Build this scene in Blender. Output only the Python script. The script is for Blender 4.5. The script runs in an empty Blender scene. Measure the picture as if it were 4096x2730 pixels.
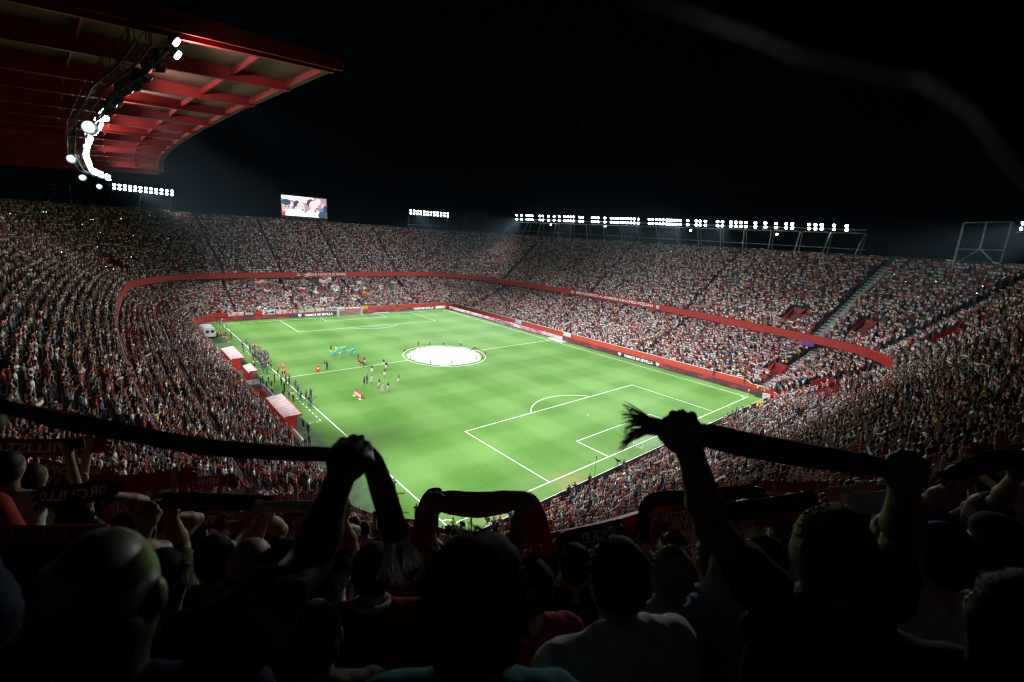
import bpy, bmesh, math, random
import numpy as np
from mathutils import Vector, Matrix

rng = np.random.default_rng(11)
random.seed(5)
scene = bpy.context.scene
COL = scene.collection

# ------------------------------------------------------------------ camera
# world: X across the pitch (0 = dugout touchline, 68 = opposite), Y along it (0 = near goal line, 105 = far), Z up
CAM = np.array([-22.0344952, -31.7800378, 26.987943])
YAW, PITCH, ROLL, FPX = 0.734416212, -0.223101012, 0.0653676183, 1840.17434
FW = np.array([math.sin(YAW)*math.cos(PITCH), math.cos(YAW)*math.cos(PITCH), math.sin(PITCH)])
_rt = np.cross(FW, [0, 0, 1]); _rt /= np.linalg.norm(_rt)
_up = np.cross(_rt, FW)
RT = _rt*math.cos(ROLL) + _up*math.sin(ROLL)
UP = -_rt*math.sin(ROLL) + _up*math.cos(ROLL)
cam_d = bpy.data.cameras.new('camera')
cam_d.sensor_width = 36.0
cam_d.lens = FPX/4096*36.0
cam_d.clip_start = 0.02
cam_d.clip_end = 3000
cam_d.dof.use_dof = True
cam_d.dof.focus_distance = 60
cam_d.dof.aperture_fstop = 2.8
cam = bpy.data.objects.new('camera', cam_d)
COL.objects.link(cam)
cam.matrix_world = Matrix(((RT[0], UP[0], -FW[0], CAM[0]), (RT[1], UP[1], -FW[1], CAM[1]), (RT[2], UP[2], -FW[2], CAM[2]), (0, 0, 0, 1)))
scene.camera = cam

# ------------------------------------------------------------------ night sky, exposure
world = bpy.data.worlds.new('World'); scene.world = world; world.use_nodes = True
_bg = world.node_tree.nodes['Background']
_bg.inputs['Color'].default_value = (0.12, 0.42, 0.75, 1)
_bg.inputs['Strength'].default_value = 0.0009
scene.view_settings.view_transform = 'Standard'
scene.view_settings.look = 'None'
scene.view_settings.exposure = 0.0
scene.view_settings.gamma = 1
scene.render.engine = 'CYCLES'
scene.cycles.use_denoising = True
scene.cycles.pixel_filter_type = 'BLACKMAN_HARRIS'
scene.cycles.filter_width = 1.25
scene.cycles.max_bounces = 5
scene.cycles.diffuse_bounces = 3
scene.cycles.glossy_bounces = 2
scene.cycles.transparent_max_bounces = 6
scene.cycles.caustics_reflective = False
scene.cycles.caustics_refractive = False
scene.cycles.sample_clamp_indirect = 4.0

# ------------------------------------------------------------------ pixel helpers (photo pixels, 4096 wide)
def ray(x, y): return FW + RT*((x-2048)/FPX) - UP*((y-1365)/FPX)
def at_z(x, y, z): d = ray(x, y); return CAM + d*((z-CAM[2])/d[2])
def at_x(x, y, X): d = ray(x, y); return CAM + d*((X-CAM[0])/d[0])
def at_y(x, y, Y): d = ray(x, y); return CAM + d*((Y-CAM[1])/d[1])
def at_d(x, y, dist): return CAM + ray(x, y)*dist           # dist along the view axis
def to_px(P):
    q = np.atleast_2d(np.asarray(P, float)) - CAM
    z = q @ FW
    zz = np.where(np.abs(z) < 1e-6, 1e-6, z)
    return np.stack([2048 + FPX*(q @ RT)/zz, 1365 - FPX*(q @ UP)/zz, z], 1)

# ------------------------------------------------------------------ object helpers
def tag(o, label=None, cat=None, group=None, kind=None):
    if label: o['label'] = label
    if cat: o['category'] = cat
    if group: o['group'] = group
    if kind: o['kind'] = kind
    return o
def empty(name, loc=(0, 0, 0), rz=0.0):
    o = bpy.data.objects.new(name, None); COL.objects.link(o)
    o.location = Vector([float(a) for a in loc]); o.rotation_euler = (0, 0, rz); o.empty_display_size = 0.2
    return o
def link(name, me, parent=None, loc=None):
    o = bpy.data.objects.new(name, me); COL.objects.link(o)
    if loc is not None: o.location = Vector([float(a) for a in loc])
    if parent is not None: o.parent = parent
    return o
def mesh(name, V, F, mats=None, mi=None, smooth=False):
    me = bpy.data.meshes.new(name)
    V = np.asarray(V, float)
    me.from_pydata([tuple(v) for v in V.tolist()], [], [tuple(int(i) for i in f) for f in F])
    if mats is not None:
        for m in (mats if isinstance(mats, (list, tuple)) else [mats]): me.materials.append(m)
    if mi is not None: me.polygons.foreach_set('material_index', np.asarray(mi, np.int32))
    if smooth: me.polygons.foreach_set('use_smooth', np.ones(len(me.polygons), bool))
    me.update()
    return me
class MB:
    """collects boxes, bars and tubes into one mesh"""
    def __init__(s): s.V = []; s.F = []; s.M = []
    def add(s, V, F, m=0):
        n = len(s.V); s.V += [tuple(map(float, v)) for v in V]; s.F += [tuple(int(i)+n for i in f) for f in F]; s.M += [m]*len(F)
        return s
    def box(s, a, b, m=0):
        (x0, y0, z0), (x1, y1, z1) = a, b
        return s.add([(x0, y0, z0), (x1, y0, z0), (x1, y1, z0), (x0, y1, z0), (x0, y0, z1), (x1, y0, z1), (x1, y1, z1), (x0, y1, z1)],
                     [(3, 2, 1, 0), (4, 5, 6, 7), (0, 1, 5, 4), (1, 2, 6, 5), (2, 3, 7, 6), (3, 0, 4, 7)], m)
    def hexa(s, c, m=0):   # 8 corners: bottom 4 (ccw), top 4
        return s.add(c, [(3, 2, 1, 0), (4, 5, 6, 7), (0, 1, 5, 4), (1, 2, 6, 5), (2, 3, 7, 6), (3, 0, 4, 7)], m)
    def beam(s, p, q, w, h, m=0, up=(0, 0, 1)):
        p, q = np.asarray(p, float), np.asarray(q, float); d = q-p; d /= np.linalg.norm(d)
        a = np.cross(d, up); na = np.linalg.norm(a)
        a = np.array([1., 0, 0]) if na < 1e-5 else a/na
        b = np.cross(a, d); a = a*w/2; b = b*h/2
        return s.hexa([p-a-b, p+a-b, q+a-b, q-a-b, p-a+b, p+a+b, q+a+b, q-a+b], m)
    def tube(s, p, q, r, r2=None, n=8, m=0):
        r2 = r if r2 is None else r2
        p, q = np.asarray(p, float), np.asarray(q, float); d = q-p; L = np.linalg.norm(d)
        if L < 1e-6: return s
        d /= L
        a = np.cross(d, [0, 0, 1] if abs(d[2]) < .9 else [1, 0, 0]); a /= np.linalg.norm(a); b = np.cross(d, a)
        ang = [2*math.pi*i/n for i in range(n)]
        V = [p+r*(a*math.cos(t)+b*math.sin(t)) for t in ang]+[q+r2*(a*math.cos(t)+b*math.sin(t)) for t in ang]
        F = [(i, (i+1) % n, n+(i+1) % n, n+i) for i in range(n)]+[tuple(range(n-1, -1, -1)), tuple(range(n, 2*n))]
        return s.add(V, F, m)
    def mesh(s, name, mats, smooth=False): return mesh(name, s.V, s.F, mats, s.M, smooth)
    def build(s, name, mats, parent=None, smooth=False, loc=None): return link(name, s.mesh(name, mats, smooth), parent, loc)

# ------------------------------------------------------------------ materials
MATS = {}
def new_mat(name):
    m = bpy.data.materials.new(name); m.use_nodes = True
    nt = m.node_tree; b = nt.nodes['Principled BSDF']
    return m, nt, b
def noisy(name, c, c2=None, scale=8.0, rough=0.7, metal=0.0, bump=0.0, spec=0.3, coord='Object', detail=4):
    """principled with a two-tone noise"""
    if name in MATS: return MATS[name]
    m, nt, b = new_mat(name)
    c2 = c2 or tuple(x*0.72 for x in c)
    tc = nt.nodes.new('ShaderNodeTexCoord'); nz = nt.nodes.new('ShaderNodeTexNoise'); cr = nt.nodes.new('ShaderNodeValToRGB')
    nz.inputs['Scale'].default_value = scale; nz.inputs['Detail'].default_value = detail
    nt.links.new(tc.outputs[coord], nz.inputs['Vector']); nt.links.new(nz.outputs['Fac'], cr.inputs['Fac'])
    cr.color_ramp.elements[0].position = .35; cr.color_ramp.elements[1].position = .65
    cr.color_ramp.elements[0].color = (*c2, 1); cr.color_ramp.elements[1].color = (*c, 1)
    nt.links.new(cr.outputs['Color'], b.inputs['Base Color'])
    b.inputs['Roughness'].default_value = rough; b.inputs['Metallic'].default_value = metal
    b.inputs['Specular IOR Level'].default_value = spec
    if bump:
        bp = nt.nodes.new('ShaderNodeBump'); bp.inputs['Strength'].default_value = bump; bp.inputs['Distance'].default_value = .02
        nt.links.new(nz.outputs['Fac'], bp.inputs['Height']); nt.links.new(bp.outputs['Normal'], b.inputs['Normal'])
    MATS[name] = m
    return m
def emit(name, c, s, sample=False):
    if name in MATS: return MATS[name]
    m, nt, b = new_mat(name)
    b.inputs['Base Color'].default_value = (.02, .02, .02, 1)
    b.inputs['Emission Color'].default_value = (*c, 1); b.inputs['Emission Strength'].default_value = s
    if not sample:
        try: m.cycles.emission_sampling = 'NONE'
        except Exception: pass
    MATS[name] = m
    return m
def attr_mat(name, attr, rough=.8, weave=0.0):
    """colour carried by each person (instance attribute in the crowd, custom property on single people)"""
    if name in MATS: return MATS[name]
    m, nt, b = new_mat(name)
    a = nt.nodes.new('ShaderNodeAttribute'); a.attribute_type = 'INSTANCER'; a.attribute_name = attr
    tc = nt.nodes.new('ShaderNodeTexCoord'); nz = nt.nodes.new('ShaderNodeTexNoise'); nz.inputs['Scale'].default_value = 9
    mp = nt.nodes.new('ShaderNodeMapRange'); mp.inputs['To Min'].default_value = .75; mp.inputs['To Max'].default_value = 1.1
    vm = nt.nodes.new('ShaderNodeVectorMath'); vm.operation = 'SCALE'
    nt.links.new(tc.outputs['Object'], nz.inputs['Vector']); nt.links.new(nz.outputs['Fac'], mp.inputs['Value'])
    nt.links.new(a.outputs['Color'], vm.inputs[0]); nt.links.new(mp.outputs['Result'], vm.inputs['Scale'])
    nt.links.new(vm.outputs['Vector'], b.inputs['Base Color'])
    b.inputs['Roughness'].default_value = rough; b.inputs['Specular IOR Level'].default_value = .2
    MATS[name] = m
    return m

RED = noisy('red_paint', (.40, .026, .020), (.35, .023, .018), 1.5, .55)
REDWALL = noisy('red_wall_paint', (.60, .070, .026), (.54, .060, .023), .8, .6)
STAIR = noisy('stair_concrete', (.38, .42, .42), (.26, .29, .29), 1.5, .9)
CONC = noisy('concrete', (.30, .31, .31), (.20, .21, .21), 2.2, .9, bump=.2)
CONC_D = noisy('dark_concrete', (.085, .088, .09), (.05, .052, .055), 1.6, .9)
SEAT = noisy('red_seat_plastic', (.30, .016, .014), (.22, .012, .012), 3, .5)
STEEL = noisy('galvanised_steel', (.35, .37, .38), (.25, .27, .28), 5, .5, .5)
DARKSTEEL = noisy('dark_steel', (.035, .037, .04), (.025, .026, .03), 5, .5, .4)
WHITE = noisy('white_paint', (.80, .80, .80), (.70, .70, .70), 6, .6)
BLACK = noisy('black_plastic', (.016, .017, .019), (.010, .010, .012), 6, .5)
GREYTXT = noisy('pale_lettering', (.62, .66, .66), (.5, .53, .53), 6, .7)
# ------------------------------------------------------------------ implicit bodies: blended cones and ellipsoids, meshed with surface nets
def p_cone(a, b, ra, rb, k=.03, m=0): return dict(t='c', a=np.array(a, float), b=np.array(b, float), ra=ra, rb=rb, k=k, m=m)
def p_ell(c, r, k=.03, m=0, R=None): return dict(t='e', c=np.array(c, float), r=np.array(r, float), k=k, m=m, R=R)
def p_dist(p, X):
    if p['t'] == 'c':
        ab = p['b']-p['a']; L2 = float(ab@ab)+1e-12
        h = np.clip(((X-p['a'])@ab)/L2, 0, 1)
        return np.linalg.norm(X-p['a']-h[..., None]*ab, axis=-1)-(p['ra']+(p['rb']-p['ra'])*h)
    q = X-p['c']
    if p['R'] is not None: q = q @ p['R']
    k0 = np.linalg.norm(q/p['r'], axis=-1); k1 = np.linalg.norm(q/(p['r']**2), axis=-1)
    return k0*(k0-1.0)/np.maximum(k1, 1e-9)
def p_box(p):
    if p['t'] == 'c':
        lo = np.minimum(p['a']-p['ra'], p['b']-p['rb']); hi = np.maximum(p['a']+p['ra'], p['b']+p['rb'])
        lo = np.minimum(lo, np.minimum(p['a'], p['b'])-max(p['ra'], p['rb'])*0); return lo, hi
    r = p['r'] if p['R'] is None else np.full(3, p['r'].max())
    return p['c']-r, p['c']+r
def surface_nets(f, o, h):
    ins = f < 0
    c = np.zeros([s-1 for s in f.shape], np.int8)
    for dx in (0, 1):
        for dy in (0, 1):
            for dz in (0, 1):
                c += ins[dx:f.shape[0]-1+dx, dy:f.shape[1]-1+dy, dz:f.shape[2]-1+dz]
    act = (c > 0) & (c < 8)
    co = np.argwhere(act); n = len(co)
    idx = np.full(act.shape, -1, np.int64); idx[act] = np.arange(n)
    S = np.zeros((n, 3)); C = np.zeros(n)
    for ax in range(3):
        e = np.zeros(3, int); e[ax] = 1
        o1, o2 = [i for i in range(3) if i != ax]
        for u in (0, 1):
            for v in (0, 1):
                a = np.zeros(3, int); a[o1] = u; a[o2] = v
                A = co+a; B = A+e
                fa = f[A[:, 0], A[:, 1], A[:, 2]]; fb = f[B[:, 0], B[:, 1], B[:, 2]]
                mk = (fa < 0) != (fb < 0)
                t = np.where(mk, fa/np.where(mk, fa-fb, 1), 0)
                S += mk[:, None]*(a+e*t[:, None]); C += mk
    V = o+h*(co+S/C[:, None])
    Q = []
    for ax in range(3):
        o1, o2 = [(1, 2), (2, 0), (0, 1)][ax]
        sl = [slice(1, -1)]*3; s0 = sl.copy(); s1 = sl.copy()
        s0[ax] = slice(0, -1); s1[ax] = slice(1, None)
        a, b = ins[tuple(s0)], ins[tuple(s1)]
        P = np.argwhere(a != b)
        if not len(P): continue
        fl = a[P[:, 0], P[:, 1], P[:, 2]]
        off = np.ones(3, int); off[ax] = 0
        P = P+off
        e1 = np.zeros(3, int); e1[o1] = 1; e2 = np.zeros(3, int); e2[o2] = 1
        g = lambda K: idx[K[:, 0], K[:, 1], K[:, 2]]
        q = np.stack([g(P-e1-e2), g(P-e2), g(P), g(P-e1)], 1)
        q[~fl] = q[~fl][:, ::-1]
        Q.append(q)
    return V, np.concatenate(Q)
def sdf_geo(prims, h, wob=0.0, cut=None, seed=0):
    los, his = zip(*[p_box(p) for p in prims])
    lo = np.min(los, 0)-3*h; hi = np.max(his, 0)+3*h
    if cut: hi = hi.copy()
    dims = np.ceil((hi-lo)/h).astype(int)+1
    f = np.full(dims, .5, np.float32)
    for p in prims:
        a, b = p_box(p); mg = 3*h+p['k']*1.5
        i0 = np.maximum(np.floor((a-mg-lo)/h).astype(int), 0); i1 = np.minimum(np.ceil((b+mg-lo)/h).astype(int)+1, dims)
        gx, gy, gz = np.meshgrid(*[lo[i]+h*np.arange(i0[i], i1[i]) for i in range(3)], indexing='ij')
        X = np.stack([gx, gy, gz], -1)
        d = p_dist(p, X)
        s = f[i0[0]:i1[0], i0[1]:i1[1], i0[2]:i1[2]]
        k = p['k']
        if p.get('sub'):
            s[...] = np.maximum(s, -d)
            continue
        if k > 0:
            hh = np.maximum(k-np.abs(s-d), 0)/k
            s[...] = np.minimum(s, d)-hh*hh*k*.25
        else: s[...] = np.minimum(s, d)
    if wob:
        gx, gy, gz = np.meshgrid(*[lo[i]+h*np.arange(dims[i]) for i in range(3)], indexing='ij')
        w = (np.sin(gx*41+gz*23+seed)*np.sin(gy*37+gz*31+seed*2)+.6*np.sin(gx*83-gz*61+seed*3)*np.sin(gz*77+gy*67))*wob
        f = f+w.astype(np.float32)
    V, Q = surface_nets(f, lo, h)
    D = np.stack([p_dist(p, V) if not p.get('sub') else np.full(len(V), 9.) for p in prims], 1)
    vm = np.array([p['m'] for p in prims])[D.argmin(1)]
    fm = vm[Q[:, 0]]
    return V, Q, fm
def body_mesh(name, prims, h, mats, **kw):
    V, Q, fm = sdf_geo(prims, h, **kw)
    me = bpy.data.meshes.new(name)
    me.vertices.add(len(V)); me.vertices.foreach_set('co', V.astype(np.float32).ravel())
    me.loops.add(4*len(Q)); me.loops.foreach_set('vertex_index', Q.astype(np.int32).ravel())
    me.polygons.add(len(Q)); me.polygons.foreach_set('loop_start', np.arange(0, 4*len(Q), 4, dtype=np.int32))
    for m in mats: me.materials.append(m)
    me.polygons.foreach_set('material_index', fm.astype(np.int32))
    me.polygons.foreach_set('use_smooth', np.ones(len(Q), bool))
    me.update(calc_edges=True); me.validate()
    return me

# text to flat geometry (built-in font)
def text_geo(s, bold=.0, width=1.0):
    cu = bpy.data.curves.new('lettering', 'FONT'); cu.body = s; cu.size = 1; cu.offset = bold; cu.resolution_u = 2
    o = bpy.data.objects.new('lettering', cu); COL.objects.link(o)
    bpy.context.view_layer.update()
    dg = bpy.context.evaluated_depsgraph_get(); ev = o.evaluated_get(dg); me = ev.to_mesh()
    V = np.array([v.co[:] for v in me.vertices]); F = [tuple(p.vertices) for p in me.polygons]
    ev.to_mesh_clear(); bpy.data.objects.remove(o); bpy.data.curves.remove(cu)
    V[:, 0] -= V[:, 0].min(); V[:, 0] *= width; V[:, 1] -= V[:, 1].min()
    hgt = V[:, 1].max(); V /= hgt
    return V[:, :2], F            # height 1, width = V[:,0].max()
def text_on(name, s, mat, fn, parent=None, bold=.0, width=1.0, shared=None):
    """fn maps (x, y) in text units (height 1) to world points"""
    P, F = text_geo(s, bold, width)
    return link(name, mesh(name, fn(P), F, mat), parent)
def plane_fn(o, ax, ay):
    o, ax, ay = (np.asarray(q, float) for q in (o, ax, ay))
    return lambda P: o+P[:, :1]*ax+P[:, 1:2]*ay
# ------------------------------------------------------------------ plan curves of the bowl
FC = [(-16.6, -7.2), (-10.6, -14.4), (-1.5, -18.6), (12, -20.4), (30, -21), (50, -21), (64, -20.4), (74, -18.4), (81.3, -12.6), (84.6, -3), (87.3, 9.2),
      (90.6, 30), (92.2, 50), (91.6, 70), (89, 89), (86.0, 108), (79.5, 119), (71.5, 124.6), (60, 125.8), (42.4, 125.4), (24, 124),
      (6, 122.8), (-5.2, 120.2), (-12.6, 113.2), (-16.8, 106), (-18.5, 98), (-19.6, 88), (-20.5, 75), (-21.1, 60), (-21.3, 45), (-21.1, 30), (-20.6, 15), (-19.6, 3)]
def catmull(P, n):
    P = np.array(P, float); N = len(P); out = []
    for i in range(N):
        p0, p1, p2, p3 = P[i-1], P[i], P[(i+1) % N], P[(i+2) % N]
        for t in np.linspace(0, 1, n, endpoint=False):
            out.append(.5*((2*p1)+(-p0+p2)*t+(2*p0-5*p1+4*p2-p3)*t*t+(-p0+3*p1-3*p2+p3)*t**3))
    return np.array(out)
def resample(P, n):
    Q = np.vstack([P, P[:1]]); s = np.r_[0, np.cumsum(np.linalg.norm(np.diff(Q, axis=0), axis=1))]
    t = np.linspace(0, s[-1], n, endpoint=False)
    return np.stack([np.interp(t, s, Q[:, 0]), np.interp(t, s, Q[:, 1])], 1)
NF = 320
Fc = resample(catmull(FC, 12), NF)
tan = np.roll(Fc, -1, 0)-np.roll(Fc, 1, 0); tan /= np.linalg.norm(tan, axis=1)[:, None]
Nn = np.stack([tan[:, 1], -tan[:, 0]], 1)                       # outward (curve runs counter-clockwise)
for _ in range(10):
    Nn = (np.roll(Nn, 1, 0)+Nn*2+np.roll(Nn, -1, 0)); Nn /= np.linalg.norm(Nn, axis=1)[:, None]
# wall round the pitch: rounded rectangle
WX0, WX1, WY0, WY1, WR = -6.9, 73.0, -5.6, 109.6, 7.0
def wall_pt(p):
    x, y = p
    cx = min(max(x, WX0+WR), WX1-WR); cy = min(max(y, WY0+WR), WY1-WR)
    d = np.array([x-cx, y-cy]); L = np.linalg.norm(d)
    return np.array([cx, cy])+d/L*WR
Wc = np.array([wall_pt(p) for p in Fc])
for _ in range(2): Wc = (np.roll(Wc, 1, 0)+2*Wc+np.roll(Wc, -1, 0))/4
RD = 0.8
dcam = np.linalg.norm(Fc-CAM[:2], axis=1).min()
icam = np.linalg.norm(Fc-CAM[:2], axis=1).argmin()
Z0U = 10.45
KC = int(dcam/RD)
RISE = (CAM[2]-1.60-Z0U)/KC
NU = KC+2
NL = 20
GANG = 9
ZTOP = 11.5; ZBOT = 9.85
def up_z(k): return Z0U+RISE*k
def up_pt(i, d): return Fc[i]+Nn[i]*d
def low_s(j): return j/NL
def low_pt(i, j): return Wc[i]+(Fc[i]+Nn[i]*2.6-Wc[i])*(j/NL)
def wall_h(i):            # top of the pitch-side wall, by side
    x, y = Wc[i]
    a = 1.15
    if x > 66: a = 2.05
    if y > 103: a = max(a, 2.0)
    if y < 2: a = 1.05 if x < 66 else 1.5
    return a
def low_z(j, i=0): return 1.0+7.5*(j/NL)**1.05
def near_floor(p):
    """floor height of the upper tier at a plan point"""
    d = np.linalg.norm(Fc-np.asarray(p[:2], float), axis=1).min()
    return up_z(int(d/RD))
def idx_near(x, y): return int(np.linalg.norm(Fc-np.array([x, y]), axis=1).argmin())
iA, iB, iC, iD = idx_near(-12, -9.6), idx_near(80.5, -14), idx_near(83.5, 114), idx_near(-10, 116)
def rng_idx(a, b):
    return list(range(a, b+1)) if b >= a else list(range(a, NF))+list(range(0, b+1))
SIDES = [('near', rng_idx(iA, iB)), ('right', rng_idx(iB, iC)), ('far', rng_idx(iC, iD)), ('main', rng_idx(iD, iA))]
SIDE_LABEL = {'near': 'end stand behind the near goal with red seats and dark front boards',
              'right': 'long two tier stand opposite the dugouts, floodlight gantry along its rim',
              'far': 'end stand behind the far goal with flags and a video screen above',
              'main': 'two tier main stand behind the dugouts under the red cantilever roof'}
# aisles: (index, half width, upper?, lower?)
AISLES = []
for (x, y, w) in [(84.2, -4.5, 1.0), (88.0, 96, .9), (79, -15.5, .95), (-17.5, 104, .35), (60, 126, .35), (20, 124, .35), (-20.9, 66, .5), (-21.2, 33, .5), (-19.5, 7.5, 1.2), (26, -20, .5), (52, -20.3, .5), (91.8, 60, .3), (90.2, 27, .3), (40, 125.3, .3), (4, 122.7, .3), (66, -19.8, .5), (-7.5, -13.4, .6)]:
    AISLES.append((idx_near(x, y), w))

def strip(name, rows, mats, parent, closed=False):
    """rows: list of polylines (same length); quads between consecutive ones"""
    n = len(rows[0]); V = [p for r in rows for p in r]; F = []
    for a in range(len(rows)-1):
        for i in range(n-1):
            F.append((a*n+i, a*n+i+1, (a+1)*n+i+1, (a+1)*n+i))
    return link(name, mesh(name, V, F, mats), parent)
def P3(p, z): return (p[0], p[1], z)

# ------------------------------------------------------------------ ground, pitch
def sheet(name, x0, y0, x1, y1, z, mat, nx=1, ny=1):
    xs = np.linspace(x0, x1, nx+1); ys = np.linspace(y0, y1, ny+1)
    V = [(x, y, z) for y in ys for x in xs]
    F = [(j*(nx+1)+i, j*(nx+1)+i+1, (j+1)*(nx+1)+i+1, (j+1)*(nx+1)+i) for j in range(ny) for i in range(nx)]
    return link(name, mesh(name, V, F, mat))
tag(sheet('ground', -900, -900, 1000, 1100, -.12, noisy('dark_asphalt', (.035, .036, .038), (.025, .026, .028), .3, .95)), kind='structure')
tag(sheet('perimeter_path', WX0-1.2, WY0-1.0, WX1+1, WY1+1, -.02, noisy('perimeter_paving', (.26, .27, .25), (.17, .18, .165), .6, .9, bump=.1)), kind='structure')

def grass_mat():
    m, nt, b = new_mat('pitch_grass'); N = nt.nodes; L = nt.links
    tc = N.new('ShaderNodeTexCoord'); sep = N.new('ShaderNodeSeparateXYZ'); L.new(tc.outputs['Object'], sep.inputs[0])
    def mth(op, a, b_=None, c=None):
        n = N.new('ShaderNodeMath'); n.operation = op
        for i, v in enumerate((a, b_, c)):
            if v is None: continue
            if isinstance(v, (int, float)): n.inputs[i].default_value = v
            else: L.new(v, n.inputs[i])
        return n.outputs[0]
    wav = lambda v, per, ph: mth('SINE', mth('MULTIPLY_ADD', v, 2*math.pi/per, ph))
    sx = mth('MULTIPLY', wav(sep.outputs['X'], 11.3, .6), 2.2); sy = mth('MULTIPLY', wav(sep.outputs['Y'], 11.0, 1.57), 2.2)
    clampx = mth('MAXIMUM', mth('MINIMUM', sx, 1.0), -1.0); clampy = mth('MAXIMUM', mth('MINIMUM', sy, 1.0), -1.0)
    chk = mth('ADD', mth('MULTIPLY', clampx, .5), mth('MULTIPLY', clampy, .5))
    n1 = N.new('ShaderNodeTexNoise'); n1.inputs['Scale'].default_value = .09; n1.inputs['Detail'].default_value = 5
    n2 = N.new('ShaderNodeTexNoise'); n2.inputs['Scale'].default_value = 1.6; n2.inputs['Detail'].default_value = 6
    n3 = N.new('ShaderNodeTexNoise'); n3.inputs['Scale'].default_value = 14; n3.inputs['Detail'].default_value = 3
    for n in (n1, n2, n3): L.new(tc.outputs['Object'], n.inputs['Vector'])
    v = mth('ADD', mth('MULTIPLY', chk, .34), mth('ADD', mth('MULTIPLY', mth('SUBTRACT', n1.outputs['Fac'], .5), 1.5), mth('ADD', mth('MULTIPLY', mth('SUBTRACT', n2.outputs['Fac'], .5), .55), mth('MULTIPLY', mth('SUBTRACT', n3.outputs['Fac'], .5), .7))))
    fac = mth('ADD', v, .5)
    cr = N.new('ShaderNodeValToRGB'); L.new(fac, cr.inputs['Fac'])
    cr.color_ramp.elements[0].position = .0; cr.color_ramp.elements[0].color = (.068, .178, .024, 1)
    cr.color_ramp.elements[1].position = 1.0; cr.color_ramp.elements[1].color = (.132, .262, .063, 1)
    # worn, yellowish turf in a few places behind the goal line
    def patch(x, y, r):
        d = N.new('ShaderNodeVectorMath'); d.operation = 'DISTANCE'; L.new(tc.outputs['Object'], d.inputs[0]); d.inputs[1].default_value = (x, y, .004)
        return mth('MULTIPLY', mth('MAXIMUM', mth('SUBTRACT', 1.0, mth('DIVIDE', d.outputs['Value'], r)), 0), n2.outputs['Fac'])
    pf = mth('MINIMUM', mth('MULTIPLY', mth('ADD', mth('ADD', patch(16, -1.9, 3.6), patch(5, -1.9, 3.0)), patch(34, 104.2, 2.2)), 1.8), .8)
    mx = N.new('ShaderNodeMix'); mx.data_type = 'RGBA'; L.new(pf, mx.inputs['Factor']); L.new(cr.outputs['Color'], mx.inputs['A']); mx.inputs['B'].default_value = (.26, .24, .085, 1)
    L.new(mx.outputs['Result'], b.inputs['Base Color'])
    b.inputs['Roughness'].default_value = .9; b.inputs['Specular IOR Level'].default_value = .15
    bp = N.new('ShaderNodeBump'); bp.inputs['Strength'].default_value = .35; bp.inputs['Distance'].default_value = .05
    L.new(n3.outputs['Fac'], bp.inputs['Height']); L.new(bp.outputs['Normal'], b.inputs['Normal'])
    return m
tag(sheet('pitch', -2.9, -3.05, 71.2, 107.9, .004, grass_mat()), kind='structure')
tag(sheet('artificial_turf_verge', -5.6, 4, -2.9, 104, .002, noisy('artificial_turf', (.10, .17, .075), (.07, .13, .055), .8, .95)), kind='structure')

LINE = noisy('line_paint', (.82, .86, .82), (.70, .78, .70), 3, .9)
mk = MB(); ZL = .010; LW = .14
def lrect(x0, y0, x1, y1): mk.add([(x0, y0, ZL), (x1, y0, ZL), (x1, y1, ZL), (x0, y1, ZL)], [(0, 1, 2, 3)])
h = LW/2
for x in (0, 68): lrect(x-h, -h, x+h, 105+h)
for y in (0, 52.5, 105): lrect(h, y-h, 68-h, y+h)
def box_lines(y0, s, dx, dy):
    x0, x1 = 34-dx, 34+dx; ye = y0+s*dy
    a, b_ = sorted((y0+s*h, ye+s*h))
    for x in (x0, x1): lrect(x-h, a, x+h, b_)
    a, b_ = sorted((ye-s*h, ye+s*h)); lrect(x0+h, a, x1-h, b_)
for y0, s in ((0, 1), (105, -1)): box_lines(y0, s, 20.16, 16.5); box_lines(y0, s, 9.16, 5.5)
def arc(cx, cy, r, a0, a1, n=48, z=ZL):
    A = np.linspace(a0, a1, n+1)
    V = [(cx+(r+s*h)*math.cos(t), cy+(r+s*h)*math.sin(t), z) for t in A for s in (-1, 1)]
    mk.add(V, [(2*i, 2*i+1, 2*i+3, 2*i+2) for i in range(n)])
arc(34, 52.5, 9.15, 0, 2*math.pi, 96, ZL+.001)
t = math.acos(5.5/9.15)
arc(34, 11, 9.15, math.pi/2-t, math.pi/2+t); arc(34, 94, 9.15, -math.pi/2-t, -math.pi/2+t)
for cx, cy, a in ((0, 0, 0), (68, 0, 90), (68, 105, 180), (0, 105, 270)): arc(cx, cy, 1.0, math.radians(a), math.radians(a+90), 12, ZL+.001)
for cy in (11, 94): mk.add([(34+.12*math.cos(k), cy+.12*math.sin(k), ZL) for k in np.linspace(0, 2*math.pi, 12, endpoint=False)], [tuple(range(12))])
for x in (9.15, 58.85):
    for y in (-.75, 105.35): lrect(x-h, y, x+h, y+.45)
# technical area dashes
for (y0, y1) in ((30.5, 44.5), (60.5, 74.5)):
    for k, y in enumerate(np.arange(y0, y1-.5, 1.45)): lrect(-1.06, y, -.94, y+.7)
    for y in (y0, y1):
        for x in (-2.7, -1.75): lrect(x, y-.05, x+.75, y+.05)
tag(mk.build('pitch_markings', LINE), kind='structure')

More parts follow.
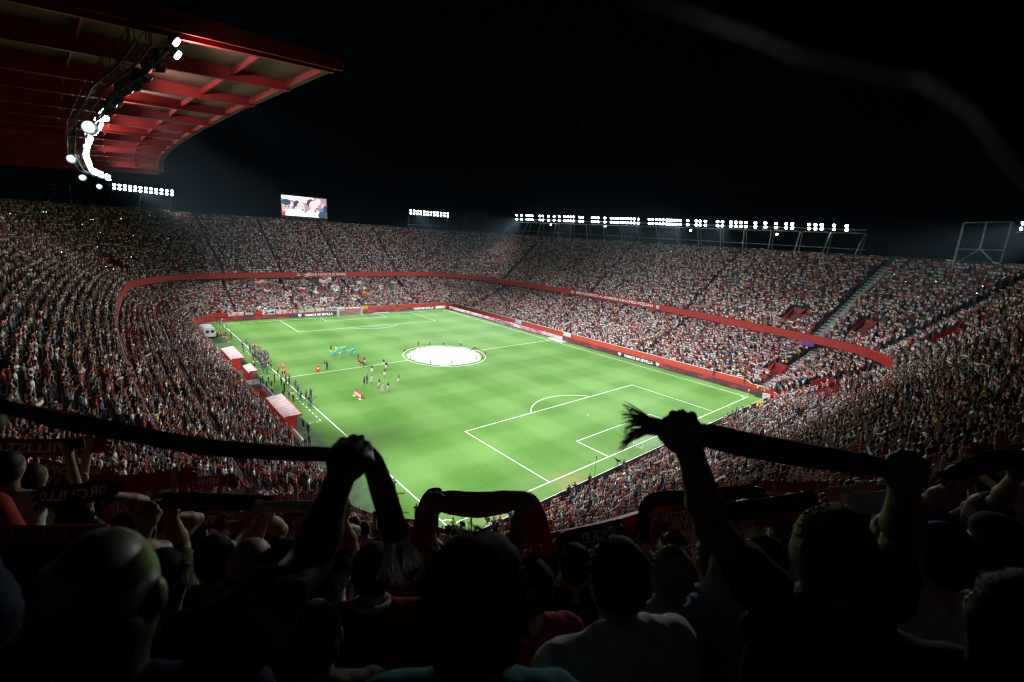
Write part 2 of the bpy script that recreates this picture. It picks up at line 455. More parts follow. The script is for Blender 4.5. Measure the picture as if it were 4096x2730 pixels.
# ------------------------------------------------------------------ stands
seat_h = .40
STANDS = {}
for side, ids in SIDES:
    cxy = np.mean([Fc[i] for i in ids], 0)
    root = tag(empty('stadium_stand', (cxy[0], cxy[1], 0)), SIDE_LABEL[side], 'stand')
    STANDS[side] = root
    inv = Matrix.Translation(-Vector((cxy[0], cxy[1], 0)))
    def put(o): o.parent = root; o.matrix_parent_inverse = inv; return o
    # lower terrace: one row of risers and treads after another
    rows = []
    for j in range(NL):
        z = low_z(j)
        rows.append([P3(low_pt(i, j), z if j else z) for i in ids]); rows.append([P3(low_pt(i, j+1), z) for i in ids])
    rows.append([P3(low_pt(i, NL), ZTOP-1.4) for i in ids])
    put(strip('lower_terrace', rows, CONC_D, None))
    rows = []
    for k in range(NU):
        z = up_z(k)
        rows.append([P3(up_pt(i, RD*k), z) for i in ids]); rows.append([P3(up_pt(i, RD*(k+1)), z) for i in ids])
    put(strip('upper_terrace', rows, CONC_D, None))
    # seat rows
    sb = MB(); skip = [any(hw_ > .8 and (ids[q] in (ia_, (ia_-1) % NF)) for ia_, hw_ in AISLES) for q in range(len(ids))]
    def seat_row(pa, pb, z0, z1):
        n = len(pa); V = []; F = []
        for q in range(n): V += [P3(pa[q], z0), P3(pa[q], z1), P3(pb[q], z1), P3(pb[q], z0)]
        for q in range(n-1):
            if skip[q]: continue
            a, b_ = 4*q, 4*q+4
            F += [(a, b_, b_+1, a+1), (a+1, b_+1, b_+2, a+2), (a+2, b_+2, b_+3, a+3)]
        sb.add(V, F)
    for j in range(NL-1):
        seat_row([low_pt(i, j+.72) for i in ids], [low_pt(i, j+.84) for i in ids], low_z(j), low_z(j)+seat_h)
    for k in range(NU-1):
        seat_row([up_pt(i, RD*(k+.72)) for i in ids], [up_pt(i, RD*(k+.84)) for i in ids], up_z(k), up_z(k)+seat_h)
    tag(put(sb.build('seat_row', SEAT)), kind='stuff')
    # pitch-side wall
    rows = [[P3(Wc[i], -.1) for i in ids], [P3(Wc[i], wall_h(i)) for i in ids], [P3(Wc[i]+Nn[i]*.18, wall_h(i)) for i in ids], [P3(Wc[i]+Nn[i]*.18, .5) for i in ids]]
    put(strip('front_wall', rows, REDWALL, None))
    cap = [[P3(Wc[i]-Nn[i]*.02, wall_h(i)-.07) for i in ids], [P3(Wc[i]-Nn[i]*.02, wall_h(i)+.02) for i in ids], [P3(Wc[i]+Nn[i]*.2, wall_h(i)+.02) for i in ids]]
    put(strip('wall_coping', cap, STEEL if side != 'right' else WHITE, None))
    # fascia between the tiers, soffit behind it
    rows = [[P3(Fc[i]+Nn[i]*2.6, ZBOT+.25) for i in ids], [P3(Fc[i]+Nn[i]*.05, ZBOT) for i in ids], [P3(Fc[i]-Nn[i]*.1, ZBOT+.05) for i in ids], [P3(Fc[i]-Nn[i]*.18, ZTOP) for i in ids], [P3(Fc[i]+Nn[i]*.06, ZTOP+.01) for i in ids], [P3(Fc[i]+Nn[i]*.06, Z0U-.2) for i in ids]]
    fas = put(strip('tier_fascia', rows, RED, None))
    # rim parapet
    d = RD*NU
    rows = [[P3(up_pt(i, d), up_z(NU-1)-.3) for i in ids], [P3(up_pt(i, d), up_z(NU-1)+2.0) for i in ids], [P3(up_pt(i, d+.3), up_z(NU-1)+2.0) for i in ids], [P3(up_pt(i, d+.3), -.1) for i in ids]]
    put(strip('rim_parapet', rows, CONC_D, None))
    # stairways through the rows
    idset = set(ids)
    for ia, hw in AISLES:
        if ia not in idset: continue
        t2 = np.array([-Nn[ia][1], Nn[ia][0]])
        for tier in (0, 1):
            sm = MB()
            nrow = NL-1 if tier == 0 else NU-1
            for j in range(nrow):
                for half in (0, 1):
                    if tier == 0:
                        a, b_ = low_pt(ia, j+half*.5), low_pt(ia, j+half*.5+.5); z = low_z(j)+half*(low_z(j+1)-low_z(j))*.5
                    else:
                        a, b_ = up_pt(ia, RD*(j+half*.5)), up_pt(ia, RD*(j+half*.5+.5)); z = up_z(j)+half*RISE*.5
                    z += .012
                    c4 = [a-t2*hw, a+t2*hw, b_+t2*hw, b_-t2*hw]
                    zt = z+ (.42 if half == 0 else .42)*0
                    sm.hexa([P3(q, z-.3) for q in c4]+[P3(q, z) for q in c4])
            put(sm.build('stairway', STAIR))

    # rail along the front of the upper tier, cross gangway in the lower one
    rm = MB(); pts = [np.array(P3(Fc[i]+Nn[i]*.0, ZTOP+.38)) for i in ids]
    for a, b_ in zip(pts[:-1], pts[1:]): rm.tube(a, b_, .022, n=4)
    for a in pts[::2]: rm.tube(a-np.array([0, 0, .42]), a, .018, n=4)
    put(rm.build('front_rail', STEEL))
    if side in ('main', 'near'):
        rows = [[P3(low_pt(i, GANG), low_z(GANG)+.01) for i in ids], [P3(low_pt(i, GANG+1), low_z(GANG)+.01) for i in ids]]
        put(strip('gangway', rows, CONC, None))
        rows = [[P3(low_pt(i, GANG+1)-Nn[i]*.05, low_z(GANG)) for i in ids], [P3(low_pt(i, GANG+1)-Nn[i]*.05, low_z(GANG)+1.15) for i in ids], [P3(low_pt(i, GANG+1)+Nn[i]*.07, low_z(GANG)+1.15) for i in ids], [P3(low_pt(i, GANG+1)+Nn[i]*.07, low_z(GANG+1)) for i in ids]]
        put(strip('gangway_wall', rows, SEAT, None))

# vomitory walls: red boxes with a dark mouth facing the pitch
def vomitory(i, row, tier, w=2.7):
    side = [s for s, ids in SIDES if i in ids][0]
    t2 = np.array([-Nn[i][1], Nn[i][0]])
    if tier: a, b_ = up_pt(i, RD*row), up_pt(i, RD*(row+3.2)); z0 = up_z(row); zt = z0+RISE*3.2+.9
    else: a, b_ = low_pt(i, row), low_pt(i, row+3.2); z0 = low_z(row); zt = low_z(row+3.2)+.95
    m = MB()
    for s in (-1, 1):
        e = t2*s*w/2; e2 = t2*s*(w/2-.18)
        c4 = [a+e2, a+e, b_+e, b_+e2] if s > 0 else [a+e, a+e2, b_+e2, b_+e]
        m.hexa([P3(q, z0-.2) for q in c4]+[P3(c4[0], z0+1.0), P3(c4[1], z0+1.0), P3(c4[2], zt), P3(c4[3], zt)])
    f = b_; g = b_+Nn[i]*.2
    c4 = [f-t2*w/2, f+t2*w/2, g+t2*w/2, g-t2*w/2]
    m.hexa([P3(q, z0+.9) for q in c4]+[P3(q, zt+.004) for q in c4])
    root = STANDS[side]
    o = m.build('vomitory_wall', SEAT); o.parent = root; o.matrix_parent_inverse = root.matrix_basis.inverted() if False else Matrix.Translation(-root.location)
    d = MB(); c4 = [a-t2*(w/2-.19)+Nn[i]*.05, a+t2*(w/2-.19)+Nn[i]*.05, b_+t2*(w/2-.19)-Nn[i]*.02, b_-t2*(w/2-.19)-Nn[i]*.02]
    d.hexa([P3(q, z0-.1) for q in c4]+[P3(q, z0+.03) for q in c4])
    e = d.build('vomitory_floor', CONC); e.parent = root; e.matrix_parent_inverse = Matrix.Translation(-root.location)
VOMS = []
for (x, y, row, tier) in [(86, 3, 4, 1), (82.6, -9.5, 4, 1), (75, -17.6, 7, 1), (-15, 110, 5, 1), (84.5, -1, 6, 0), (79, -15.5, 7, 0), (-18.6, 97, 8, 0), (-19.8, 86, 12, 0), (-21, 64, 13, 0), (70, -19, 6, 0)]:
    i = idx_near(x, y); VOMS.append((i, row, tier)); vomitory(i, row, tier)

# fascia lettering
sF = np.r_[0, np.cumsum(np.linalg.norm(np.diff(np.vstack([Fc, Fc[:1]]), axis=0), axis=1))]
def fascia_fn(s0, z0, hgt, d=-.22):
    """text runs so that it reads from inside the bowl (decreasing arc length)"""
    def fn(P):
        s = (s0-P[:, 0]*hgt) % sF[-1]
        Q = np.vstack([Fc, Fc[:1]]); NN = np.vstack([Nn, Nn[:1]])
        x = np.interp(s, sF, Q[:, 0]); y = np.interp(s, sF, Q[:, 1]); nx = np.interp(s, sF, NN[:, 0]); ny = np.interp(s, sF, NN[:, 1])
        dd = d+(1-P[:, 1])*.04
        return np.stack([x+nx*dd, y+ny*dd, z0+P[:, 1]*hgt], 1)
    return fn
def keep(o, root):
    o.parent = root; o.matrix_parent_inverse = Matrix.Translation(-root.location); return o
def shield(fn_pt, s, parent, mat2):
    """small club shield outline: white with a red chevron, mapped by fn_pt(x,y)"""
    P = np.array([(-.5, 1), (-.25, .93), (0, 1), (.25, .93), (.5, 1), (.5, .55), (.36, .22), (0, -.05), (-.36, .22), (-.5, .55)])
    Q = np.array([(-.34, .80), (.34, .80), (.32, .62), (.05, .5), (.26, .36), (0, .1), (-.06, .42), (-.3, .56)])
    a = link('shield', mesh('shield', fn_pt(P*s), [tuple(range(10))], GREYTXT)); keep(a, parent)
    b_ = link('shield_stripe', mesh('shield_stripe', fn_pt(Q*s+np.array([0, 0])), [tuple(range(8))], mat2)); keep(b_, parent)
def s_of(x, y): return sF[idx_near(x, y)]
# right stand: the reading direction as seen from the pitch runs from far (large Y) to near
def s_px(px, py):
    """arc length where the view ray through a pixel meets the fascia height"""
    q = at_z(px, py, ZTOP-.8); d = np.linalg.norm(Fc-q[:2], axis=1); i = int(d.argmin()); return sF[i]+float((q[:2]-Fc[i])@tan[i])
def fascia_text(t, pa, pb, side, h=1.02):
    sa, sb_ = s_px(*pa), s_px(*pb); P, _ = text_geo(t, .02, 1.0); w = P[:, 0].max()
    def fn(Q):
        R = fascia_fn(sa, ZBOT+.32, h)(np.stack([Q[:, 0]*(sa-sb_)/w/h, Q[:, 1]], 1)); return R
    keep(text_on('lettering', t, WHITE, fn, None, .02, 1.0), STANDS[side])
    return sa, sb_
sa, sb_ = fascia_text('BIENVENIDOS AL RAMON SANCHEZ-PIZJUAN', (2298, 1172), (2574, 1228), 'right')
for so in (sa+1.6, sb_-1.6): shield(fascia_fn(so, ZBOT+.3, 1.0), 1.05, STANDS['right'], REDWALL)
fascia_text('DICEN QUE NUNCA SE RINDE', (1196, 1102), (1394, 1100), 'far')
# rim lettering
def rim_fn(s0, z0, hgt):
    d = RD*NU-.02
    g = fascia_fn(s0, z0, hgt, d)
    return lambda P: g(P*np.array([1, 1]))
def rim_text(px, py, X, Y, s, hgt=1.15):
    p = at_x(px, py, X) if X is not None else at_y(px, py, Y)
    j = int(np.linalg.norm(np.array([up_pt(i, RD*NU) for i in range(NF)])-p[:2], axis=1).argmin())
    side = [q for q, ids in SIDES if j in ids][0]
    so = sF[j]
    for wd_ in s.split(' '):
        P, _ = text_geo(wd_, .0, .9); keep(text_on('rim_lettering', wd_, GREYTXT, rim_fn(so, up_z(NU-1)+.75, hgt*.95), None, .0, .9), STANDS[side]); so -= (P[:, 0].max()+.45)*hgt*.95
rim_text(2085, 945, 115, None, 'Compartiendo'); rim_text(2215, 950, 116, None, 'la gloria en', 1.0)
rim_text(2370, 962, 117, None, 'orgullo del f\u00fatbol'); rim_text(2480, 970, 117, None, 'de nuestra', 1.0)
rim_text(2780, 995, 114, None, 'a boli y sango', 1.0)
rim_text(3228, 1028, 110, None, 'sevillista ser\u00e9', 1.15); rim_text(3338, 1040, 109, None, 'hasta la muerte', 1.15)
rim_text(3900, 1075, 100, None, 'La Giralda', 1.2); rim_text(4000, 1090, 98, None, 'presume or', 1.1)
rim_text(840, 875, None, 150, 'Tenlo siempre orgullosa', 1.0)
# ------------------------------------------------------------------ advertising boards (LED screens) round the pitch
def led_mat(name, c0, c1, c2, scale, strength):
    m, nt, b = new_mat(name); N = nt.nodes; L = nt.links
    tc = N.new('ShaderNodeTexCoord'); mp = N.new('ShaderNodeMapping'); mp.inputs['Scale'].default_value = (1, 1, 2.2)
    nz = N.new('ShaderNodeTexNoise'); nz.inputs['Scale'].default_value = scale; nz.inputs['Detail'].default_value = 3
    cr = N.new('ShaderNodeValToRGB')
    L.new(tc.outputs['Object'], mp.inputs[0]); L.new(mp.outputs[0], nz.inputs['Vector']); L.new(nz.outputs['Fac'], cr.inputs['Fac'])
    e = cr.color_ramp.elements; e[0].position = .42; e[0].color = (*c0, 1); e[1].position = .68; e[1].color = (*c2, 1)
    k = cr.color_ramp.elements.new(.55); k.color = (*c1, 1)
    b.inputs['Base Color'].default_value = (.02, .02, .02, 1)
    L.new(cr.outputs['Color'], b.inputs['Emission Color']); b.inputs['Emission Strength'].default_value = strength
    b.inputs['Roughness'].default_value = .4
    m.cycles.emission_sampling = 'NONE'
    return m
LED_R = led_mat('led_crimson', (.085, .012, .030), (.20, .010, .032), (.62, .012, .055), .45, 1.0)
LED_P = led_mat('led_pink', (.90, .80, .86), (.86, .40, .58), (.72, .10, .30), .40, 1.0)
LED_N = led_mat('led_navy', (.020, .016, .032), (.026, .018, .038), (.05, .02, .045), .4, 1.0)
LED_W = emit('led_white', (.95, .97, 1.0), 1.25)
LED_NT = emit('led_navy_text', (.03, .03, .12), 1.0)
def board(segments, p_of, hgt, label, back):
    """segments: (s0, s1, material) along the board; p_of(s, z, off) -> point"""
    s0 = segments[0][0]; s1 = segments[-1][1]
    o = p_of((s0+s1)/2, 0, 0)
    root = tag(empty('advertising_board', o), label, 'advertising board')
    off = Matrix.Translation(-Vector([float(a) for a in o]))
    fr = MB(); fr.hexa([p_of(s0, 0, .02), p_of(s1, 0, .02), p_of(s1, 0, .22), p_of(s0, 0, .22), p_of(s0, hgt+.03, .02), p_of(s1, hgt+.03, .02), p_of(s1, hgt+.03, .14), p_of(s0, hgt+.03, .14)])
    f = fr.build('frame', back); f.parent = root; f.matrix_parent_inverse = off
    for a, b_, m in segments:
        n = max(1, int(round((b_-a)/1.92))); 
        g = MB()
        for q in range(n):
            x0 = a+(b_-a)*q/n; x1 = a+(b_-a)*(q+1)/n-.012
            g.add([p_of(x0, .04, 0), p_of(x1, .04, 0), p_of(x1, hgt, 0), p_of(x0, hgt, 0)], [(0, 1, 2, 3)])
        e = g.build('led_panel', m); e.parent = root; e.matrix_parent_inverse = off
    return root, off
XR = 71.45
pr = lambda s, z, off: np.array([XR+off, s, z])            # right-hand board, s = Y
def yR(px, py): return at_x(px, py, XR)[1]
ya0, ya1 = yR(1978, 1274), yR(2054, 1301); yb0, yb1 = yR(2470, 1408), yR(2640, 1470)
ypk = yR(2250, 1350)
brd, off = board([(-2.9, yb1, LED_R), (yb1, yb0, LED_N), (yb0, ypk, LED_R), (ypk, 107.6, LED_P)], pr, 1.0,
                 'long LED board along the far touchline, crimson changing to pale pink', DARKSTEEL)
def led_text(s, fn, mat, root, off, bold=.03):
    o = text_on('lettering', s, mat, fn, None, bold, .95); o.parent = root; o.matrix_parent_inverse = off
y0 = yR(2497, 1414); y1 = yR(2611, 1455); W = text_geo('VAMOS MI SEVILLA', .03, .95)[0][:, 0].max()
led_text('VAMOS MI SEVILLA', lambda P: np.stack([np.full(len(P), XR-.02), y0-P[:, 0]*(y0-y1)/W, .14+P[:, 1]*.72], 1), LED_W, brd, off)
y2, y3 = yR(1980, 1277), yR(2053, 1300)
led_text('VAMOS MI SEVILLA', lambda P: np.stack([np.full(len(P), XR-.02), y2-P[:, 0]*(y2-y3)/W, .14+P[:, 1]*.72], 1), LED_NT, brd, off)
for yy in (yR(2479, 1412), yR(2630, 1460)):
    fnp = lambda P, yy=yy: np.stack([np.full(len(P), XR-.02), yy-P[:, 0], .08+P[:, 1]], 1)
    P = np.array([(-.5, 1), (0, .94), (.5, 1), (.5, .5), (0, 0), (-.5, .5)])*.85
    o = link('shield', mesh('shield', fnp(P), [tuple(range(6))], LED_W)); o.parent = brd; o.matrix_parent_inverse = off
YF = 108.0
pf = lambda s, z, off: np.array([s, YF+off, z])
def xF(px, py): return at_y(px, py, YF)[0]
xa, xb, xc, xd = xF(1155, 1270), xF(1350, 1258), xF(1650, 1238), xF(1738, 1234)
brd2, off2 = board([(.6, xa, LED_R), (xa, xb, LED_N), (xb, xd+.4, LED_R), (xd+.4, XR-.3, LED_P)], pf, 1.0, 'LED board behind the far goal, crimson with white slogans', DARKSTEEL)
for (p0, p1) in (((1219, 1268), (1332, 1262)), ((1654, 1238), (1734, 1234))):
    a, b_ = xF(*p0), xF(*p1)
    led_text('VAMOS MI SEVILLA', lambda P, a=a, b_=b_: np.stack([a+P[:, 0]*(b_-a)/W, np.full(len(P), YF-.02), .14+P[:, 1]*.72], 1), LED_W, brd2, off2)
a = xF(1199, 1264)
P = np.array([(-.5, 1), (0, .94), (.5, 1), (.5, .5), (0, 0), (-.5, .5)])*.9
o = link('shield', mesh('shield', np.stack([a+P[:, 0], np.full(6, YF-.02), .06+P[:, 1]], 1), [tuple(range(6))], LED_W)); o.parent = brd2; o.matrix_parent_inverse = off2
# near goal: plain black backs towards us, a white strip along the top edge
root = tag(empty('advertising_board', (34, -3.2, 0)), 'row of black advertising boards behind the near goal, seen from the back', 'advertising board')
n = 36
for q in range(n):
    x0 = -1.0+q*(70.0/n); x1 = x0+70.0/n-.015
    m = MB(); m.hexa([(x0, -3.40, 0), (x1, -3.40, 0), (x1, -3.16, 0), (x0, -3.16, 0), (x0, -3.30, .95), (x1, -3.30, .95), (x1, -3.24, .95), (x0, -3.24, .95)])
    m.box((x0, -3.29, .955), (x1, -3.22, .985), 1)
    keep(m.build('board_panel', [BLACK, WHITE]), root)

# ------------------------------------------------------------------ floodlights
LENS = emit('floodlight_lens', (.86, .96, 1.0), 32.0)
LENS2 = emit('floodlight_lens_dim', (.86, .96, 1.0), 2.4)
def lamp_meshes():
    hb = MB()   # housing: a shallow tapered reflector box with a rim and a stirrup, opening towards +Y
    hb.hexa([(-.40, .0, -.34), (.40, .0, -.34), (.24, -.42, -.20), (-.24, -.42, -.20), (-.40, .0, .34), (.40, .0, .34), (.24, -.42, .20), (-.24, -.42, .20)])
    for s in (-1, 1): hb.beam((s*.44, -.15, -.5), (s*.44, -.15, .05), .05, .08)
    hb.beam((-.46, -.15, -.5), (.46, -.15, -.5), .08, .05)
    lm = MB()
    w, hh, n = .36, .30, 20
    V = [(w*math.copysign(abs(math.cos(a))**.6, math.cos(a)), .02, hh*math.copysign(abs(math.sin(a))**.6, math.sin(a))) for a in np.linspace(0, 2*math.pi, n, endpoint=False)]
    V2 = [(x*.55, .075, z*.55) for x, y, z in V]
    lm.add(V+V2, [(i, (i+1) % n, n+(i+1) % n, n+i) for i in range(n)]+[tuple(range(n, 2*n))])
    return hb.mesh('floodlight_housing', DARKSTEEL), lm.mesh('floodlight_lens', LENS), lm.mesh('floodlight_lens_dim', LENS2)
LAMP_H, LAMP_L, LAMP_D = lamp_meshes()
def look_rot(d):
    d = Vector([float(a) for a in d]).normalized()
    return d.to_track_quat('Y', 'Z').to_euler()
def floodlight(root, pos, target, dim=False, s=1.0):
    o = link('floodlight', LAMP_H, root); o.location = Vector([float(a) for a in pos])-root.location
    o.rotation_euler = look_rot(np.asarray(target, float)-np.asarray(pos, float)); o.scale = (s, s, s)
    l = link('lens', LAMP_D if dim else LAMP_L, o)
    return o
SPOT_N = [0]
def spot(pos, target, power, cone=75, blend=1.0, col=(.93, .98, 1.0), size=.8):
    d = bpy.data.lights.new('floodlight_beam', 'SPOT'); d.energy = power; d.spot_size = math.radians(cone); d.spot_blend = blend
    d.color = col; d.shadow_soft_size = size
    o = bpy.data.objects.new('floodlight_beam', d); COL.objects.link(o)
    o.location = Vector([float(a) for a in pos]); v = Vector([float(a) for a in np.asarray(target, float)-np.asarray(pos, float)])
    o.rotation_euler = v.to_track_quat('-Z', 'Y').to_euler()
    SPOT_N[0] += 1
    return o
PW = 100000.0; GAIN = 1.14
# right-hand gantry along the rim
XG = 111.5
gy = lambda zx: 700+.85*(200+(zx-552)*.0322)
gx = lambda zx: 1600+.85*zx
gpos = lambda zx, dy=0: at_x(gx(zx), gy(zx)+dy, XG)
cols = [552, 575, 600, 612, 625, 662, 675, 702, 728, 752, 778, 793, 807, 820, 848, 862, 908, 922, 936, 967, 997, 1012, 1028, 1044, 1058, 1074, 1090, 1106, 1125, 1176, 1192, 1210, 1226, 1242, 1258, 1270, 1282, 1294, 1306, 1322, 1357, 1397, 1415, 1440, 1497, 1520, 1560, 1583, 1607, 1630, 1675, 1722, 1772, 1820, 1848, 1928, 1957, 1987, 2044, 2104]
mid = gpos(1300)
gr = tag(empty('lighting_gantry', (XG, mid[1], up_z(NU-1)+2)), 'long steel floodlight gantry on the rim of the stand opposite the dugouts', 'floodlight gantry')
m = MB()
ends = [gpos(530, 6), gpos(2192, 6)]; ends2 = [gpos(530, 20), gpos(2192, 20)]
bk = np.array([1.6, 0, 0])
for e in (ends, ends2): m.tube(e[0], e[1], .11); m.tube(e[0]+bk, e[1]+bk, .09)
nt_ = 60
for q in range(nt_+1):
    a = ends[0]+(ends[1]-ends[0])*q/nt_; b_ = ends2[0]+(ends2[1]-ends2[0])*q/nt_
    m.tube(a, b_, .05, n=5); m.tube(a, a+bk, .04, n=5)
    if q < nt_: m.tube(b_, ends[0]+(ends[1]-ends[0])*(q+1)/nt_, .035, n=5)
keep(m.build('truss', STEEL), gr)
for z0, z1 in [(535, 556), (605, 622), (665, 685), (735, 752), (805, 825), (877, 896), (955, 971), (1035, 1051), (1115, 1133), (1205, 1223), (1300, 1318), (1400, 1416), (1510, 1524), (1620, 1636), (1750, 1758), (1885, 1890), (2027, 2027), (2190, 2190)]:
    top = gpos(z0, 20); base = np.array([0., top[1]-(z1-z0)*.02, up_z(NU-1)+1.9])
    jj = int(np.abs(np.array([up_pt(i, RD*NU)[1] if up_pt(i, RD*NU)[0] > 80 else 1e9 for i in range(NF)])-base[1]).argmin())
    base[0] = up_pt(jj, RD*NU+.15)[0]
    pm = MB(); pm.tube(base, top, .17); pm.tube(base+np.array([3.0, 0, -2]), top+bk, .12); keep(pm.build('post', STEEL), gr)
m = MB(); a = at_x(1600+.85*552, 700+.85*262, XG+1.5); b_ = at_x(1600+.85*2190, 700+.85*353, XG-1.0); m.tube(a, b_, .10); keep(m.build('rail', STEEL), gr)
for q, zx in enumerate(cols):
    for dy in (-8, 8):
        p = gpos(zx, dy)+np.array([-.35, 0, 0])
        tg = np.array([34+8*math.sin(q*1.7), 52.5+34*math.sin(q*2.3), 0])
        if zx > 1340 and zx < 1780: tg = np.array([20, 15+10*math.sin(q), 0])
        floodlight(gr, p, tg*.55+np.array([CAM[0], CAM[1], CAM[2]])*.45, s=.95)
for zx, yo in ((710, 235), (965, 242), (1368, 262), (1773, 280)):   # round work lights under the truss
    p = at_x(1600+.85*zx, 700+.85*yo, XG-.4); floodlight(gr, p, CAM, s=.75)
# far gantries
def far_gantry(zxs, yfun, Y, rows, label, post_px, targets):
    root = None
    P0 = at_y(*zxs[0], Y); P1 = at_y(*zxs[-1], Y)
    root = tag(empty('lighting_gantry', ((P0[0]+P1[0])/2, Y, up_z(NU-1)+2)), label, 'floodlight gantry')
    for q, (x, y) in enumerate(zxs):
        for dy in rows: floodlight(root, at_y(x, y+dy, Y), np.array(targets[q % len(targets)], float)*.6+CAM*.4, s=.95)
    m = MB()
    for dy in rows: m.tube(at_y(zxs[0][0]-8, zxs[0][1]+dy+6, Y+.5), at_y(zxs[-1][0]+8, zxs[-1][1]+dy+6, Y+.5), .1)
    keep(m.build('truss', STEEL), root)
    for (xa, ya), (xb, yb) in post_px:
        m = MB(); m.tube(at_y(xa, ya, Y+.5), at_y(xb, yb, Y+.8), .14); keep(m.build('post', STEEL), root)
    return P0, P1
zf = [(1643+13.45*k, 848+1.1*k) for k in range(12)]
far_gantry(zf, None, 152, (-5, 6), 'short floodlight gantry behind the far corner, next to an empty steel frame', [((1637, 862), (1632, 905)), ((1712, 866), (1708, 915)), ((1790, 872), (1786, 925)), ((1633, 900), (1786, 905))], [(40, 50, 0), (20, 20, 0)])
zf2 = [(457+21*k, 746+2.3*k) for k in range(12)]
far_gantry(zf2, None, 150, (-6, 8), 'floodlight gantry above the far stand where the red roof ends', [((448, 775), (428, 830)), ((560, 785), (556, 845)), ((684, 792), (676, 850)), ((430, 825), (676, 840))], [(30, 45, 0), (15, 20, 0)])
for (x, y, Y) in ((1680, 850, 151), (1750, 856, 151)):
    p = at_y(x, y, Y)+np.array([-.6, -1.2, 0])
    spot(p, (40, 80, 0), PW*.12, 36)
for (x, y, Y) in ((500, 750, 149), (600, 760, 149)):
    p = at_y(x, y, Y)+np.array([.4, -1.4, 0])
    spot(p, (28, 80, 0), PW*.12, 36)
# gantry at the near right corner, only its first lamps in view
NG = at_x(4088, 905, 96.0)
root = tag(empty('lighting_gantry', (NG[0], NG[1]-4, up_z(NU-1)+2)), 'floodlight gantry beside the tall steel frame at the near corner', 'floodlight gantry')
dirn = np.array([-.75, -.66, 0])
for k in range(8):
    for dz in (.45, -.45): floodlight(root, NG+dirn*k*1.25+np.array([0, 0, dz]), (40, 60, 0), s=.9)
m = MB(); m.tube(NG-dirn*.8+np.array([.5, 0, -1]), NG+dirn*10+np.array([.5, 0, -1]), .1)
keep(m.build('truss', STEEL), root)
for k in (2, 5, 8):
    m = MB(); b0 = NG+dirn*k*1.2+np.array([.5, 0, -1]); m.tube((b0[0]+1, b0[1]-.5, up_z(NU-1)-.5), b0, .14); keep(m.build('post', STEEL), root)

# ------------------------------------------------------------------ roof over the main stand
ROOFRED = noisy('roof_red_steel', (.25, .014, .010), (.20, .012, .008), 1.0, .5)
DECK = noisy('roof_deck_sheet', (.15, .085, .06), (.10, .03, .024), .25, .7)
tips_px = [(1333, 292, 5.8), (1160, 366, 14.2), (1017, 428, 23.2), (922, 467, 31.4), (848, 506, 40.0), (788, 535, 48.6), (741, 562, 57.4), (702, 586, 66.4), (675, 607, 75.4), (656, 626, 84.4), (644, 643, 93.4), (638, 660, 102.0), (637, 680, 110.5), (640, 700, 118.0)]
TIPS = [at_y(x, y, u) for x, y, u in tips_px]
roof = tag(empty('stadium_roof', (-45, 60, 0)), 'red steel cantilever roof reaching out over the main stand', 'roof')
VB = -56.0
def rz(tip, v): return tip[2]-.055*(tip[0]-v)
for q, tp in enumerate(TIPS):
    m = MB(); u = tp[1]; bw = .17
    stations = [(tp[0], .62), (tp[0]-12, 1.25), (tp[0]-26, 1.7), (VB, 2.0)]
    for (va, ha), (vb, hb) in zip(stations[:-1], stations[1:]):
        za, zb = rz(tp, va), rz(tp, vb)
        # web and flanges of the plate girder
        m.hexa([(vb, u-.05, zb), (va, u-.05, za), (va, u+.05, za), (vb, u+.05, zb), (vb, u-.05, zb+hb), (va, u-.05, za+ha), (va, u+.05, za+ha), (vb, u+.05, zb+hb)])
        for (oa, ob) in ((0, 0), (ha, hb)):
            m.hexa([(vb, u-bw, zb+ob-.03), (va, u-bw, za+oa-.03), (va, u+bw, za+oa-.03), (vb, u+bw, zb+ob-.03), (vb, u-bw, zb+ob+.03), (va, u-bw, za+oa+.03), (va, u+bw, za+oa+.03), (vb, u+bw, zb+ob+.03)])
    keep(m.build('roof_beam', ROOFRED), roof)
    m = MB(); m.box((VB-.6, u-.4, 0), (VB+.4, u+.4, rz(tp, VB)+.1)); keep(m.build('column', CONC_D), roof)
def beam_top(tp, v):
    a = tp[0]-v
    return rz(tp, v)+np.interp(a, [0, 12, 26, tp[0]-VB], [.62, 1.25, 1.7, 2.0])
for q in range(len(TIPS)-1):
    a, b_ = TIPS[q], TIPS[q+1]
    fr = [.015, .17, .34, .52, .72, .95]
    for f in fr:
        va = a[0]-f*26; vb = b_[0]-f*26
        pa = np.array([va, a[1]+.06, beam_top(a, va)-.28]); pb = np.array([vb, b_[1]-.06, beam_top(b_, vb)-.28])
        m = MB(); m.beam(pa, pb, .16, .42); keep(m.build('purlin', ROOFRED), roof)
    vs = [0, .2, .45, .7, 1.0, 1.4, 1.8]
    m = MB()
    V = []; 
    for f in vs:
        for tp in (a, b_):
            v = max(tp[0]+.9-f*26, VB); V.append((v, tp[1], beam_top(tp, min(v, tp[0]))+.06))
    V2 = [(x, y, z+.14) for x, y, z in V]; n = len(V); k = len(vs)
    F = [(2*i, 2*i+1, 2*i+3, 2*i+2) for i in range(k-1)]+[(n+2*i+2, n+2*i+3, n+2*i+1, n+2*i) for i in range(k-1)]+[(0, n, n+1, 1)]
    m.add(V+V2, F); keep(m.build('roof_panel', DECK), roof)
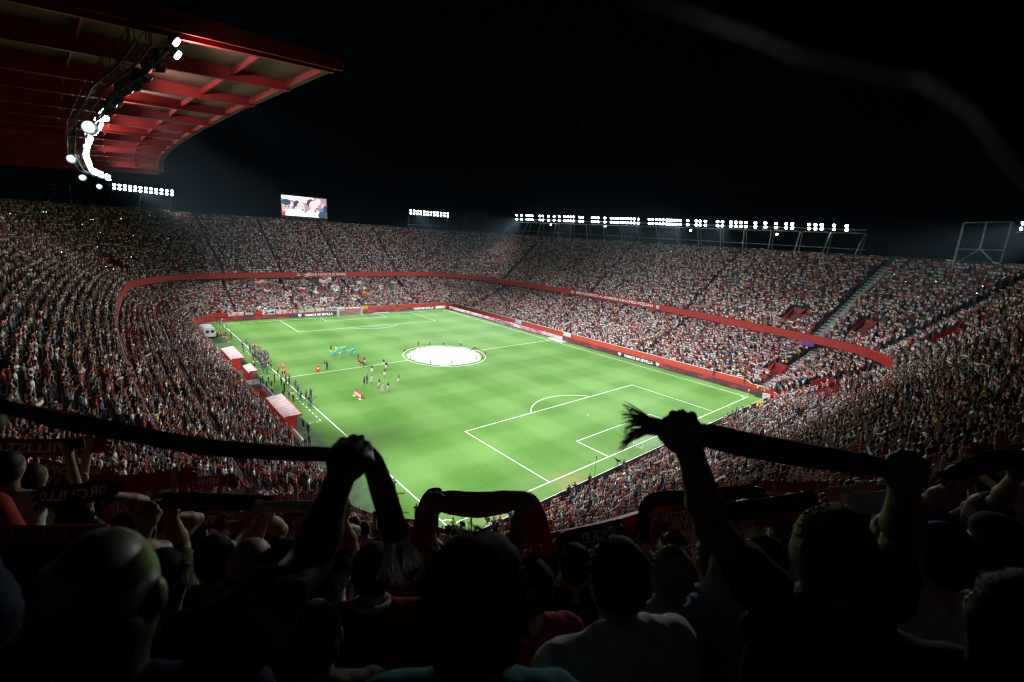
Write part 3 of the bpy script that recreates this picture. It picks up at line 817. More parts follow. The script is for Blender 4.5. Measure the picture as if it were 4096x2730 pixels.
# red edge plate on the end of the roof nearest the camera
tp = TIPS[0]; m = MB()
for (va, vb) in ((tp[0]+.5, tp[0]-14), (tp[0]-14, tp[0]-30), (tp[0]-30, VB)):
    za, zb = beam_top(tp, min(va, tp[0])), beam_top(tp, vb)
    m.hexa([(vb, tp[1]-.62, zb-1.05), (va, tp[1]-.62, za-.5), (va, tp[1]-.5, za-.5), (vb, tp[1]-.5, zb-1.05), (vb, tp[1]-.62, zb+.34), (va, tp[1]-.62, za+.3), (va, tp[1]-.5, za+.3), (vb, tp[1]-.5, zb+.34)])
keep(m.build('edge_plate', ROOFRED), roof)
# catwalk with floodlights hung below the roof
cw_px = [(690, 170, 3.6), (670, 195, 5.6), (600, 270, 10), (490, 345, 18), (400, 460, 33), (345, 540, 47), (330, 610, 68), (360, 680, 97), (440, 715, 112)]
CW = np.array([at_y(x, y, u) for x, y, u in cw_px])
cat = tag(empty('lighting_catwalk', (-20, 55, 36)), 'curved catwalk carrying floodlights, hung under the red roof', 'lighting catwalk')
def cwp(u): return np.array([np.interp(u, CW[:, 1], CW[:, 0]), u, np.interp(u, CW[:, 1], CW[:, 2])])
m = MB(); us = np.linspace(4, 112, 55)
for a, b_ in zip(us[:-1], us[1:]):
    p, q = cwp(a)+np.array([-1.3, 0, -.3]), cwp(b_)+np.array([-1.3, 0, -.3])
    for dx in (-.36, .36): m.beam(p+np.array([dx, 0, 0]), q+np.array([dx, 0, 0]), .07, .16)
    for t_ in (.25, .75): m.beam(p+(q-p)*t_-np.array([.36, 0, 0]), p+(q-p)*t_+np.array([.36, 0, 0]), .10, .05)
    for dx in (-.38, .38): m.tube(p+np.array([dx, 0, 1.1]), q+np.array([dx, 0, 1.1]), .035, n=5); m.tube(p+np.array([dx, 0, .1]), p+np.array([dx, 0, 1.1]), .03, n=5)
    m.tube(cwp(a)+np.array([-.2, 0, -.35]), cwp(b_)+np.array([-.2, 0, -.35]), .09, n=6)
keep(m.build('walkway', BLACK), cat)
for tp in TIPS:
    if tp[1] > 113: continue
    p = cwp(max(tp[1], 4))+np.array([-1.3, 0, 0]); m = MB()
    for dx in (-.5, .5): m.tube(p+np.array([dx, 0, -.2]), (p[0]+dx, tp[1], rz(tp, p[0])+.1), .05, n=6)
    keep(m.build('hanger', ROOFRED), cat)
k = 0
for u in list(np.arange(4.6, 30, 1.15))+list(np.arange(30, 111, 1.05)):
    for dz in (.28, -.42):
        if math.sin(u*7.3+dz*9) > .45: continue
        p = cwp(u)+np.array([.25+.1*math.sin(u*3), 0, dz])
        if u < 30:
            litn = u < 6.0 or 8.5 < u < 10.3 or 26 < u < 27.5
            tgt = np.array([46, 55+20*math.sin(u), 0]) if not litn else np.array([20, -12, 6])
            floodlight(cat, p, tgt, dim=not litn, s=.85)
        else:
            floodlight(cat, p, np.array([18+10*math.sin(u*1.3), -2+16*math.sin(u*2.1), 3.]), s=.72)
    k += 1
dome = MB()
n = 20; prof = [(.02, .55), (.2, .5), (.42, .34), (.6, .05), (.62, 0), (.55, .04), (.38, .28), (.12, .42)]
V = [(r*math.cos(a), z_, r*math.sin(a)) for r, z_ in [(r_, -zz) for r_, zz in prof] for a in np.linspace(0, 2*math.pi, n, endpoint=False)]
dome.add(V, [(i*n+j, i*n+(j+1) % n, (i+1)*n+(j+1) % n, (i+1)*n+j) for i in range(len(prof)-1) for j in range(n)])
dome_me = dome.mesh('dome', noisy('grey_reflector', (.55, .6, .63), (.4, .45, .48), 4, .35, .3), True)
for (x, y, u) in ((360, 512, 26), (286, 637, 62), (331, 712, 90), (398, 747, 112)):
    p = at_y(x, y, u); d = link('work_light', dome_me, cat); d.location = Vector([float(a) for a in p])-cat.location
    d.rotation_euler = look_rot(np.array([-10, -25, 20])-p); l = link('lens', LAMP_L, d); l.location = (0, -.2, 0); l.scale = (.5, .5, .5)
# beams of the floodlights: (gantry, position along it, target on the pitch, kilowatts, cone)
BEAMS = [('FL', 148.0, 8, 40, 60.0, 34), ('FL', 148.0, 25, 40, 60.0, 34), ('FL', 148.0, 45, 40, 60.0, 34), ('FL', 148.0, 45, 85, 60.0, 34), ('FL', 148.0, 25, 40, 60.0, 34), ('FL', 148.0, 45, 40, 60.0, 34), ('FL', 148.0, 45, 85, 60.0, 34), ('FL', 148.0, 45, 98, 60.0, 34), ('FR', 150.0, 25, 85, 15.4, 34), ('FR', 150.0, 45, 40, 60.0, 34), ('FR', 150.0, 60, 40, 60.0, 34), ('FR', 150.0, 25, 85, 60.0, 34), ('FR', 150.0, 45, 40, 60.0, 34), ('FR', 150.0, 60, 40, 60.0, 34), ('L', 70.5, 60, 36, 90.9, 46), ('L', 58.0, 12, 52, 58.6, 46), ('L', 58.0, 12, 84, 53.1, 46), ('L', 58.0, 60, 20, 85.6, 46), ('L', 58.0, 60, 52, 46.0, 46), ('L', 83.0, 60, 52, 79.8, 46), ('L', 95.5, 12, 100, 117.3, 46), ('L', 95.5, 12, 114, 51.4, 46), ('L', 95.5, 60, 52, 82.7, 46), ('L', 45.5, 12, 20, 13.5, 46), ('L', 45.5, 12, 84, 98.0, 46), ('L', 45.5, 44, 4, 200.0, 46), ('L', 45.5, 60, 4, 13.7, 46), ('L', 45.5, 60, 36, 25.4, 46), ('L', 45.5, 60, 52, 34.4, 46), ('L', 33.0, 12, 20, 22.0, 46), ('L', 33.0, 12, 36, 126.4, 46), ('L', 33.0, 12, 52, 8.8, 46), ('L', 33.0, 12, 68, 119.6, 46), ('L', 20.5, 12, 4, 174.4, 46), ('L', 8.0, 12, 52, 23.0, 46), ('L', 8.0, 60, 20, 87.1, 46), ('N', -39.6, 20, 8, 111.7, 40), ('N', -39.6, 60, 8, 200.0, 40), ('N', -39.6, 60, 25, 103.2, 40), ('N', -39.6, 60, 75, 200.0, 40), ('N', -39.6, 60, 95, 200.0, 40), ('N', -37.2, 20, 8, 65.1, 40), ('N', -37.2, 60, 8, 57.8, 40), ('N', -37.2, 60, 95, 111.9, 40), ('N', -34.8, 20, 8, 39.9, 40), ('R', 15.0, 56, 52, 45.0, 44), ('R', 29.0, 10, 4, 115.9, 44), ('R', 43.0, 10, 4, 200.0, 44), ('R', 43.0, 56, 52, 68.7, 44), ('R', 57.0, 10, 20, 100.3, 44), ('R', 57.0, 40, 52, 43.3, 44), ('R', 71.0, 10, 52, 35.1, 44), ('R', 85.0, 56, 68, 143.0, 44), ('R', 113.0, 10, 84, 200.0, 44), ('R', 113.0, 10, 100, 76.8, 44), ('R', 113.0, 24, 84, 21.2, 44), ('R', 113.0, 40, 84, 147.8, 44), ('R', 113.0, 56, 84, 115.2, 44), ('R', 113.0, 56, 100, 122.2, 44), ('R', 113.0, 56, 114, 63.5, 44)]
for gname, s_, tx, ty, kw, cone in BEAMS:
    nsp = 1
    for j in range(nsp):
        dj = (j-(nsp-1)/2)*(3.5 if gname != 'R' else 6.0)
        if gname == 'L': p = cwp(np.clip(s_+dj, 5, 111))+np.array([1.1, 0, -.3])
        elif gname == 'R': p = ends[1]+(ends[0]-ends[1])*np.clip((s_+dj-ends[1][1])/(ends[0][1]-ends[1][1]), .01, .99)+np.array([-1.3, 0, .3])
        elif gname == 'N': p = NG+dirn*(2+SPOT_N[0] % 7)+np.array([-.3, .6, 0])
        else: p = np.array([{'FR': 82, 'FL': -12}[gname]+dj, 149.5, 33.6])
        spot(p, (tx, ty, 0), kw*1000*GAIN/nsp, cone)
for u in np.linspace(6, 106, 9):      # spill of the lamps on the roof steel around them
    spot(cwp(u)+np.array([.9, 0, .1]), cwp(u)+np.array([6, 0, 1.6]), 2300, 150, .6, size=.4)
# ------------------------------------------------------------------ video screen over the far stand
TL, TR_, BR, BL = at_y(1127, 780, 152), at_y(1305, 797, 152), at_y(1305, 873, 152), at_y(1128, 862, 152)
TL[0] = BL[0]; TR_[0] = BR[0] = TR_[0]
x0, x1 = BL[0], BR[0]; zb_ = (BL[2]+BR[2])/2; zt_ = (TL[2]+TR_[2])/2
scr = tag(empty('video_screen', ((x0+x1)/2, 152, up_z(NU-1)+2)), 'bright video screen on a steel frame above the far stand', 'video screen')
m = MB(); m.box((x0-.35, 152.05, zb_-.8), (x1+.35, 153.2, zt_+.3)); keep(m.build('casing', BLACK), scr)
m = MB()
for q in range(9):
    xx = x0+(x1-x0)*q/8; m.tube((xx, 152.6, up_z(NU-1)-.3), (xx, 152.6, zb_-.75), .09)
    if q < 8: m.tube((xx, 152.6, up_z(NU-1)+.4), (xx+(x1-x0)/8, 152.6, zb_-.75), .05)
keep(m.build('support_frame', STEEL), scr)
Wd, Hd = x1-x0, zt_-zb_
def sp(x, y, d): return (x0+x*Wd, 152.0-d, zb_+y*Hd)
def blob(m, cx, cy, rx, ry, d, mi, n=22, rot=0, sq=1.0):
    V = [(cx+rx*math.copysign(abs(math.cos(a))**sq, math.cos(a))*math.cos(rot)-ry*math.copysign(abs(math.sin(a))**sq, math.sin(a))*math.sin(rot)*Hd/Wd, cy+rx*math.cos(a)*math.sin(rot)*Wd/Hd+ry*math.copysign(abs(math.sin(a))**sq, math.sin(a))*math.cos(rot)) for a in np.linspace(0, 2*math.pi, n, endpoint=False)]
    V = [(min(max(x, .0), 1.), min(max(y, .0), 1.)) for x, y in V]
    m.add([sp(x, y, d) for x, y in V], [tuple(range(n))], mi)
SC = [emit('screen_'+nm, c, s) for nm, c, s in (('background', (.50, .36, .46), 1.0), ('white', (.95, .96, 1.0), 1.5), ('skin', (.80, .52, .50), 1.1), ('dark_hair', (.05, .055, .11), 1.0), ('blue', (.10, .30, .62), 1.0), ('red', (.75, .06, .10), 1.0), ('navy', (.03, .09, .16), 1.0), ('light_skin', (.95, .74, .74), 1.15), ('mouth', (.35, .10, .14), 1.0))]
m = MB(); m.add([sp(0, 0, 0), sp(1, 0, 0), sp(1, 1, 0), sp(0, 1, 0)], [(0, 1, 2, 3)], 0)
m.add([sp(0, .84, .02), sp(.72, .66, .02), sp(.70, .99, .02), (sp(0, .995, .02))], [(0, 1, 2, 3)], 1)
for (x, y, rx, ry, d, mi) in [(.19, .52, .06, .20, .025, 7), (.80, .80, .07, .16, .025, 7), (.92, .55, .05, .2, .03, 2), (.10, .42, .095, .30, .03, 2), (.10, .66, .10, .15, .035, 6), (.06, .06, .07, .12, .032, 5), (.08, .44, .02, .03, .04, 3), (.15, .44, .02, .03, .04, 3), (.11, .27, .04, .03, .04, 1),
                              (.24, .30, .03, .20, .03, 4), (.33, .50, .075, .30, .036, 3), (.41, .42, .09, .30, .04, 7), (.30, .42, .02, .06, .045, 7), (.45, .34, .025, .05, .05, 8), (.38, .50, .04, .045, .05, 3), (.385, .50, .034, .036, .055, 7), (.47, .50, .035, .045, .05, 3), (.475, .50, .029, .036, .055, 7), (.30, .06, .23, .30, .05, 1),
                              (.64, .70, .095, .22, .045, 3), (.70, .55, .105, .30, .05, 7), (.62, .48, .03, .09, .055, 2), (.78, .46, .03, .05, .06, 8), (.70, .05, .19, .34, .055, 1), (.74, .33, .03, .08, .06, 5), (.90, .28, .09, .22, .052, 4), (.90, .12, .10, .2, .056, 6), (.97, .45, .05, .2, .058, 3)]:
    blob(m, x, y, rx, ry, d, mi)
disp = keep(m.build('display', SC), scr)
P, Fk = text_geo('NCA ME RI', .0, 1.25); wd = P[:, 0].max()
V = [sp(.03+p[0]/wd*.56, .90-p[0]/wd*.13+p[1]*.10, .06) for p in P]
keep(link('display_lettering', mesh('display_lettering', V, Fk, SC[5])), scr)

# ------------------------------------------------------------------ bare steel frames on the rim
def steel_frame(px, X, Y, label, braces):
    g = (lambda p: at_x(p[0], p[1], X)) if X is not None else (lambda p: at_y(p[0], p[1], Y))
    P = {k: g(v) for k, v in px.items()}
    root = tag(empty('steel_frame', (P['bl']+P['br'])/2), label, 'steel frame')
    for a, b_ in (('bl', 'tl'), ('br', 'tr')): m = MB(); m.tube(P[a]-np.array([0, 0, 1.2]), P[b_], .16); keep(m.build('post', STEEL), root)
    for a, b_ in braces: m = MB(); m.tube(P[a], P[b_], .11); keep(m.build('brace', STEEL), root)
    back = np.array([2.2, 0, 0]) if X is not None else np.array([0, 2.2, 0])
    for a, b_ in (('bl', 'tl'), ('br', 'tr')): m = MB(); m.tube(P[a]+back-np.array([0, 0, 1.0]), P[b_], .07); keep(m.build('back_stay', STEEL), root)
steel_frame(dict(tl=(1866, 850), tr=(1942, 852), bl=(1864, 924), br=(1940, 926), tm=(1904, 851), mm=(1903, 900)), None, 152, 'empty square steel frame between two floodlight gantries', [('tl', 'tr'), ('bl', 'br'), ('tm', 'mm'), ('mm', 'bl'), ('mm', 'br')])
steel_frame(dict(tl=(3856, 892), tr=(4050, 888), bl=(3812, 1062), br=(3998, 1074), tm=(3946, 890), mm=(3920, 997), ml=(3828, 997), mr=(4018, 1002)), 100, None, 'tall bare steel frame leaning over the near corner rim', [('tl', 'tr'), ('ml', 'mr'), ('tm', 'mm'), ('mm', 'bl'), ('mm', 'br')])
steel_frame(dict(tl=(160, 740), tr=(275, 735), bl=(170, 830), br=(288, 834), tm=(218, 738), mm=(220, 775), ml=(165, 776), mr=(280, 776)), None, 150, 'steel frame standing in the dark below the roof at the far corner', [('tl', 'tr'), ('ml', 'mr'), ('tm', 'mm'), ('mm', 'bl'), ('mm', 'br')])
# ------------------------------------------------------------------ people (small figures): feet at the origin, facing +Y
M_SKIN = attr_mat('skin', 'skin', .6); M_SHIRT = attr_mat('shirt_cloth', 'shirt'); M_TROU = attr_mat('trouser_cloth', 'trouser')
M_HAIR = attr_mat('hair', 'hairc', .6); M_SHOE = noisy('dark_shoe', (.03, .03, .035), None, 6); M_SCARF = attr_mat('scarf_knit', 'scarfc'); M_SCARF2 = attr_mat('scarf_knit_stripe', 'scarfd')
PMATS = [M_SKIN, M_SHIRT, M_TROU, M_HAIR, M_SHOE, M_SCARF, M_SCARF2]
V3 = lambda *a: np.array(a, float)
def person_prims(LE, LH, RE, RH, lean=0.0, long_hair=False, shorts=False, legs=None, cap=False, sleeve=.55, head_turn=0.0):
    """L/R elbow and hand points; sleeve = share of the upper arm covered"""
    P = []
    ly = lambda z: lean*max(z-.95, 0)
    T = lambda x, y, z: V3(x, y+ly(z), z)
    hip = .93
    lg = legs or (((-.10, .0, hip), (-.12, .03, .50), (-.13, -.02, .09)), ((.10, .0, hip), (.12, .03, .50), (.13, -.02, .09)))
    for (a, k, f) in lg:
        P += [p_cone(a, k, .088, .062, .03, 2), p_cone(k, f, .058, .042, .02, 0 if shorts else 2)]
        P += [p_cone(V3(*f)+V3(0, 0, -.045), V3(*f)+V3(0, .15, -.055), .045, .036, .02, 4)]
        if shorts: P += [p_cone(a, V3(*a)+(V3(*k)-V3(*a))*.7, .10, .088, .02, 2)]
    P += [p_ell(T(0, 0, .97), (.165, .115, .13), .05, 2), p_ell(T(0, 0, 1.14), (.155, .11, .17), .06, 1), p_ell(T(0, .005, 1.31), (.178, .115, .16), .06, 1)]
    P += [p_cone(T(-.155, -.01, 1.42), T(.155, -.01, 1.42), .062, .062, .05, 1)]
    P += [p_cone(T(0, -.01, 1.44), T(0, .01, 1.56), .056, .052, .03, 0)]
    hc = T(0, .025, 1.645)
    P += [p_ell(hc, (.076, .094, .112), .02, 0), p_ell(hc+V3(0, .085, -.02), (.018, .022, .03), .02, 0)]
    P += [p_ell(hc+V3(0, -.022, .032), (.083, .088, .098), .01, 3)]
    P += [p_ell(hc+V3(0, -.042, -.03), (.080, .066, .068), .01, 3)]
    if long_hair: P += [p_cone(hc+V3(0, -.05, -.02), hc+V3(0, -.085, -.2), .07, .05, .03, 3)]
    if cap: P += [p_cone(hc+V3(0, .06, .05), hc+V3(0, .15, .045), .05, .03, .02, 1)]
    for s, E, Hn in ((-1, LE, LH), (1, RE, RH)):
        S = T(s*.185, -.005, 1.415); E = V3(*E); Hn = V3(*Hn)
        Mp = S+(E-S)*sleeve
        P += [p_cone(S, Mp, .058, .054, .03, 1), p_cone(Mp, E, .044, .038, .01, 0), p_cone(E, Hn, .038, .028, .015, 0)]
        d = (Hn-E)/np.linalg.norm(Hn-E)
        P += [p_cone(Hn, Hn+d*.09, .036, .03, .015, 0)]
    return P
def scarf_strip(a, b, w, sag, n=8, tail=.0):
    """(V, F, mat) of a thin closed band between two hands, hanging below the line"""
    a, b = V3(*a), V3(*b); V = []; F = []; M = []
    ts = np.linspace(-tail, 1+tail, n+1)
    for t in ts:
        c = a+(b-a)*t; c = c-V3(0, 0, sag*4*max(t*(1-t), -.3 if tail else 0))
        th = .012
        V += [c+V3(0, -th, .02), c+V3(0, th, .02), c+V3(0, th, -w), c+V3(0, -th, -w)]
    for i in range(n):
        o = 4*i
        for k in range(4): F.append((o+k, o+(k+1) % 4, o+4+(k+1) % 4, o+4+k)); M.append(5 if i % 3 else 6)
    F += [(0, 3, 2, 1), (4*n, 4*n+1, 4*n+2, 4*n+3)]; M += [5, 5]
    return V, F, M
POSES = {}
def pose(name, *a, scarf=None, **k): POSES[name] = (a, k, scarf)
pose('scarf_high', (-.33, .02, 1.60), (-.36, .10, 1.86), (.33, .02, 1.60), (.36, .10, 1.86), scarf=((-.40, .12, 1.95), (.40, .12, 1.95), .17, .03))
pose('scarf_tilt', (-.34, .04, 1.55), (-.40, .12, 1.80), (.32, .02, 1.62), (.34, .10, 1.90), scarf=((-.45, .14, 1.88), (.40, .12, 1.99), .16, .05))
pose('scarf_wide', (-.40, .04, 1.56), (-.56, .10, 1.78), (.40, .04, 1.56), (.56, .10, 1.78), scarf=((-.62, .12, 1.86), (.62, .12, 1.86), .15, .07))
pose('scarf_long_hair', (-.32, .03, 1.60), (-.34, .12, 1.84), (.32, .03, 1.60), (.34, .12, 1.84), scarf=((-.40, .14, 1.93), (.40, .14, 1.91), .18, .04), long_hair=True)
pose('arms_up', (-.30, .06, 1.62), (-.27, .14, 1.90), (.33, .04, 1.60), (.38, .10, 1.86))
pose('clap', (-.27, .10, 1.19), (-.06, .32, 1.36), (.27, .10, 1.19), (.06, .32, 1.36))
pose('idle', (-.25, -.03, 1.16), (-.26, .06, .93), (.25, -.03, 1.16), (.26, .06, .93))
pose('idle_long_hair', (-.24, -.03, 1.16), (-.22, .09, .95), (.25, .02, 1.15), (.12, .20, 1.08), long_hair=True)
pose('phone', (-.24, .02, 1.17), (-.20, .12, .98), (.30, .16, 1.36), (.16, .36, 1.58), lean=.05)
pose('one_arm', (-.25, -.03, 1.16), (-.24, .08, .94), (.30, .05, 1.64), (.28, .10, 1.93))
pose('cap_fan', (-.26, .06, 1.18), (-.10, .28, 1.22), (.26, .06, 1.18), (.10, .28, 1.22), cap=True)
CROWD_POSES = list(POSES)
def pose_mesh(name, h, with_scarf=True):
    a, k, sc = POSES[name]
    V, Q, fm = sdf_geo(person_prims(*a, **k), h)
    V = V.tolist(); F = [tuple(q) for q in Q.tolist()]; M = fm.tolist()
    if sc is not None and with_scarf:
        v, f, mm = scarf_strip(*sc); n = len(V); V += [tuple(x) for x in v]; F += [tuple(i+n for i in q) for q in f]; M += mm
    elif name == 'phone':
        b = MB(); b.box((.10, .40, 1.60), (.24, .415, 1.68)); n = len(V); V += b.V; F += [tuple(i+n for i in q) for q in b.F]; M += [4]*len(b.F)
    me = mesh('person_'+name, V, F, PMATS, M, True)
    return me
crowd_src = bpy.data.collections.new('crowd_figures')
for q, nm in enumerate(CROWD_POSES):
    o = bpy.data.objects.new('%02d_figure' % q, pose_mesh(nm, .042)); crowd_src.objects.link(o)

SHIRTS = [((.74, .74, .73), 34), ((.46, .028, .024), 15), ((.60, .06, .035), 5), ((.020, .020, .024), 17), ((.022, .03, .075), 8), ((.05, .11, .32), 5), ((.22, .36, .52), 6), ((.20, .21, .22), 7), ((.42, .40, .36), 6), ((.62, .40, .04), 2), ((.06, .33, .32), 2), ((.50, .20, .26), 3), ((.05, .20, .07), 2), ((.62, .18, .03), 2)]
SKINS = [(.46, .26, .17), (.38, .21, .13), (.52, .31, .21), (.28, .15, .09)]
HAIRS = [(.018, .013, .010), (.03, .02, .013), (.012, .011, .011), (.09, .05, .025), (.22, .20, .18), (.20, .12, .05)]
TROUS = [(.025, .03, .05), (.05, .075, .13), (.02, .02, .022), (.16, .14, .11), (.10, .11, .12)]
SCARFS = [((.72, .66, .62), (.50, .03, .03), 42), ((.50, .028, .028), (.70, .66, .62), 34), ((.32, .018, .02), (.03, .03, .03), 12), ((.70, .68, .64), (.70, .68, .64), 12)]
_sw = np.array([w for _, w in SHIRTS], float); _sw /= _sw.sum()
_cw = np.array([w for *_, w in SCARFS], float); _cw /= _cw.sum()
def pick_look(n, white=1.0):
    w = _sw.copy(); w[0] *= white; w /= w.sum()
    si = rng.choice(len(SHIRTS), n, p=w); ci = rng.choice(len(SCARFS), n, p=_cw)
    j = lambda A: np.clip(A*(1+rng.normal(0, .10, (n, 1))), 0.004, .85)
    return dict(shirt=j(np.array([SHIRTS[i][0] for i in si])), skin=j(np.array(SKINS)[rng.integers(0, 4, n)]), hairc=j(np.array(HAIRS)[rng.choice(6, n, p=[.3, .25, .2, .12, .08, .05])]),
                trouser=j(np.array(TROUS)[rng.integers(0, 5, n)]), scarfc=j(np.array([SCARFS[i][0] for i in ci])), scarfd=j(np.array([SCARFS[i][1] for i in ci]))), si, ci
# ---- where everybody stands
side_of = np.zeros(NF, int)
for q, (s_, ids) in enumerate(SIDES):
    for i in ids: side_of[i] = q
def row_points(tier, k, spacing):
    """plan points along a row with facing angle; skips stairways and vomitories"""
    if tier: pts = np.array([up_pt(i, RD*(k+.38)) for i in range(NF)]); z = up_z(k)
    else: pts = np.array([low_pt(i, k+.38) for i in range(NF)]); z = low_z(k)
    Q = np.vstack([pts, pts[:1]]); s = np.r_[0, np.cumsum(np.linalg.norm(np.diff(Q, axis=0), axis=1))]
    n = int(s[-1]/spacing); t = (np.arange(n)+rng.uniform(-.22, .22, n)+rng.uniform(0, 1))*spacing % s[-1]
    x = np.interp(t, s, Q[:, 0]); y = np.interp(t, s, Q[:, 1])
    ii = np.interp(t, s, np.arange(NF+1)) % NF
    i0 = ii.astype(int) % NF
    ok = np.ones(n, bool)
    for ia, hw in AISLES:
        c = pts[ia]; ok &= np.hypot(x-c[0], y-c[1]) > hw+.22
    for iv, row, tv in VOMS:
        if tv == tier and row-1 <= k <= row+3: c = pts[iv]; ok &= np.hypot(x-c[0], y-c[1]) > 2.0
    if tier == 0 and k == GANG: sd = side_of[i0]; ok &= ((sd == 1) | (sd == 2)) | (rng.random(n) < .10)
    nx, ny = Nn[i0, 0], Nn[i0, 1]
    ang = np.arctan2(-ny, -nx)-math.pi/2          # local +Y turned to face inwards
    return x[ok], y[ok], np.full(ok.sum(), z), ang[ok], i0[ok]
rowsall = []
for tier, nr in ((0, NL-1), (1, NU)):
    for k in range(nr):
        x, y, z, a, i0 = row_points(tier, k, .53)
        jit = rng.normal(0, .13, (len(x), 2))
        rowsall.append(np.stack([x+jit[:, 0], y+jit[:, 1], z, a, np.full(len(x), tier), i0, np.full(len(x), k)], 1))
CR = np.concatenate(rowsall)
px = to_px(np.stack([CR[:, 0], CR[:, 1], CR[:, 2]+1.2], 1))
vis = (px[:, 2] > 1.0) & (px[:, 0] > -500) & (px[:, 0] < 4600) & (px[:, 1] < 3200)
dist = np.linalg.norm(CR[:, :3]-CAM, axis=1)
CR = CR[vis & (rng.random(len(CR)) < .965)]
dist = np.linalg.norm(CR[:, :3]-CAM, axis=1)
NEAR_R = 12.0
_p = to_px(np.stack([CR[:, 0], CR[:, 1], CR[:, 2]+1.75], 1)); _lim = np.interp(_p[:, 0], [1200, 1350, 1700, 2550, 2760, 2900], [1960, 2070, 2112, 2112, 2060, 1900])
_hide = (CR[:, 4] == 1) & (dist < 45) & (_p[:, 0] > 1200) & (_p[:, 0] < 2900) & (_p[:, 1] < _lim)     # those few seats stay empty: the corner of the pitch shows there
CR = CR[~_hide]; dist = dist[~_hide]
near_rows = CR[(dist <= NEAR_R)]
far_rows = CR[dist > NEAR_R]

def crowd_object(name, rows, label, weights, white=1.0):
    n = len(rows)
    me = bpy.data.meshes.new(name); me.vertices.add(n); me.vertices.foreach_set('co', rows[:, :3].astype(np.float32).ravel())
    look, _, _ = pick_look(n, white)
    w = np.array([weights.get(p, 0) for p in CROWD_POSES], float); w /= w.sum()
    var = rng.choice(len(CROWD_POSES), n, p=w)
    def at(nm, ty, arr):
        a = me.attributes.new(nm, ty, 'POINT'); a.data.foreach_set({'FLOAT': 'value', 'INT': 'value', 'FLOAT_VECTOR': 'vector'}[ty], arr.ravel())
    at('variant', 'INT', var.astype(np.int32)); at('turn', 'FLOAT', (rows[:, 3]+rng.normal(0, .25, n)).astype(np.float32)); at('size', 'FLOAT', np.clip(rng.normal(.985, .05, n), .8, 1.1).astype(np.float32))
    for k, v in look.items(): at(k, 'FLOAT_VECTOR', v.astype(np.float32))
    o = link(name, me)
    ng = bpy.data.node_groups.new('crowd_nodes', 'GeometryNodeTree')
    ng.interface.new_socket('Geometry', in_out='INPUT', socket_type='NodeSocketGeometry'); ng.interface.new_socket('Geometry', in_out='OUTPUT', socket_type='NodeSocketGeometry')
    N = ng.nodes; L = ng.links
    gi = N.new('NodeGroupInput'); go = N.new('NodeGroupOutput')
    m2p = N.new('GeometryNodeMeshToPoints'); iop = N.new('GeometryNodeInstanceOnPoints'); ci = N.new('GeometryNodeCollectionInfo')
    ci.inputs['Collection'].default_value = crowd_src; ci.inputs['Separate Children'].default_value = True; ci.inputs['Reset Children'].default_value = True
    L.new(gi.outputs[0], m2p.inputs['Mesh']); L.new(m2p.outputs[0], iop.inputs['Points']); L.new(ci.outputs[0], iop.inputs['Instance'])
    iop.inputs['Pick Instance'].default_value = True
    def na(nm, ty):
        x = N.new('GeometryNodeInputNamedAttribute'); x.data_type = ty; x.inputs['Name'].default_value = nm; return x.outputs['Attribute']
    L.new(na('variant', 'INT'), iop.inputs['Instance Index'])
    cx = N.new('ShaderNodeCombineXYZ'); L.new(na('turn', 'FLOAT'), cx.inputs['Z'])
    e2r = N.new('FunctionNodeEulerToRotation'); L.new(cx.outputs[0], e2r.inputs[0]); L.new(e2r.outputs[0], iop.inputs['Rotation'])
    cs = N.new('ShaderNodeCombineXYZ')
    for s in 'XYZ': L.new(na('size', 'FLOAT'), cs.inputs[s])
    L.new(cs.outputs[0], iop.inputs['Scale'])
    L.new(iop.outputs[0], go.inputs[0])
    md = o.modifiers.new('crowd', 'NODES'); md.node_group = ng
    return tag(o, label, 'crowd', kind='stuff')
W_SCARF = dict(scarf_high=16, scarf_tilt=10, scarf_wide=8, scarf_long_hair=6, arms_up=12, clap=12, idle=14, idle_long_hair=8, phone=6, one_arm=6, cap_fan=5)
W_MIX = dict(scarf_high=6, scarf_tilt=5, scarf_wide=4, scarf_long_hair=3, arms_up=8, clap=18, idle=22, idle_long_hair=10, phone=9, one_arm=6, cap_fan=8)
for q, (s_, ids) in enumerate(SIDES):
    for tier in (0, 1):
        sel = far_rows[(side_of[far_rows[:, 5].astype(int)] == q) & (far_rows[:, 4] == tier)]
        lab = {'near': 'behind the near goal', 'right': 'opposite the dugouts', 'far': 'behind the far goal', 'main': 'behind the dugouts'}[s_]
        if len(sel): crowd_object('crowd', sel, 'dense crowd holding up scarves in the %s tier %s' % (('lower', 'upper')[tier], lab), W_SCARF if s_ in ('right', 'far') and not (s_ == 'far' and tier) else W_MIX, 1.25 if s_ == 'right' else 1.5 if s_ == 'near' else 1.15)
print('crowd', len(far_rows), 'near', len(near_rows), 'rows', NU, 'rise', RISE, 'dcam', dcam, 'floor at cam', near_floor(CAM))
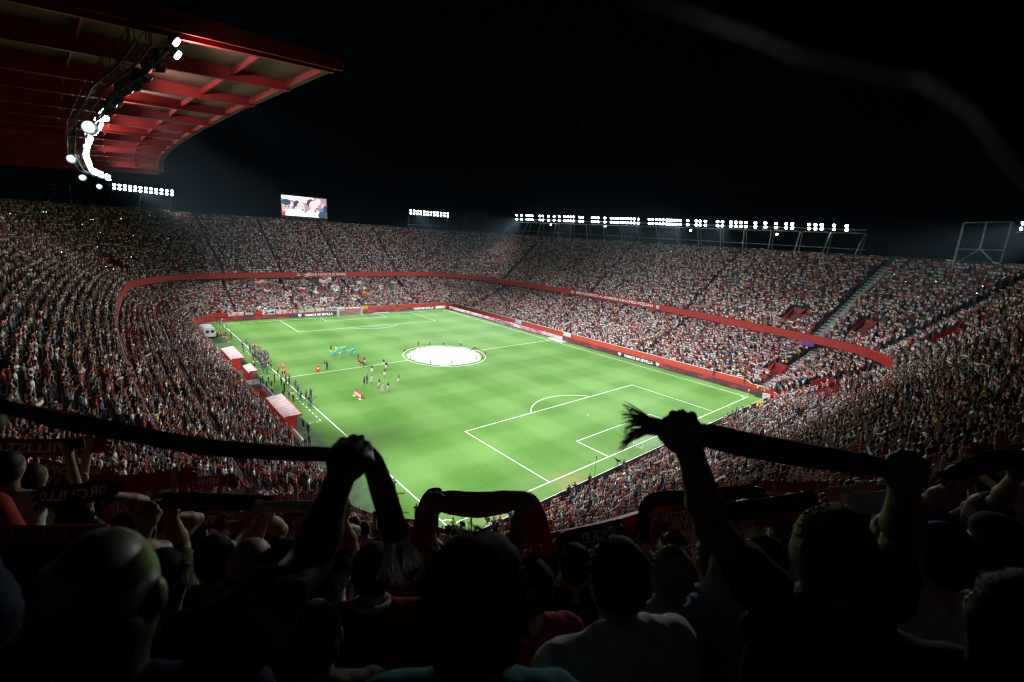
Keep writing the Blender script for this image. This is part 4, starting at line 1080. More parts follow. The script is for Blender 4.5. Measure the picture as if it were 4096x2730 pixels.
# ------------------------------------------------------------------ people on and beside the pitch
def ped(name, *a, **k): POSES[name] = (a, k, None)
IDL = ((-.25, -.03, 1.16), (-.26, .06, .93), (.25, -.03, 1.16), (.26, .06, .93))
ped('player_stand', *IDL, shorts=True)
ped('player_clap', (-.27, .10, 1.19), (-.06, .32, 1.38), (.27, .10, 1.19), (.06, .32, 1.38), shorts=True)
ped('player_walk', (-.27, .06, 1.17), (-.24, .22, 1.02), (.27, -.14, 1.17), (.25, -.22, .96), shorts=True, legs=(((-.10, 0, .93), (-.11, .17, .52), (-.11, .10, .09)), ((.10, 0, .93), (.11, -.06, .50), (.12, -.38, .22))))
ped('player_embrace', (-.38, .10, 1.34), (-.52, .22, 1.40), (.38, .10, 1.34), (.52, .22, 1.40), shorts=True, lean=.12)
ped('staff_stand', *IDL)
ped('staff_arms_folded', (-.27, .04, 1.18), (.04, .20, 1.20), (.27, .04, 1.18), (-.04, .21, 1.14))
ped('photographer', (-.28, .16, 1.28), (-.08, .30, 1.52), (.28, .16, 1.28), (.08, .30, 1.52), lean=.12)
KN = (((-.10, 0, .60), (-.13, .34, .36), (-.13, .10, .09)), ((.10, -.02, .60), (.12, .16, .10), (.12, -.26, .09)))
ped('kneel', (-.28, .16, .96), (-.10, .34, .90), (.28, .16, .96), (.10, .34, .90), lean=.10)
ped('hold_up', (-.28, .08, 1.60), (-.22, .20, 1.86), (.28, .08, 1.60), (.22, .20, 1.86), shorts=True)
PM = {}
def pmesh(name):
    if name not in PM:
        if name == 'kneel':
            a, k, _ = POSES[name]
            pr = person_prims((-.28, .16, 1.28), (-.10, .34, 1.22), (.28, .16, 1.28), (.10, .34, 1.22), lean=.10)
            pr = [p for p in pr if not (p['m'] in (2, 4) and max(p['b'][2] if p['t'] == 'c' else 9, p['a'][2] if p['t'] == 'c' else 9) < 1.0)]
            for p in pr:
                for q in ('a', 'b', 'c'):
                    if q in p: p[q] = p[q]-V3(0, 0, .36)
            for (hp, kn, ft) in KN:
                pr += [p_cone(hp, kn, .085, .06, .03, 2), p_cone(kn, ft, .056, .042, .02, 2), p_cone(V3(*ft)+V3(0, 0, -.045), V3(*ft)+V3(0, .13, -.05), .042, .035, .02, 4)]
            V, Q, fm = sdf_geo(pr, .038)
            PM[name] = mesh('person_kneel', V, Q.tolist(), PMATS, fm, True)
        else:
            a, k, _ = POSES[name]; V, Q, fm = sdf_geo(person_prims(*a, **k), .038)
            V = V.tolist(); F = Q.tolist(); M = fm.tolist()
            PM[name] = mesh('person_'+name, V, F, PMATS, M, True)
    return PM[name]
PCOUNT = [0]
def person(pos, face, poses, shirt, trouser, label, group=None, skin=None, hair=None, scale=1.0, shoe=None):
    o = link('person', pmesh(poses)); o.location = Vector([float(a) for a in pos]); o.rotation_euler = (0, 0, face); o.scale = (scale,)*3
    q = PCOUNT[0]; PCOUNT[0] += 1
    o['shirt'] = [float(a) for a in shirt]; o['trouser'] = [float(a) for a in trouser]
    o['skin'] = [float(a) for a in (skin or SKINS[q % 4])]; o['hairc'] = [float(a) for a in (hair or HAIRS[q % 4])]
    o['scarfc'] = [.5, .03, .03]; o['scarfd'] = [.7, .7, .7]
    return tag(o, label, 'person', group)
def face_to(p, q): return math.atan2(q[1]-p[1], q[0]-p[0])-math.pi/2
TEAL = (.16, .68, .58); NAVY = (.018, .025, .065); ORANGE = (.80, .16, .05); YEL = (.80, .42, .04); HIV = (.62, .72, .05)
z7 = lambda x, y: (1300+x*.17, 1360+y*.17)      # the enlarged view of the centre of the pitch
g1 = at_z(*z7(420, 260), 0)
for q, (x, y) in enumerate([(150, 412), (215, 437), (350, 455), (305, 345), (395, 330), (460, 300), (545, 395), (615, 378), (655, 350), (700, 432)]):
    p = at_z(*z7(x, y), 0.01); person(p, face_to(p, g1)+.4*math.sin(q*2.1), ('player_embrace', 'player_stand', 'player_stand', 'player_clap')[q % 4] if q < 8 else 'player_walk', TEAL, (.05, .50, .40), 'footballer in a turquoise kit, in the huddle left of the centre circle', 'turquoise footballers', scale=1.04)
p = at_z(*z7(262, 325), 0.01); person(p, face_to(p, g1), 'player_stand', (.78, .52, .02), (.78, .52, .02), 'goalkeeper in an all yellow kit among the turquoise team', scale=1.06)
p = at_z(*z7(140, 300), 0.01); person(p, face_to(p, g1), 'photographer', (.03, .02, .02), (.02, .02, .025), 'cameraman in dark clothes filming the turquoise huddle')
for q, (x, y) in enumerate([(800, 585), (845, 620), (885, 625), (910, 650)]):
    p = at_z(*z7(x, y), 0.01); person(p, -2.2, 'player_stand', ORANGE, (.02, .02, .022), 'referee in an orange shirt, one of four lined up by the halfway line', 'match officials in orange')
for q, (x, y, lab) in enumerate([(780, 510, 'player in black standing just behind the orange referees'), (935, 590, 'player in black top and white shorts beside the orange referees')]):
    p = at_z(*z7(x, y), 0.01); person(p, -2.4, 'player_stand', (.02, .022, .026), (.02, .02, .02) if q == 0 else (.78, .78, .78), lab)
for q, (x, y, ps) in enumerate([(1380, 650, 'player_walk'), (1440, 725, 'player_stand'), (1105, 800, 'player_clap'), (1405, 885, 'player_clap'), (1735, 1045, 'player_walk'), (1275, 1145, 'player_walk'), (1485, 1225, 'player_walk')]):
    p = at_z(*z7(x, y), 0.01); person(p, (-2.6, -.4, 2.9, 2.8, 1.2, 1.0, -2.4)[q], ps, (.03, .04, .05), (.80, .80, .80), 'home player in black warm-up top and white shorts on the grass', 'home players in black tops', scale=1.04)
for (x, y, f) in ((1100, 1062, .6), (1350, 1262, -2.6)):
    p = at_z(*z7(x, y), 0.01); person(p, f, 'player_walk', (.80, .80, .80), (.80, .80, .80), 'home player in an all white kit walking on the grass', 'home players in white', scale=1.04)
for (x, y, lab) in ((925, 1080, 'coach in navy shorts and top facing a purple shirted colleague'), (990, 1030, 'goalkeeper in purple and navy holding his gloves')):
    p = at_z(*z7(x, y), 0.01); person(p, .6, 'player_stand' if y > 1050 else 'staff_arms_folded', NAVY if y > 1050 else (.10, .05, .26), NAVY, lab)
for (x, y, lab) in ((-5, 700, 'man in a blue jacket standing next to the red totem'), (50, 715, 'cameraman in black shorts with a shoulder camera on the halfway line')):
    p = at_z(*z7(x, y), 0.01); person(p, -.9, 'photographer', (.06, .09, .14) if x < 0 else (.025, .025, .03), (.3, .32, .34) if x < 0 else (.02, .02, .02), lab)
# youngsters holding the centre circle cloth
for q, (x, y, ps) in enumerate([(1616, 1407, 'kneel'), (1641, 1441, 'kneel'), (1673, 1384, 'staff_stand'), (1718, 1380, 'kneel'), (1774, 1380, 'kneel'), (1843, 1384, 'kneel'), (1898, 1399, 'kneel'), (1941, 1420, 'staff_stand'), (1907, 1443, 'staff_stand'), (1929, 1437, 'kneel'), (1720, 1458, 'kneel'), (1806, 1462, 'kneel')]):
    p = at_z(x, y, 0.01); person(p, face_to(p, (34, 52.5)), ps, YEL if q not in (4, 5) else (.70, .52, .38), (.02, .02, .022), 'youngster in a %s bib %s at the edge of the white cloth' % ('yellow' if q not in (4, 5) else 'pale', 'kneeling' if ps == 'kneel' else 'standing'), 'youngsters around the cloth', scale=.9)

# cloth on the centre circle
CLOTH = noisy('white_cloth', (.80, .81, .82), (.74, .75, .76), .5, .8, bump=.2)
cc = at_z(1768, 1424, 0.0); nseg = 90
ring = [(34+(8.15+.22*math.sin(5*a)+.14*math.sin(17*a+1)+.08*math.sin(31*a))*math.cos(a), 52.5+(8.15+.22*math.sin(5*a)+.14*math.sin(17*a+1)+.08*math.sin(31*a))*math.sin(a)) for a in np.linspace(0, 2*math.pi, nseg, endpoint=False)]
V = [(34, 52.5, .05)]; F = []
rr = [.25, .5, .75, .93, 1.0]
for f in rr:
    for q, (x, y) in enumerate(ring):
        V.append((34+(x-34)*f, 52.5+(y-52.5)*f, .045+.02*math.sin(q*.9+f*9)*f if f < 1 else .016))
for q in range(nseg): F.append((0, 1+q, 1+(q+1) % nseg))
for k in range(len(rr)-1):
    for q in range(nseg): F.append((1+k*nseg+q, 1+(k+1)*nseg+q, 1+(k+1)*nseg+(q+1) % nseg, 1+k*nseg+(q+1) % nseg))
cloth = tag(link('centre_circle_banner', mesh('centre_circle_banner', V, F, CLOTH, None, True)), 'round white cloth spread over the centre circle with thin black lettering', 'banner')
for s, (x, y), sz in (('F', (1878, 1398), 2.4), ('I', (1885, 1424), 1.6), ('LA', (1852, 1430), .8), ('R', (1838, 1425), .8), ('C', (1812, 1408), .7)):
    p = at_z(x, y, .09); d1 = np.array([.2, -.98, 0]); d2 = np.array([.95, .3, 0])
    P, Fk = text_geo(s, 0, 1.2); vv = p+P[:, :1]*d1*sz+P[:, 1:2]*d2*sz; vv[:, 2] = .078
    keep(link('cloth_lettering', mesh('cloth_lettering', vv, Fk, BLACK)), cloth)
for o in list(cloth.children): o.matrix_parent_inverse = Matrix.Identity(4)

# photographers, stewards and staff in front of the dugouts
z8 = lambda x, y: (850+x*.1913, 1340+y*.1913)
crew = [(625, 285), (700, 200), (650, 360), (880, 295), (800, 400), (862, 335), (905, 365), (960, 372), (1000, 372), (960, 480), (1012, 465), (1052, 475), (1092, 485), (1030, 565), (1085, 575), (1125, 565), (1000, 625), (1052, 645), (1065, 705), (1012, 690), (1072, 812), (930, 530), (905, 480), (985, 540), (1150, 520), (1105, 640),
        (840, 455), (890, 445), (870, 500), (945, 440), (1000, 505), (1065, 525), (1110, 520), (1025, 600), (1080, 610), (1135, 600), (980, 590), (1040, 740), (1095, 690), (1130, 720), (780, 345), (835, 300), (1165, 560), (1000, 430),
        (1740, 1150), (1790, 1265), (1845, 1395), (1600, 1335), (2055, 1345), (2020, 1500), (2065, 1545), (1960, 1370)]
for q, (x, y) in enumerate(crew):
    p = at_z(*z8(x, y), .01); ps = 'kneel' if (q % 5) in (1, 3) and q < 44 else 'photographer'
    sh = [(.03, .045, .10), (.025, .03, .06), (.05, .10, .20), (.10, .10, .11), (.03, .06, .05), (.30, .31, .33)][q % 6]
    person(p, face_to(p, (20+6*math.sin(q), 56)), ps, sh, [(.03, .04, .07), (.05, .08, .14), (.12, .11, .09)][q % 3], 'photographer in a %s top %s on the dugout touchline' % (['navy', 'dark', 'blue', 'grey', 'dark green', 'pale grey'][q % 6], 'kneeling' if ps == 'kneel' else 'standing'), 'photographers along the dugout touchline')
staff = [(850, 540, NAVY, 'man in black trousers standing at the edge of the photographers', 'staff_stand'), (885, 640, YEL, 'steward in an orange bib beside the small dugout', 'staff_stand'), (872, 705, (.72, .74, .45), 'steward in a pale yellow vest next to the small dugout', 'staff_stand'), (912, 832, (.10, .38, .62), 'man in a bright blue shirt behind the small dugout', 'staff_stand'),
         (575, 728, (.02, .02, .022), 'man in black between the two upper dugouts', 'staff_stand'), (485, 692, HIV, 'steward in a yellow vest at the corner of the upper dugout', 'staff_stand'), (280, 655, YEL, 'steward in an orange bib by the wall behind the upper dugout', 'staff_arms_folded'), (1250, 1262, HIV, 'steward in a yellow vest at the top of the long dugout', 'staff_stand'), (362, 905, HIV, 'steward in a yellow vest by the tunnel bridge', 'staff_arms_folded'),
         (1180, 665, YEL, 'photographer in an orange bib at the end of the row', 'photographer'), (1225, 745, (.10, .12, .22), 'photographer in a purple grey jacket beside the orange bib', 'photographer'), (1140, 842, (.06, .30, .26), 'man in green and navy stripes walking by the tunnel', 'staff_stand'), (1170, 1012, (.62, .62, .50), 'man in a cream shirt seen from behind near the tunnel', 'staff_stand'),
         (1300, 1002, (.02, .022, .024), 'man in black by the advertising post', 'staff_stand'), (1010, 1012, (.50, .50, .52), 'man in a white shirt at the tunnel railing', 'staff_stand'), (1062, 1066, (.03, .07, .25), 'man in a royal blue top at the tunnel railing', 'staff_stand'), (1140, 1185, (.016, .03, .10), 'man in a navy suit talking by the tunnel mouth', 'staff_stand'), (1240, 1168, (.016, .03, .10), 'man in a navy suit with hands behind his back', 'staff_arms_folded'),
         (838, 962, (.016, .024, .07), 'man in a dark suit on the tunnel bridge', 'staff_stand'), (1440, 1052, (.022, .022, .026), 'man in black holding a rope post', 'staff_stand'), (1540, 1052, (.05, .07, .2), 'man in shorts and a red and blue shirt on the halfway line', 'player_stand'), (1602, 1072, (.02, .022, .026), 'man in black aiming a camera at the pitch', 'photographer'), (1505, 1205, (.02, .022, .024), 'man in black standing by the technical area', 'staff_stand'),
         (1690, 1392, HIV, 'steward in a yellow vest among the photographers', 'staff_stand'), (1485, 1360, (.02, .02, .022), 'man in a black shirt beside the long dugout', 'staff_stand'),
         (1365, 852, YEL, 'youngster in yellow holding one foot of the red arch', 'hold_up'), (1465, 880, YEL, 'youngster in yellow under the middle of the red arch', 'hold_up'), (1515, 880, YEL, 'youngster in yellow holding the other foot of the red arch', 'hold_up')]
for x, y, sh, lab, ps in staff:
    p = at_z(*z8(x, y), .01); person(p, face_to(p, (30, 50)), ps, sh, (.02, .022, .03) if sh != NAVY else (.02, .02, .02), lab)
more = [((1550, 1974), (.55, .38, .40), (.55, .52, .48), 'man in a pink shirt and pale trousers on the near verge', 'staff_stand'), ((1575, 1976), (.03, .34, .10), (.02, .02, .02), 'ball boy in a green bib standing upright on the near verge', 'photographer'), ((1567, 2036), (.03, .34, .10), (.02, .02, .02), 'ball boy in a green bib half hidden behind another', 'staff_stand'), ((1585, 2048), (.03, .34, .10), (.02, .02, .02), 'ball boy in a green bib and red sleeves nearest the corner', 'staff_stand'), ((1665, 2080), NAVY, (.03, .03, .04), 'man in a navy shirt beside the near corner', 'staff_stand'),
        ((1214, 1723), NAVY, NAVY, 'coach in navy shorts clapping beside the long dugout', 'player_clap'), ((1233, 1741), (.02, .02, .022), (.02, .02, .02), 'man in black with arms folded by the technical area', 'staff_arms_folded'), ((1222, 1790), (.55, .56, .58), (.1, .1, .12), 'man in a white shirt at the end of the white seats', 'staff_stand'), ((1238, 1790), (.03, .07, .2), (.03, .03, .05), 'man in a blue bib at the end of the white seats', 'staff_stand'),
        ((1810, 2139), HIV, (.03, .03, .03), 'steward in a yellow vest behind the near corner flag', 'staff_stand'), ((2219, 2046), HIV, (.02, .02, .02), 'steward in a yellow vest in front of the yellow banner', 'staff_stand'), ((2271, 1999), (.03, .04, .09), (.02, .02, .02), 'cameraman in a navy bib raising his phone by the black boards', 'one_arm_staff'), ((2296, 1989), (.025, .04, .10), (.05, .08, .14), 'cameraman in a navy bib with a shoulder camera', 'photographer'), ((2354, 1953), (.025, .04, .09), (.02, .03, .05), 'long haired camera assistant in a navy bib', 'staff_stand'), ((2492, 1894), (.03, .06, .12), (.03, .03, .04), 'operator in a cap behind the crane camera', 'photographer'),
        ((2038, 2106), (.03, .05, .14), (.03, .03, .04), 'cameraman in blue filming at the near corner boards', 'photographer'), ((1998, 2120), (.04, .06, .18), (.03, .03, .04), 'photographer in blue seated by the near corner boards', 'kneel'), ((1972, 2140), (.03, .05, .12), (.03, .03, .04), 'photographer in navy with a tripod near the corner', 'photographer'), ((2996, 1655), HIV, (.03, .03, .03), 'steward in a yellow vest at the far end of the black boards', 'staff_stand'), ((3026, 1574), HIV, (.03, .03, .03), 'steward in a yellow vest by the corner gate opening', 'staff_stand'), ((3054, 1587), HIV, (.03, .03, .03), 'steward in a yellow vest beside the white cabinet', 'staff_stand')]
ped('one_arm_staff', (-.25, -.03, 1.16), (-.24, .08, .94), (.30, .05, 1.64), (.28, .10, 1.93))
for (x, y), sh, tr, lab, ps in more:
    p = at_z(x, y, .01); person(p, face_to(p, (30, 40)), ps, sh, tr, lab)
for q in range(6):
    p = at_z(2905+q*9, 1690-q*5, .01); p = p+np.array([.5*(q % 2), -.4*(q % 2), 0]); person(p, face_to(p, (30, 40)), 'staff_stand', (.03, .05, .13), (.02, .03, .06), 'security officer in navy with a reflective band, grouped by the black boards', 'security officers behind the near boards')
for q, (x, y) in enumerate([(880, 1300), (893, 1318), (903, 1345), (925, 1355), (905, 1312), (868, 1292), (871, 1345), (885, 1350)]):
    p = at_z(x, y, .01); person(p, face_to(p, (30, 90)), 'staff_stand', [(.03, .04, .05), (.3, .28, .2), (.4, .42, .4), (.03, .05, .09), (.05, .30, .15), (.02, .02, .02), (.5, .5, .3), (.05, .06, .08)][q], (.03, .03, .04), ['man in dark clothes at the far corner flag', 'man in a khaki top by the far corner', 'man in a pale shirt in front of the white van', 'man in navy walking along the far touchline', 'youngster in a green bib at the far corner flag', 'man in black behind the far corner flag', 'steward in a pale yellow top beside the white van', 'man in a dark jacket next to the white van'][q])

# ------------------------------------------------------------------ dugouts
ROOFPINK = noisy('translucent_pink_roof', (.78, .62, .60), (.70, .46, .44), .9, .35)
DUGRED = noisy('dugout_red', (.56, .035, .025), (.48, .03, .02), 1, .5)
GLASS, _nt, _b = new_mat('pale_acrylic'); _b.inputs['Base Color'].default_value = (.75, .72, .72, 1); _b.inputs['Roughness'].default_value = .15; _b.inputs['Transmission Weight'].default_value = .6
def dugout(y0, y1, label, xb=-6.1, xf=-4.0, hb=1.95, hf=2.25):
    root = tag(empty('dugout', (xb, (y0+y1)/2, 0)), label, 'dugout'); n = max(3, int((y1-y0)/.95))
    for q in range(n):
        a, b_ = y0+(y1-y0)*q/n, y0+(y1-y0)*(q+1)/n-.02
        m = MB(); m.hexa([(xb, a, hb), (xf, a, hf), (xf, b_, hf), (xb, b_, hb), (xb, a, hb+.05), (xf, a, hf+.05), (xf, b_, hf+.05), (xb, b_, hb+.05)]); keep(m.build('roof_panel', ROOFPINK), root)
        m = MB(); m.box((xb-.03, a, .05), (xb+.03, b_, hb-.002)); keep(m.build('back_panel', DUGRED), root)
        m = MB(); m.box((xb, b_, hb+.03), (xb+.04, b_+.02, hb+.08)); 
        m.hexa([(xb, b_, hb+.04), (xf, b_, hf+.04), (xf, b_+.02, hf+.04), (xb, b_+.02, hb+.04), (xb, b_, hb+.09), (xf, b_, hf+.09), (xf, b_+.02, hf+.09), (xb, b_+.02, hb+.09)]); keep(m.build('roof_rib', WHITE), root)
        m = MB(); c = (a+b_)/2; m.box((xb+.35, c-.24, .38), (xb+.85, c+.24, .48)); m.box((xb+.28, c-.24, .48), (xb+.38, c+.24, 1.2)); m.box((xb+.5, c-.05, .03), (xb+.6, c+.05, .38)); keep(m.build('seat', BLACK), root)
    for s, yy in ((0, y0), (1, y1)):
        m = MB(); m.hexa([(xb, yy-.04, .03), (xf-.75, yy-.04, .03), (xf-.75, yy+.04, .03), (xb, yy+.04, .03), (xb, yy-.04, hb), (xf-.55, yy-.04, hf-.1), (xf-.55, yy+.04, hf-.1), (xb, yy+.04, hb)]); keep(m.build('side_panel', DUGRED), root)
    m = MB(); m.box((xf+.01, y0-.06, hf-.22), (xf+.07, y1+.06, hf+.07)); m.box((xb, y0-.1, hf-.20), (xf+.01, y0-.05, hf+.03)); keep(m.build('front_valance', DUGRED), root)
dugout(60.9, 70.4, 'dugout with pink roof on the far side of the tunnel')
dugout(28.9, 38.0, 'long dugout with pink roof, on the near side of the tunnel')
dugout(51.6, 56.4, 'small fourth official dugout beside the tunnel', xb=-5.3, xf=-4.05)
# tunnel mouth: sunken red pit with railings and slanted red side walls
tun = tag(empty('players_tunnel', (-5.5, 46, 0)), 'sunken tunnel mouth with red carpet and slanting red wall', 'tunnel')
m = MB(); m.box((-5.6, 43.5, -.015), (-4.2, 49.5, .02)); keep(m.build('carpet', noisy('red_carpet', (.22, .012, .014), None, 2, .9)), tun)
for (ya, yb, nm) in ((40.2, 46.8, 'side_wall'), (52.0, 58.5, 'side_wall')):
    m = MB(); m.hexa([(-6.3, ya, 0), (-6.1, ya, 0), (-6.1, yb, 0), (-6.3, yb, 0), (-6.35, ya, 1.1), (-6.15, ya, 1.1), (-6.15, yb, 1.3), (-6.35, yb, 1.3)]); keep(m.build(nm, DUGRED), tun)
m = MB(); m.box((-6.6, 48.2, .9), (-4.4, 50.8, 1.02)); keep(m.build('bridge_deck', STEEL), tun)
m = MB()
for yy in (48.2, 50.8):
    for xx in (-6.6, -5.5, -4.4): m.tube((xx, yy, 0), (xx, yy, 1.95), .03, n=6)
    for zz in (1.5, 1.95): m.tube((-6.6, yy, zz), (-4.4, yy, zz), .025, n=6)
keep(m.build('bridge_rail', DARKSTEEL), tun)
m = MB()
for yy in np.arange(41.5, 48, .9): m.tube((-4.15, yy, 0), (-4.15, yy, 1.0), .025, n=6)
m.tube((-4.15, 41.5, 1.0), (-4.15, 47.8, 1.0), .03, n=6); keep(m.build('handrail', WHITE), tun)
m = MB(); m.box((-4.2, 41.6, .15), (-4.16, 47.6, .9)); keep(m.build('sign_panel', noisy('printed_panel', (.55, .56, .6), (.06, .06, .12), 9, .5)), tun)
# row of white seats past the long dugout
def white_seat():
    m = MB(); m.box((-.22, -.22, .40), (.22, .22, .46)); m.box((-.26, -.22, .46), (-.20, .22, .92)); s_ = m.mesh('seat_shell', WHITE)
    f = MB()
    for sx in (-.18, .18):
        for sy in (-.18, .18): f.tube((sx, sy, 0), (sx, sy, .40), .018, n=6)
    return s_, f.mesh('seat_leg', STEEL)
ws, wl = white_seat()
for q in range(11):
    yy = 29.3-q*.44; e = tag(empty('white_chair', (-5.25, yy, -.02)), 'white plastic chair in the row past the long dugout', 'chair', 'white chairs beside the long dugout')
    link('seat_shell', ws, e); link('frame', wl, e)
# blue tarpaulin
tb = np.linspace(0, 1, 12); V = [( -6.0+1.6*u_, 29.7+1.5*v_, .02+.55*math.sin(math.pi*u_)*math.sin(math.pi*v_)+.10*math.sin(u_*17+v_*5)*math.sin(v_*13)*math.sin(math.pi*u_)) for v_ in tb for u_ in tb]
F = [(j*12+i, j*12+i+1, (j+1)*12+i+1, (j+1)*12+i) for j in range(11) for i in range(11)]
tag(link('tarpaulin', mesh('tarpaulin', V, F, noisy('blue_tarpaulin', (.02, .14, .62), (.015, .09, .45), 3, .35))), 'crumpled blue tarpaulin at the end of the long dugout', 'tarpaulin')
# printed arch held up by youngsters
A0, A1 = at_z(*z8(1385, 858), 0), at_z(*z8(1525, 885), 0)
arc_m = MB(); n = 22; V = []
c0 = (A0+A1)/2; dv = (A1-A0)/2*1.25
for q in range(n+1):
    a = math.pi*q/n; base = c0-dv*math.cos(a)
    for off in (.0, .62):
        r = 2.15+off*.7
        V += [(base[0]*1-dv[0]*off*.25*math.cos(a), base[1]-dv[1]*off*.25*math.cos(a), .05+r*.93*math.sin(a)), (base[0]-dv[0]*off*.25*math.cos(a)+.12, base[1]-dv[1]*off*.25*math.cos(a)+.02, .05+r*.93*math.sin(a))]
F = []
for q in range(n):
    a = 4*q; b_ = a+4
    F += [(a, a+2, b_+2, b_), (a+1, b_+1, b_+3, a+3), (a+2, a+3, b_+3, b_+2), (a, b_, b_+1, a+1)]
arch = tag(link('printed_arch', mesh('printed_arch', V, F, [noisy('arch_red', (.62, .06, .06), (.66, .22, .22), 1.2, .6)])), 'red and white printed arch carried by youngsters in yellow', 'arch')
# printed boards on the grass
def panel(p0, p1, hgt, label, name='printed_board', cat='board', mat=None, lean=.0):
    p0, p1 = np.array(p0, float), np.array(p1, float); d = (p1-p0)/np.linalg.norm(p1-p0); nn = np.array([-d[1], d[0], 0])
    root = tag(empty(name, (p0+p1)/2), label, cat)
    m = MB(); m.hexa([p0-nn*.05, p1-nn*.05, p1+nn*.05, p0+nn*.05, p0-nn*.04+np.array([0, 0, hgt]), p1-nn*.04+np.array([0, 0, hgt]), p1+nn*.04+np.array([0, 0, hgt]), p0+nn*.04+np.array([0, 0, hgt])]); keep(m.build('panel', mat or DUGRED), root)
    m = MB(); a, b_ = p0+d*.15, p1-d*.15
    for s in (-.056, .056): m.add([a+nn*s+np.array([0, 0, hgt*.25]), b_+nn*s+np.array([0, 0, hgt*.25]), b_+nn*s+np.array([0, 0, hgt*.78]), a+nn*s+np.array([0, 0, hgt*.78])], [(0, 1, 2, 3) if s < 0 else (3, 2, 1, 0)])
    keep(m.build('print', noisy('pale_print', (.74, .62, .62), (.68, .3, .3), 3, .6)), root)
    for e in (p0+d*.3, p1-d*.3): m = MB(); m.box(e-np.array([.3, .3, 0]), e+np.array([.3, .3, .04])); keep(m.build('foot', WHITE), root)
panel(at_z(*z7(690, 1300), 0), at_z(*z7(865, 1408), 0), 1.0, 'pink and white printed board standing alone on the grass')
for q, (x, y) in enumerate(((888, 1340), (913, 1360))):
    a = at_z(x-6, y-9, 0); b_ = at_z(x+6, y+9, 0); panel(a, b_, .9, ('low red printed board beside the white van', 'low red printed board between the van and the upper dugout')[q], mat=DUGRED, name='low_printed_board')
a = at_z(1272, 1490, 0); tot = tag(empty('red_totem', a), 'rounded red totem standing on the halfway line', 'totem')
P = [(-.26, 0), (.26, 0), (.28, 1.0), (.18, 1.24), (0, 1.30), (-.18, 1.24), (-.28, 1.0)]
V = [(a[0]+x*.8, a[1]-x*.6-.12, z) for x, z in P]+[(a[0]+x*.8, a[1]-x*.6+.12, z) for x, z in P]; n = len(P)
keep(link('body', mesh('body', V, [tuple(range(n)), tuple(range(2*n-1, n-1, -1))]+[(i, n+i, n+(i+1) % n, (i+1) % n) for i in range(n)], DUGRED)), tot)
keep(link('emblem', mesh('emblem', [(a[0]+x*.8+.0, a[1]-x*.6-.125, .8+z) for x, z in ((-.15, .15), (.15, .15), (.12, -.1), (0, -.2), (-.12, -.1))], [(0, 1, 2, 3, 4)], WHITE)), tot)
# white van in the far corner
van = tag(empty('white_van', (-5.2, 92.5, 0)), 'white van parked in the far corner by the red wall', 'van')
def vbox(nm, a, b_, mat): m = MB(); m.box(a, b_); return keep(m.build(nm, mat), van)
m = MB()
prof = [(-6.35, .45), (-4.05, .45), (-4.0, 1.5), (-4.15, 2.4), (-4.4, 2.55), (-6.0, 2.55), (-6.25, 2.4), (-6.4, 1.5)]
V = [(x, 88.6, z) for x, z in prof]+[(x, 93.6, z) for x, z in prof]+[(x, 94.9, min(z, 1.45)) for x, z in prof]; n = 8
m.add(V, [tuple(range(n-1, -1, -1))]+[(k*n+i, k*n+(i+1) % n, (k+1)*n+(i+1) % n, (k+1)*n+i) for k in (0, 1) for i in range(n)]+[tuple(range(2*n, 3*n))]); keep(m.build('body', WHITE), van)
for xx in (-5.95, -4.95): vbox('rear_window', (xx, 88.56, 1.45), (xx+.62, 88.59, 2.05), BLACK)
vbox('bumper', (-6.3, 88.45, .35), (-4.1, 88.6, .55), DARKSTEEL)
for xx in (-6.25, -4.3): vbox('tail_light', (xx, 88.56, .8), (xx+.14, 88.59, 1.3), DUGRED)
for xx in (-6.3, -4.25):
    for yy in (89.7, 93.8): m = MB(); m.tube((xx, yy, .36), (xx+.2, yy, .36), .36, n=18); keep(m.build('wheel', BLACK), van)

# ------------------------------------------------------------------ goals, corner flags
NETM = noisy('net_cord', (.80, .82, .80), None, 5, .8)
def goal(y, s, label):
    root = tag(empty('football_goal', (34, y, 0)), label, 'goal'); x0, x1 = 30.34, 37.66; H = 2.5; dp = 1.9
    for x in (x0, x1): m = MB(); m.tube((x, y, 0), (x, y, H), .065, n=10); keep(m.build('post', WHITE), root)
    m = MB(); m.tube((x0-.06, y, H), (x1+.06, y, H), .065, n=10); keep(m.build('crossbar', WHITE), root)
    B = lambda x, t: None
    m = MB(); yt, yb = y-s*1.1, y-s*dp
    def line(P, r=.012):
        for a, b_ in zip(P[:-1], P[1:]): m.tube(a, b_, r, n=3)
    for x in np.arange(x0, x1+.01, .244): line([(x, y, H), (x, yt, H-.08), (x, yb, .02)])
    for t_ in np.linspace(0, 1, 5): line([(x0, y+(yt-y)*t_, H-.08*t_), (x1, y+(yt-y)*t_, H-.08*t_)])
    for t_ in np.linspace(.1, 1, 10): line([(x0, yt+(yb-yt)*t_, (H-.08)*(1-t_)+.02), (x1, yt+(yb-yt)*t_, (H-.08)*(1-t_)+.02)])
    for x in (x0, x1):
        for z in np.arange(.2, H, .24):
            te = 1.1+(dp-1.1)*(1-z/H); line([(x, y, z), (x, y-s*te, z)])
        for t_ in np.arange(.24, dp, .24): line([(x, y-s*t_, 0.02), (x, y-s*t_, H if t_ < 1.1 else H*(1-(t_-1.1)/(dp-1.1)))])
    tag(keep(m.build('net', NETM), root), kind='stuff')
    for x in (x0-.3, x1+.3):
        m = MB(); m.tube((x, y-s*3.6, 0), (x, y-s*3.6, 2.3), .04, n=8); m.tube((x, y-s*3.6, 2.25), (min(max(x, x0), x1), yt, H-.08), .008, n=4); keep(m.build('net_stanchion', STEEL), root)
goal(0, 1, 'near football goal with white net, half hidden by a raised scarf'); goal(105, -1, 'far football goal with white net in front of the slogan boards')
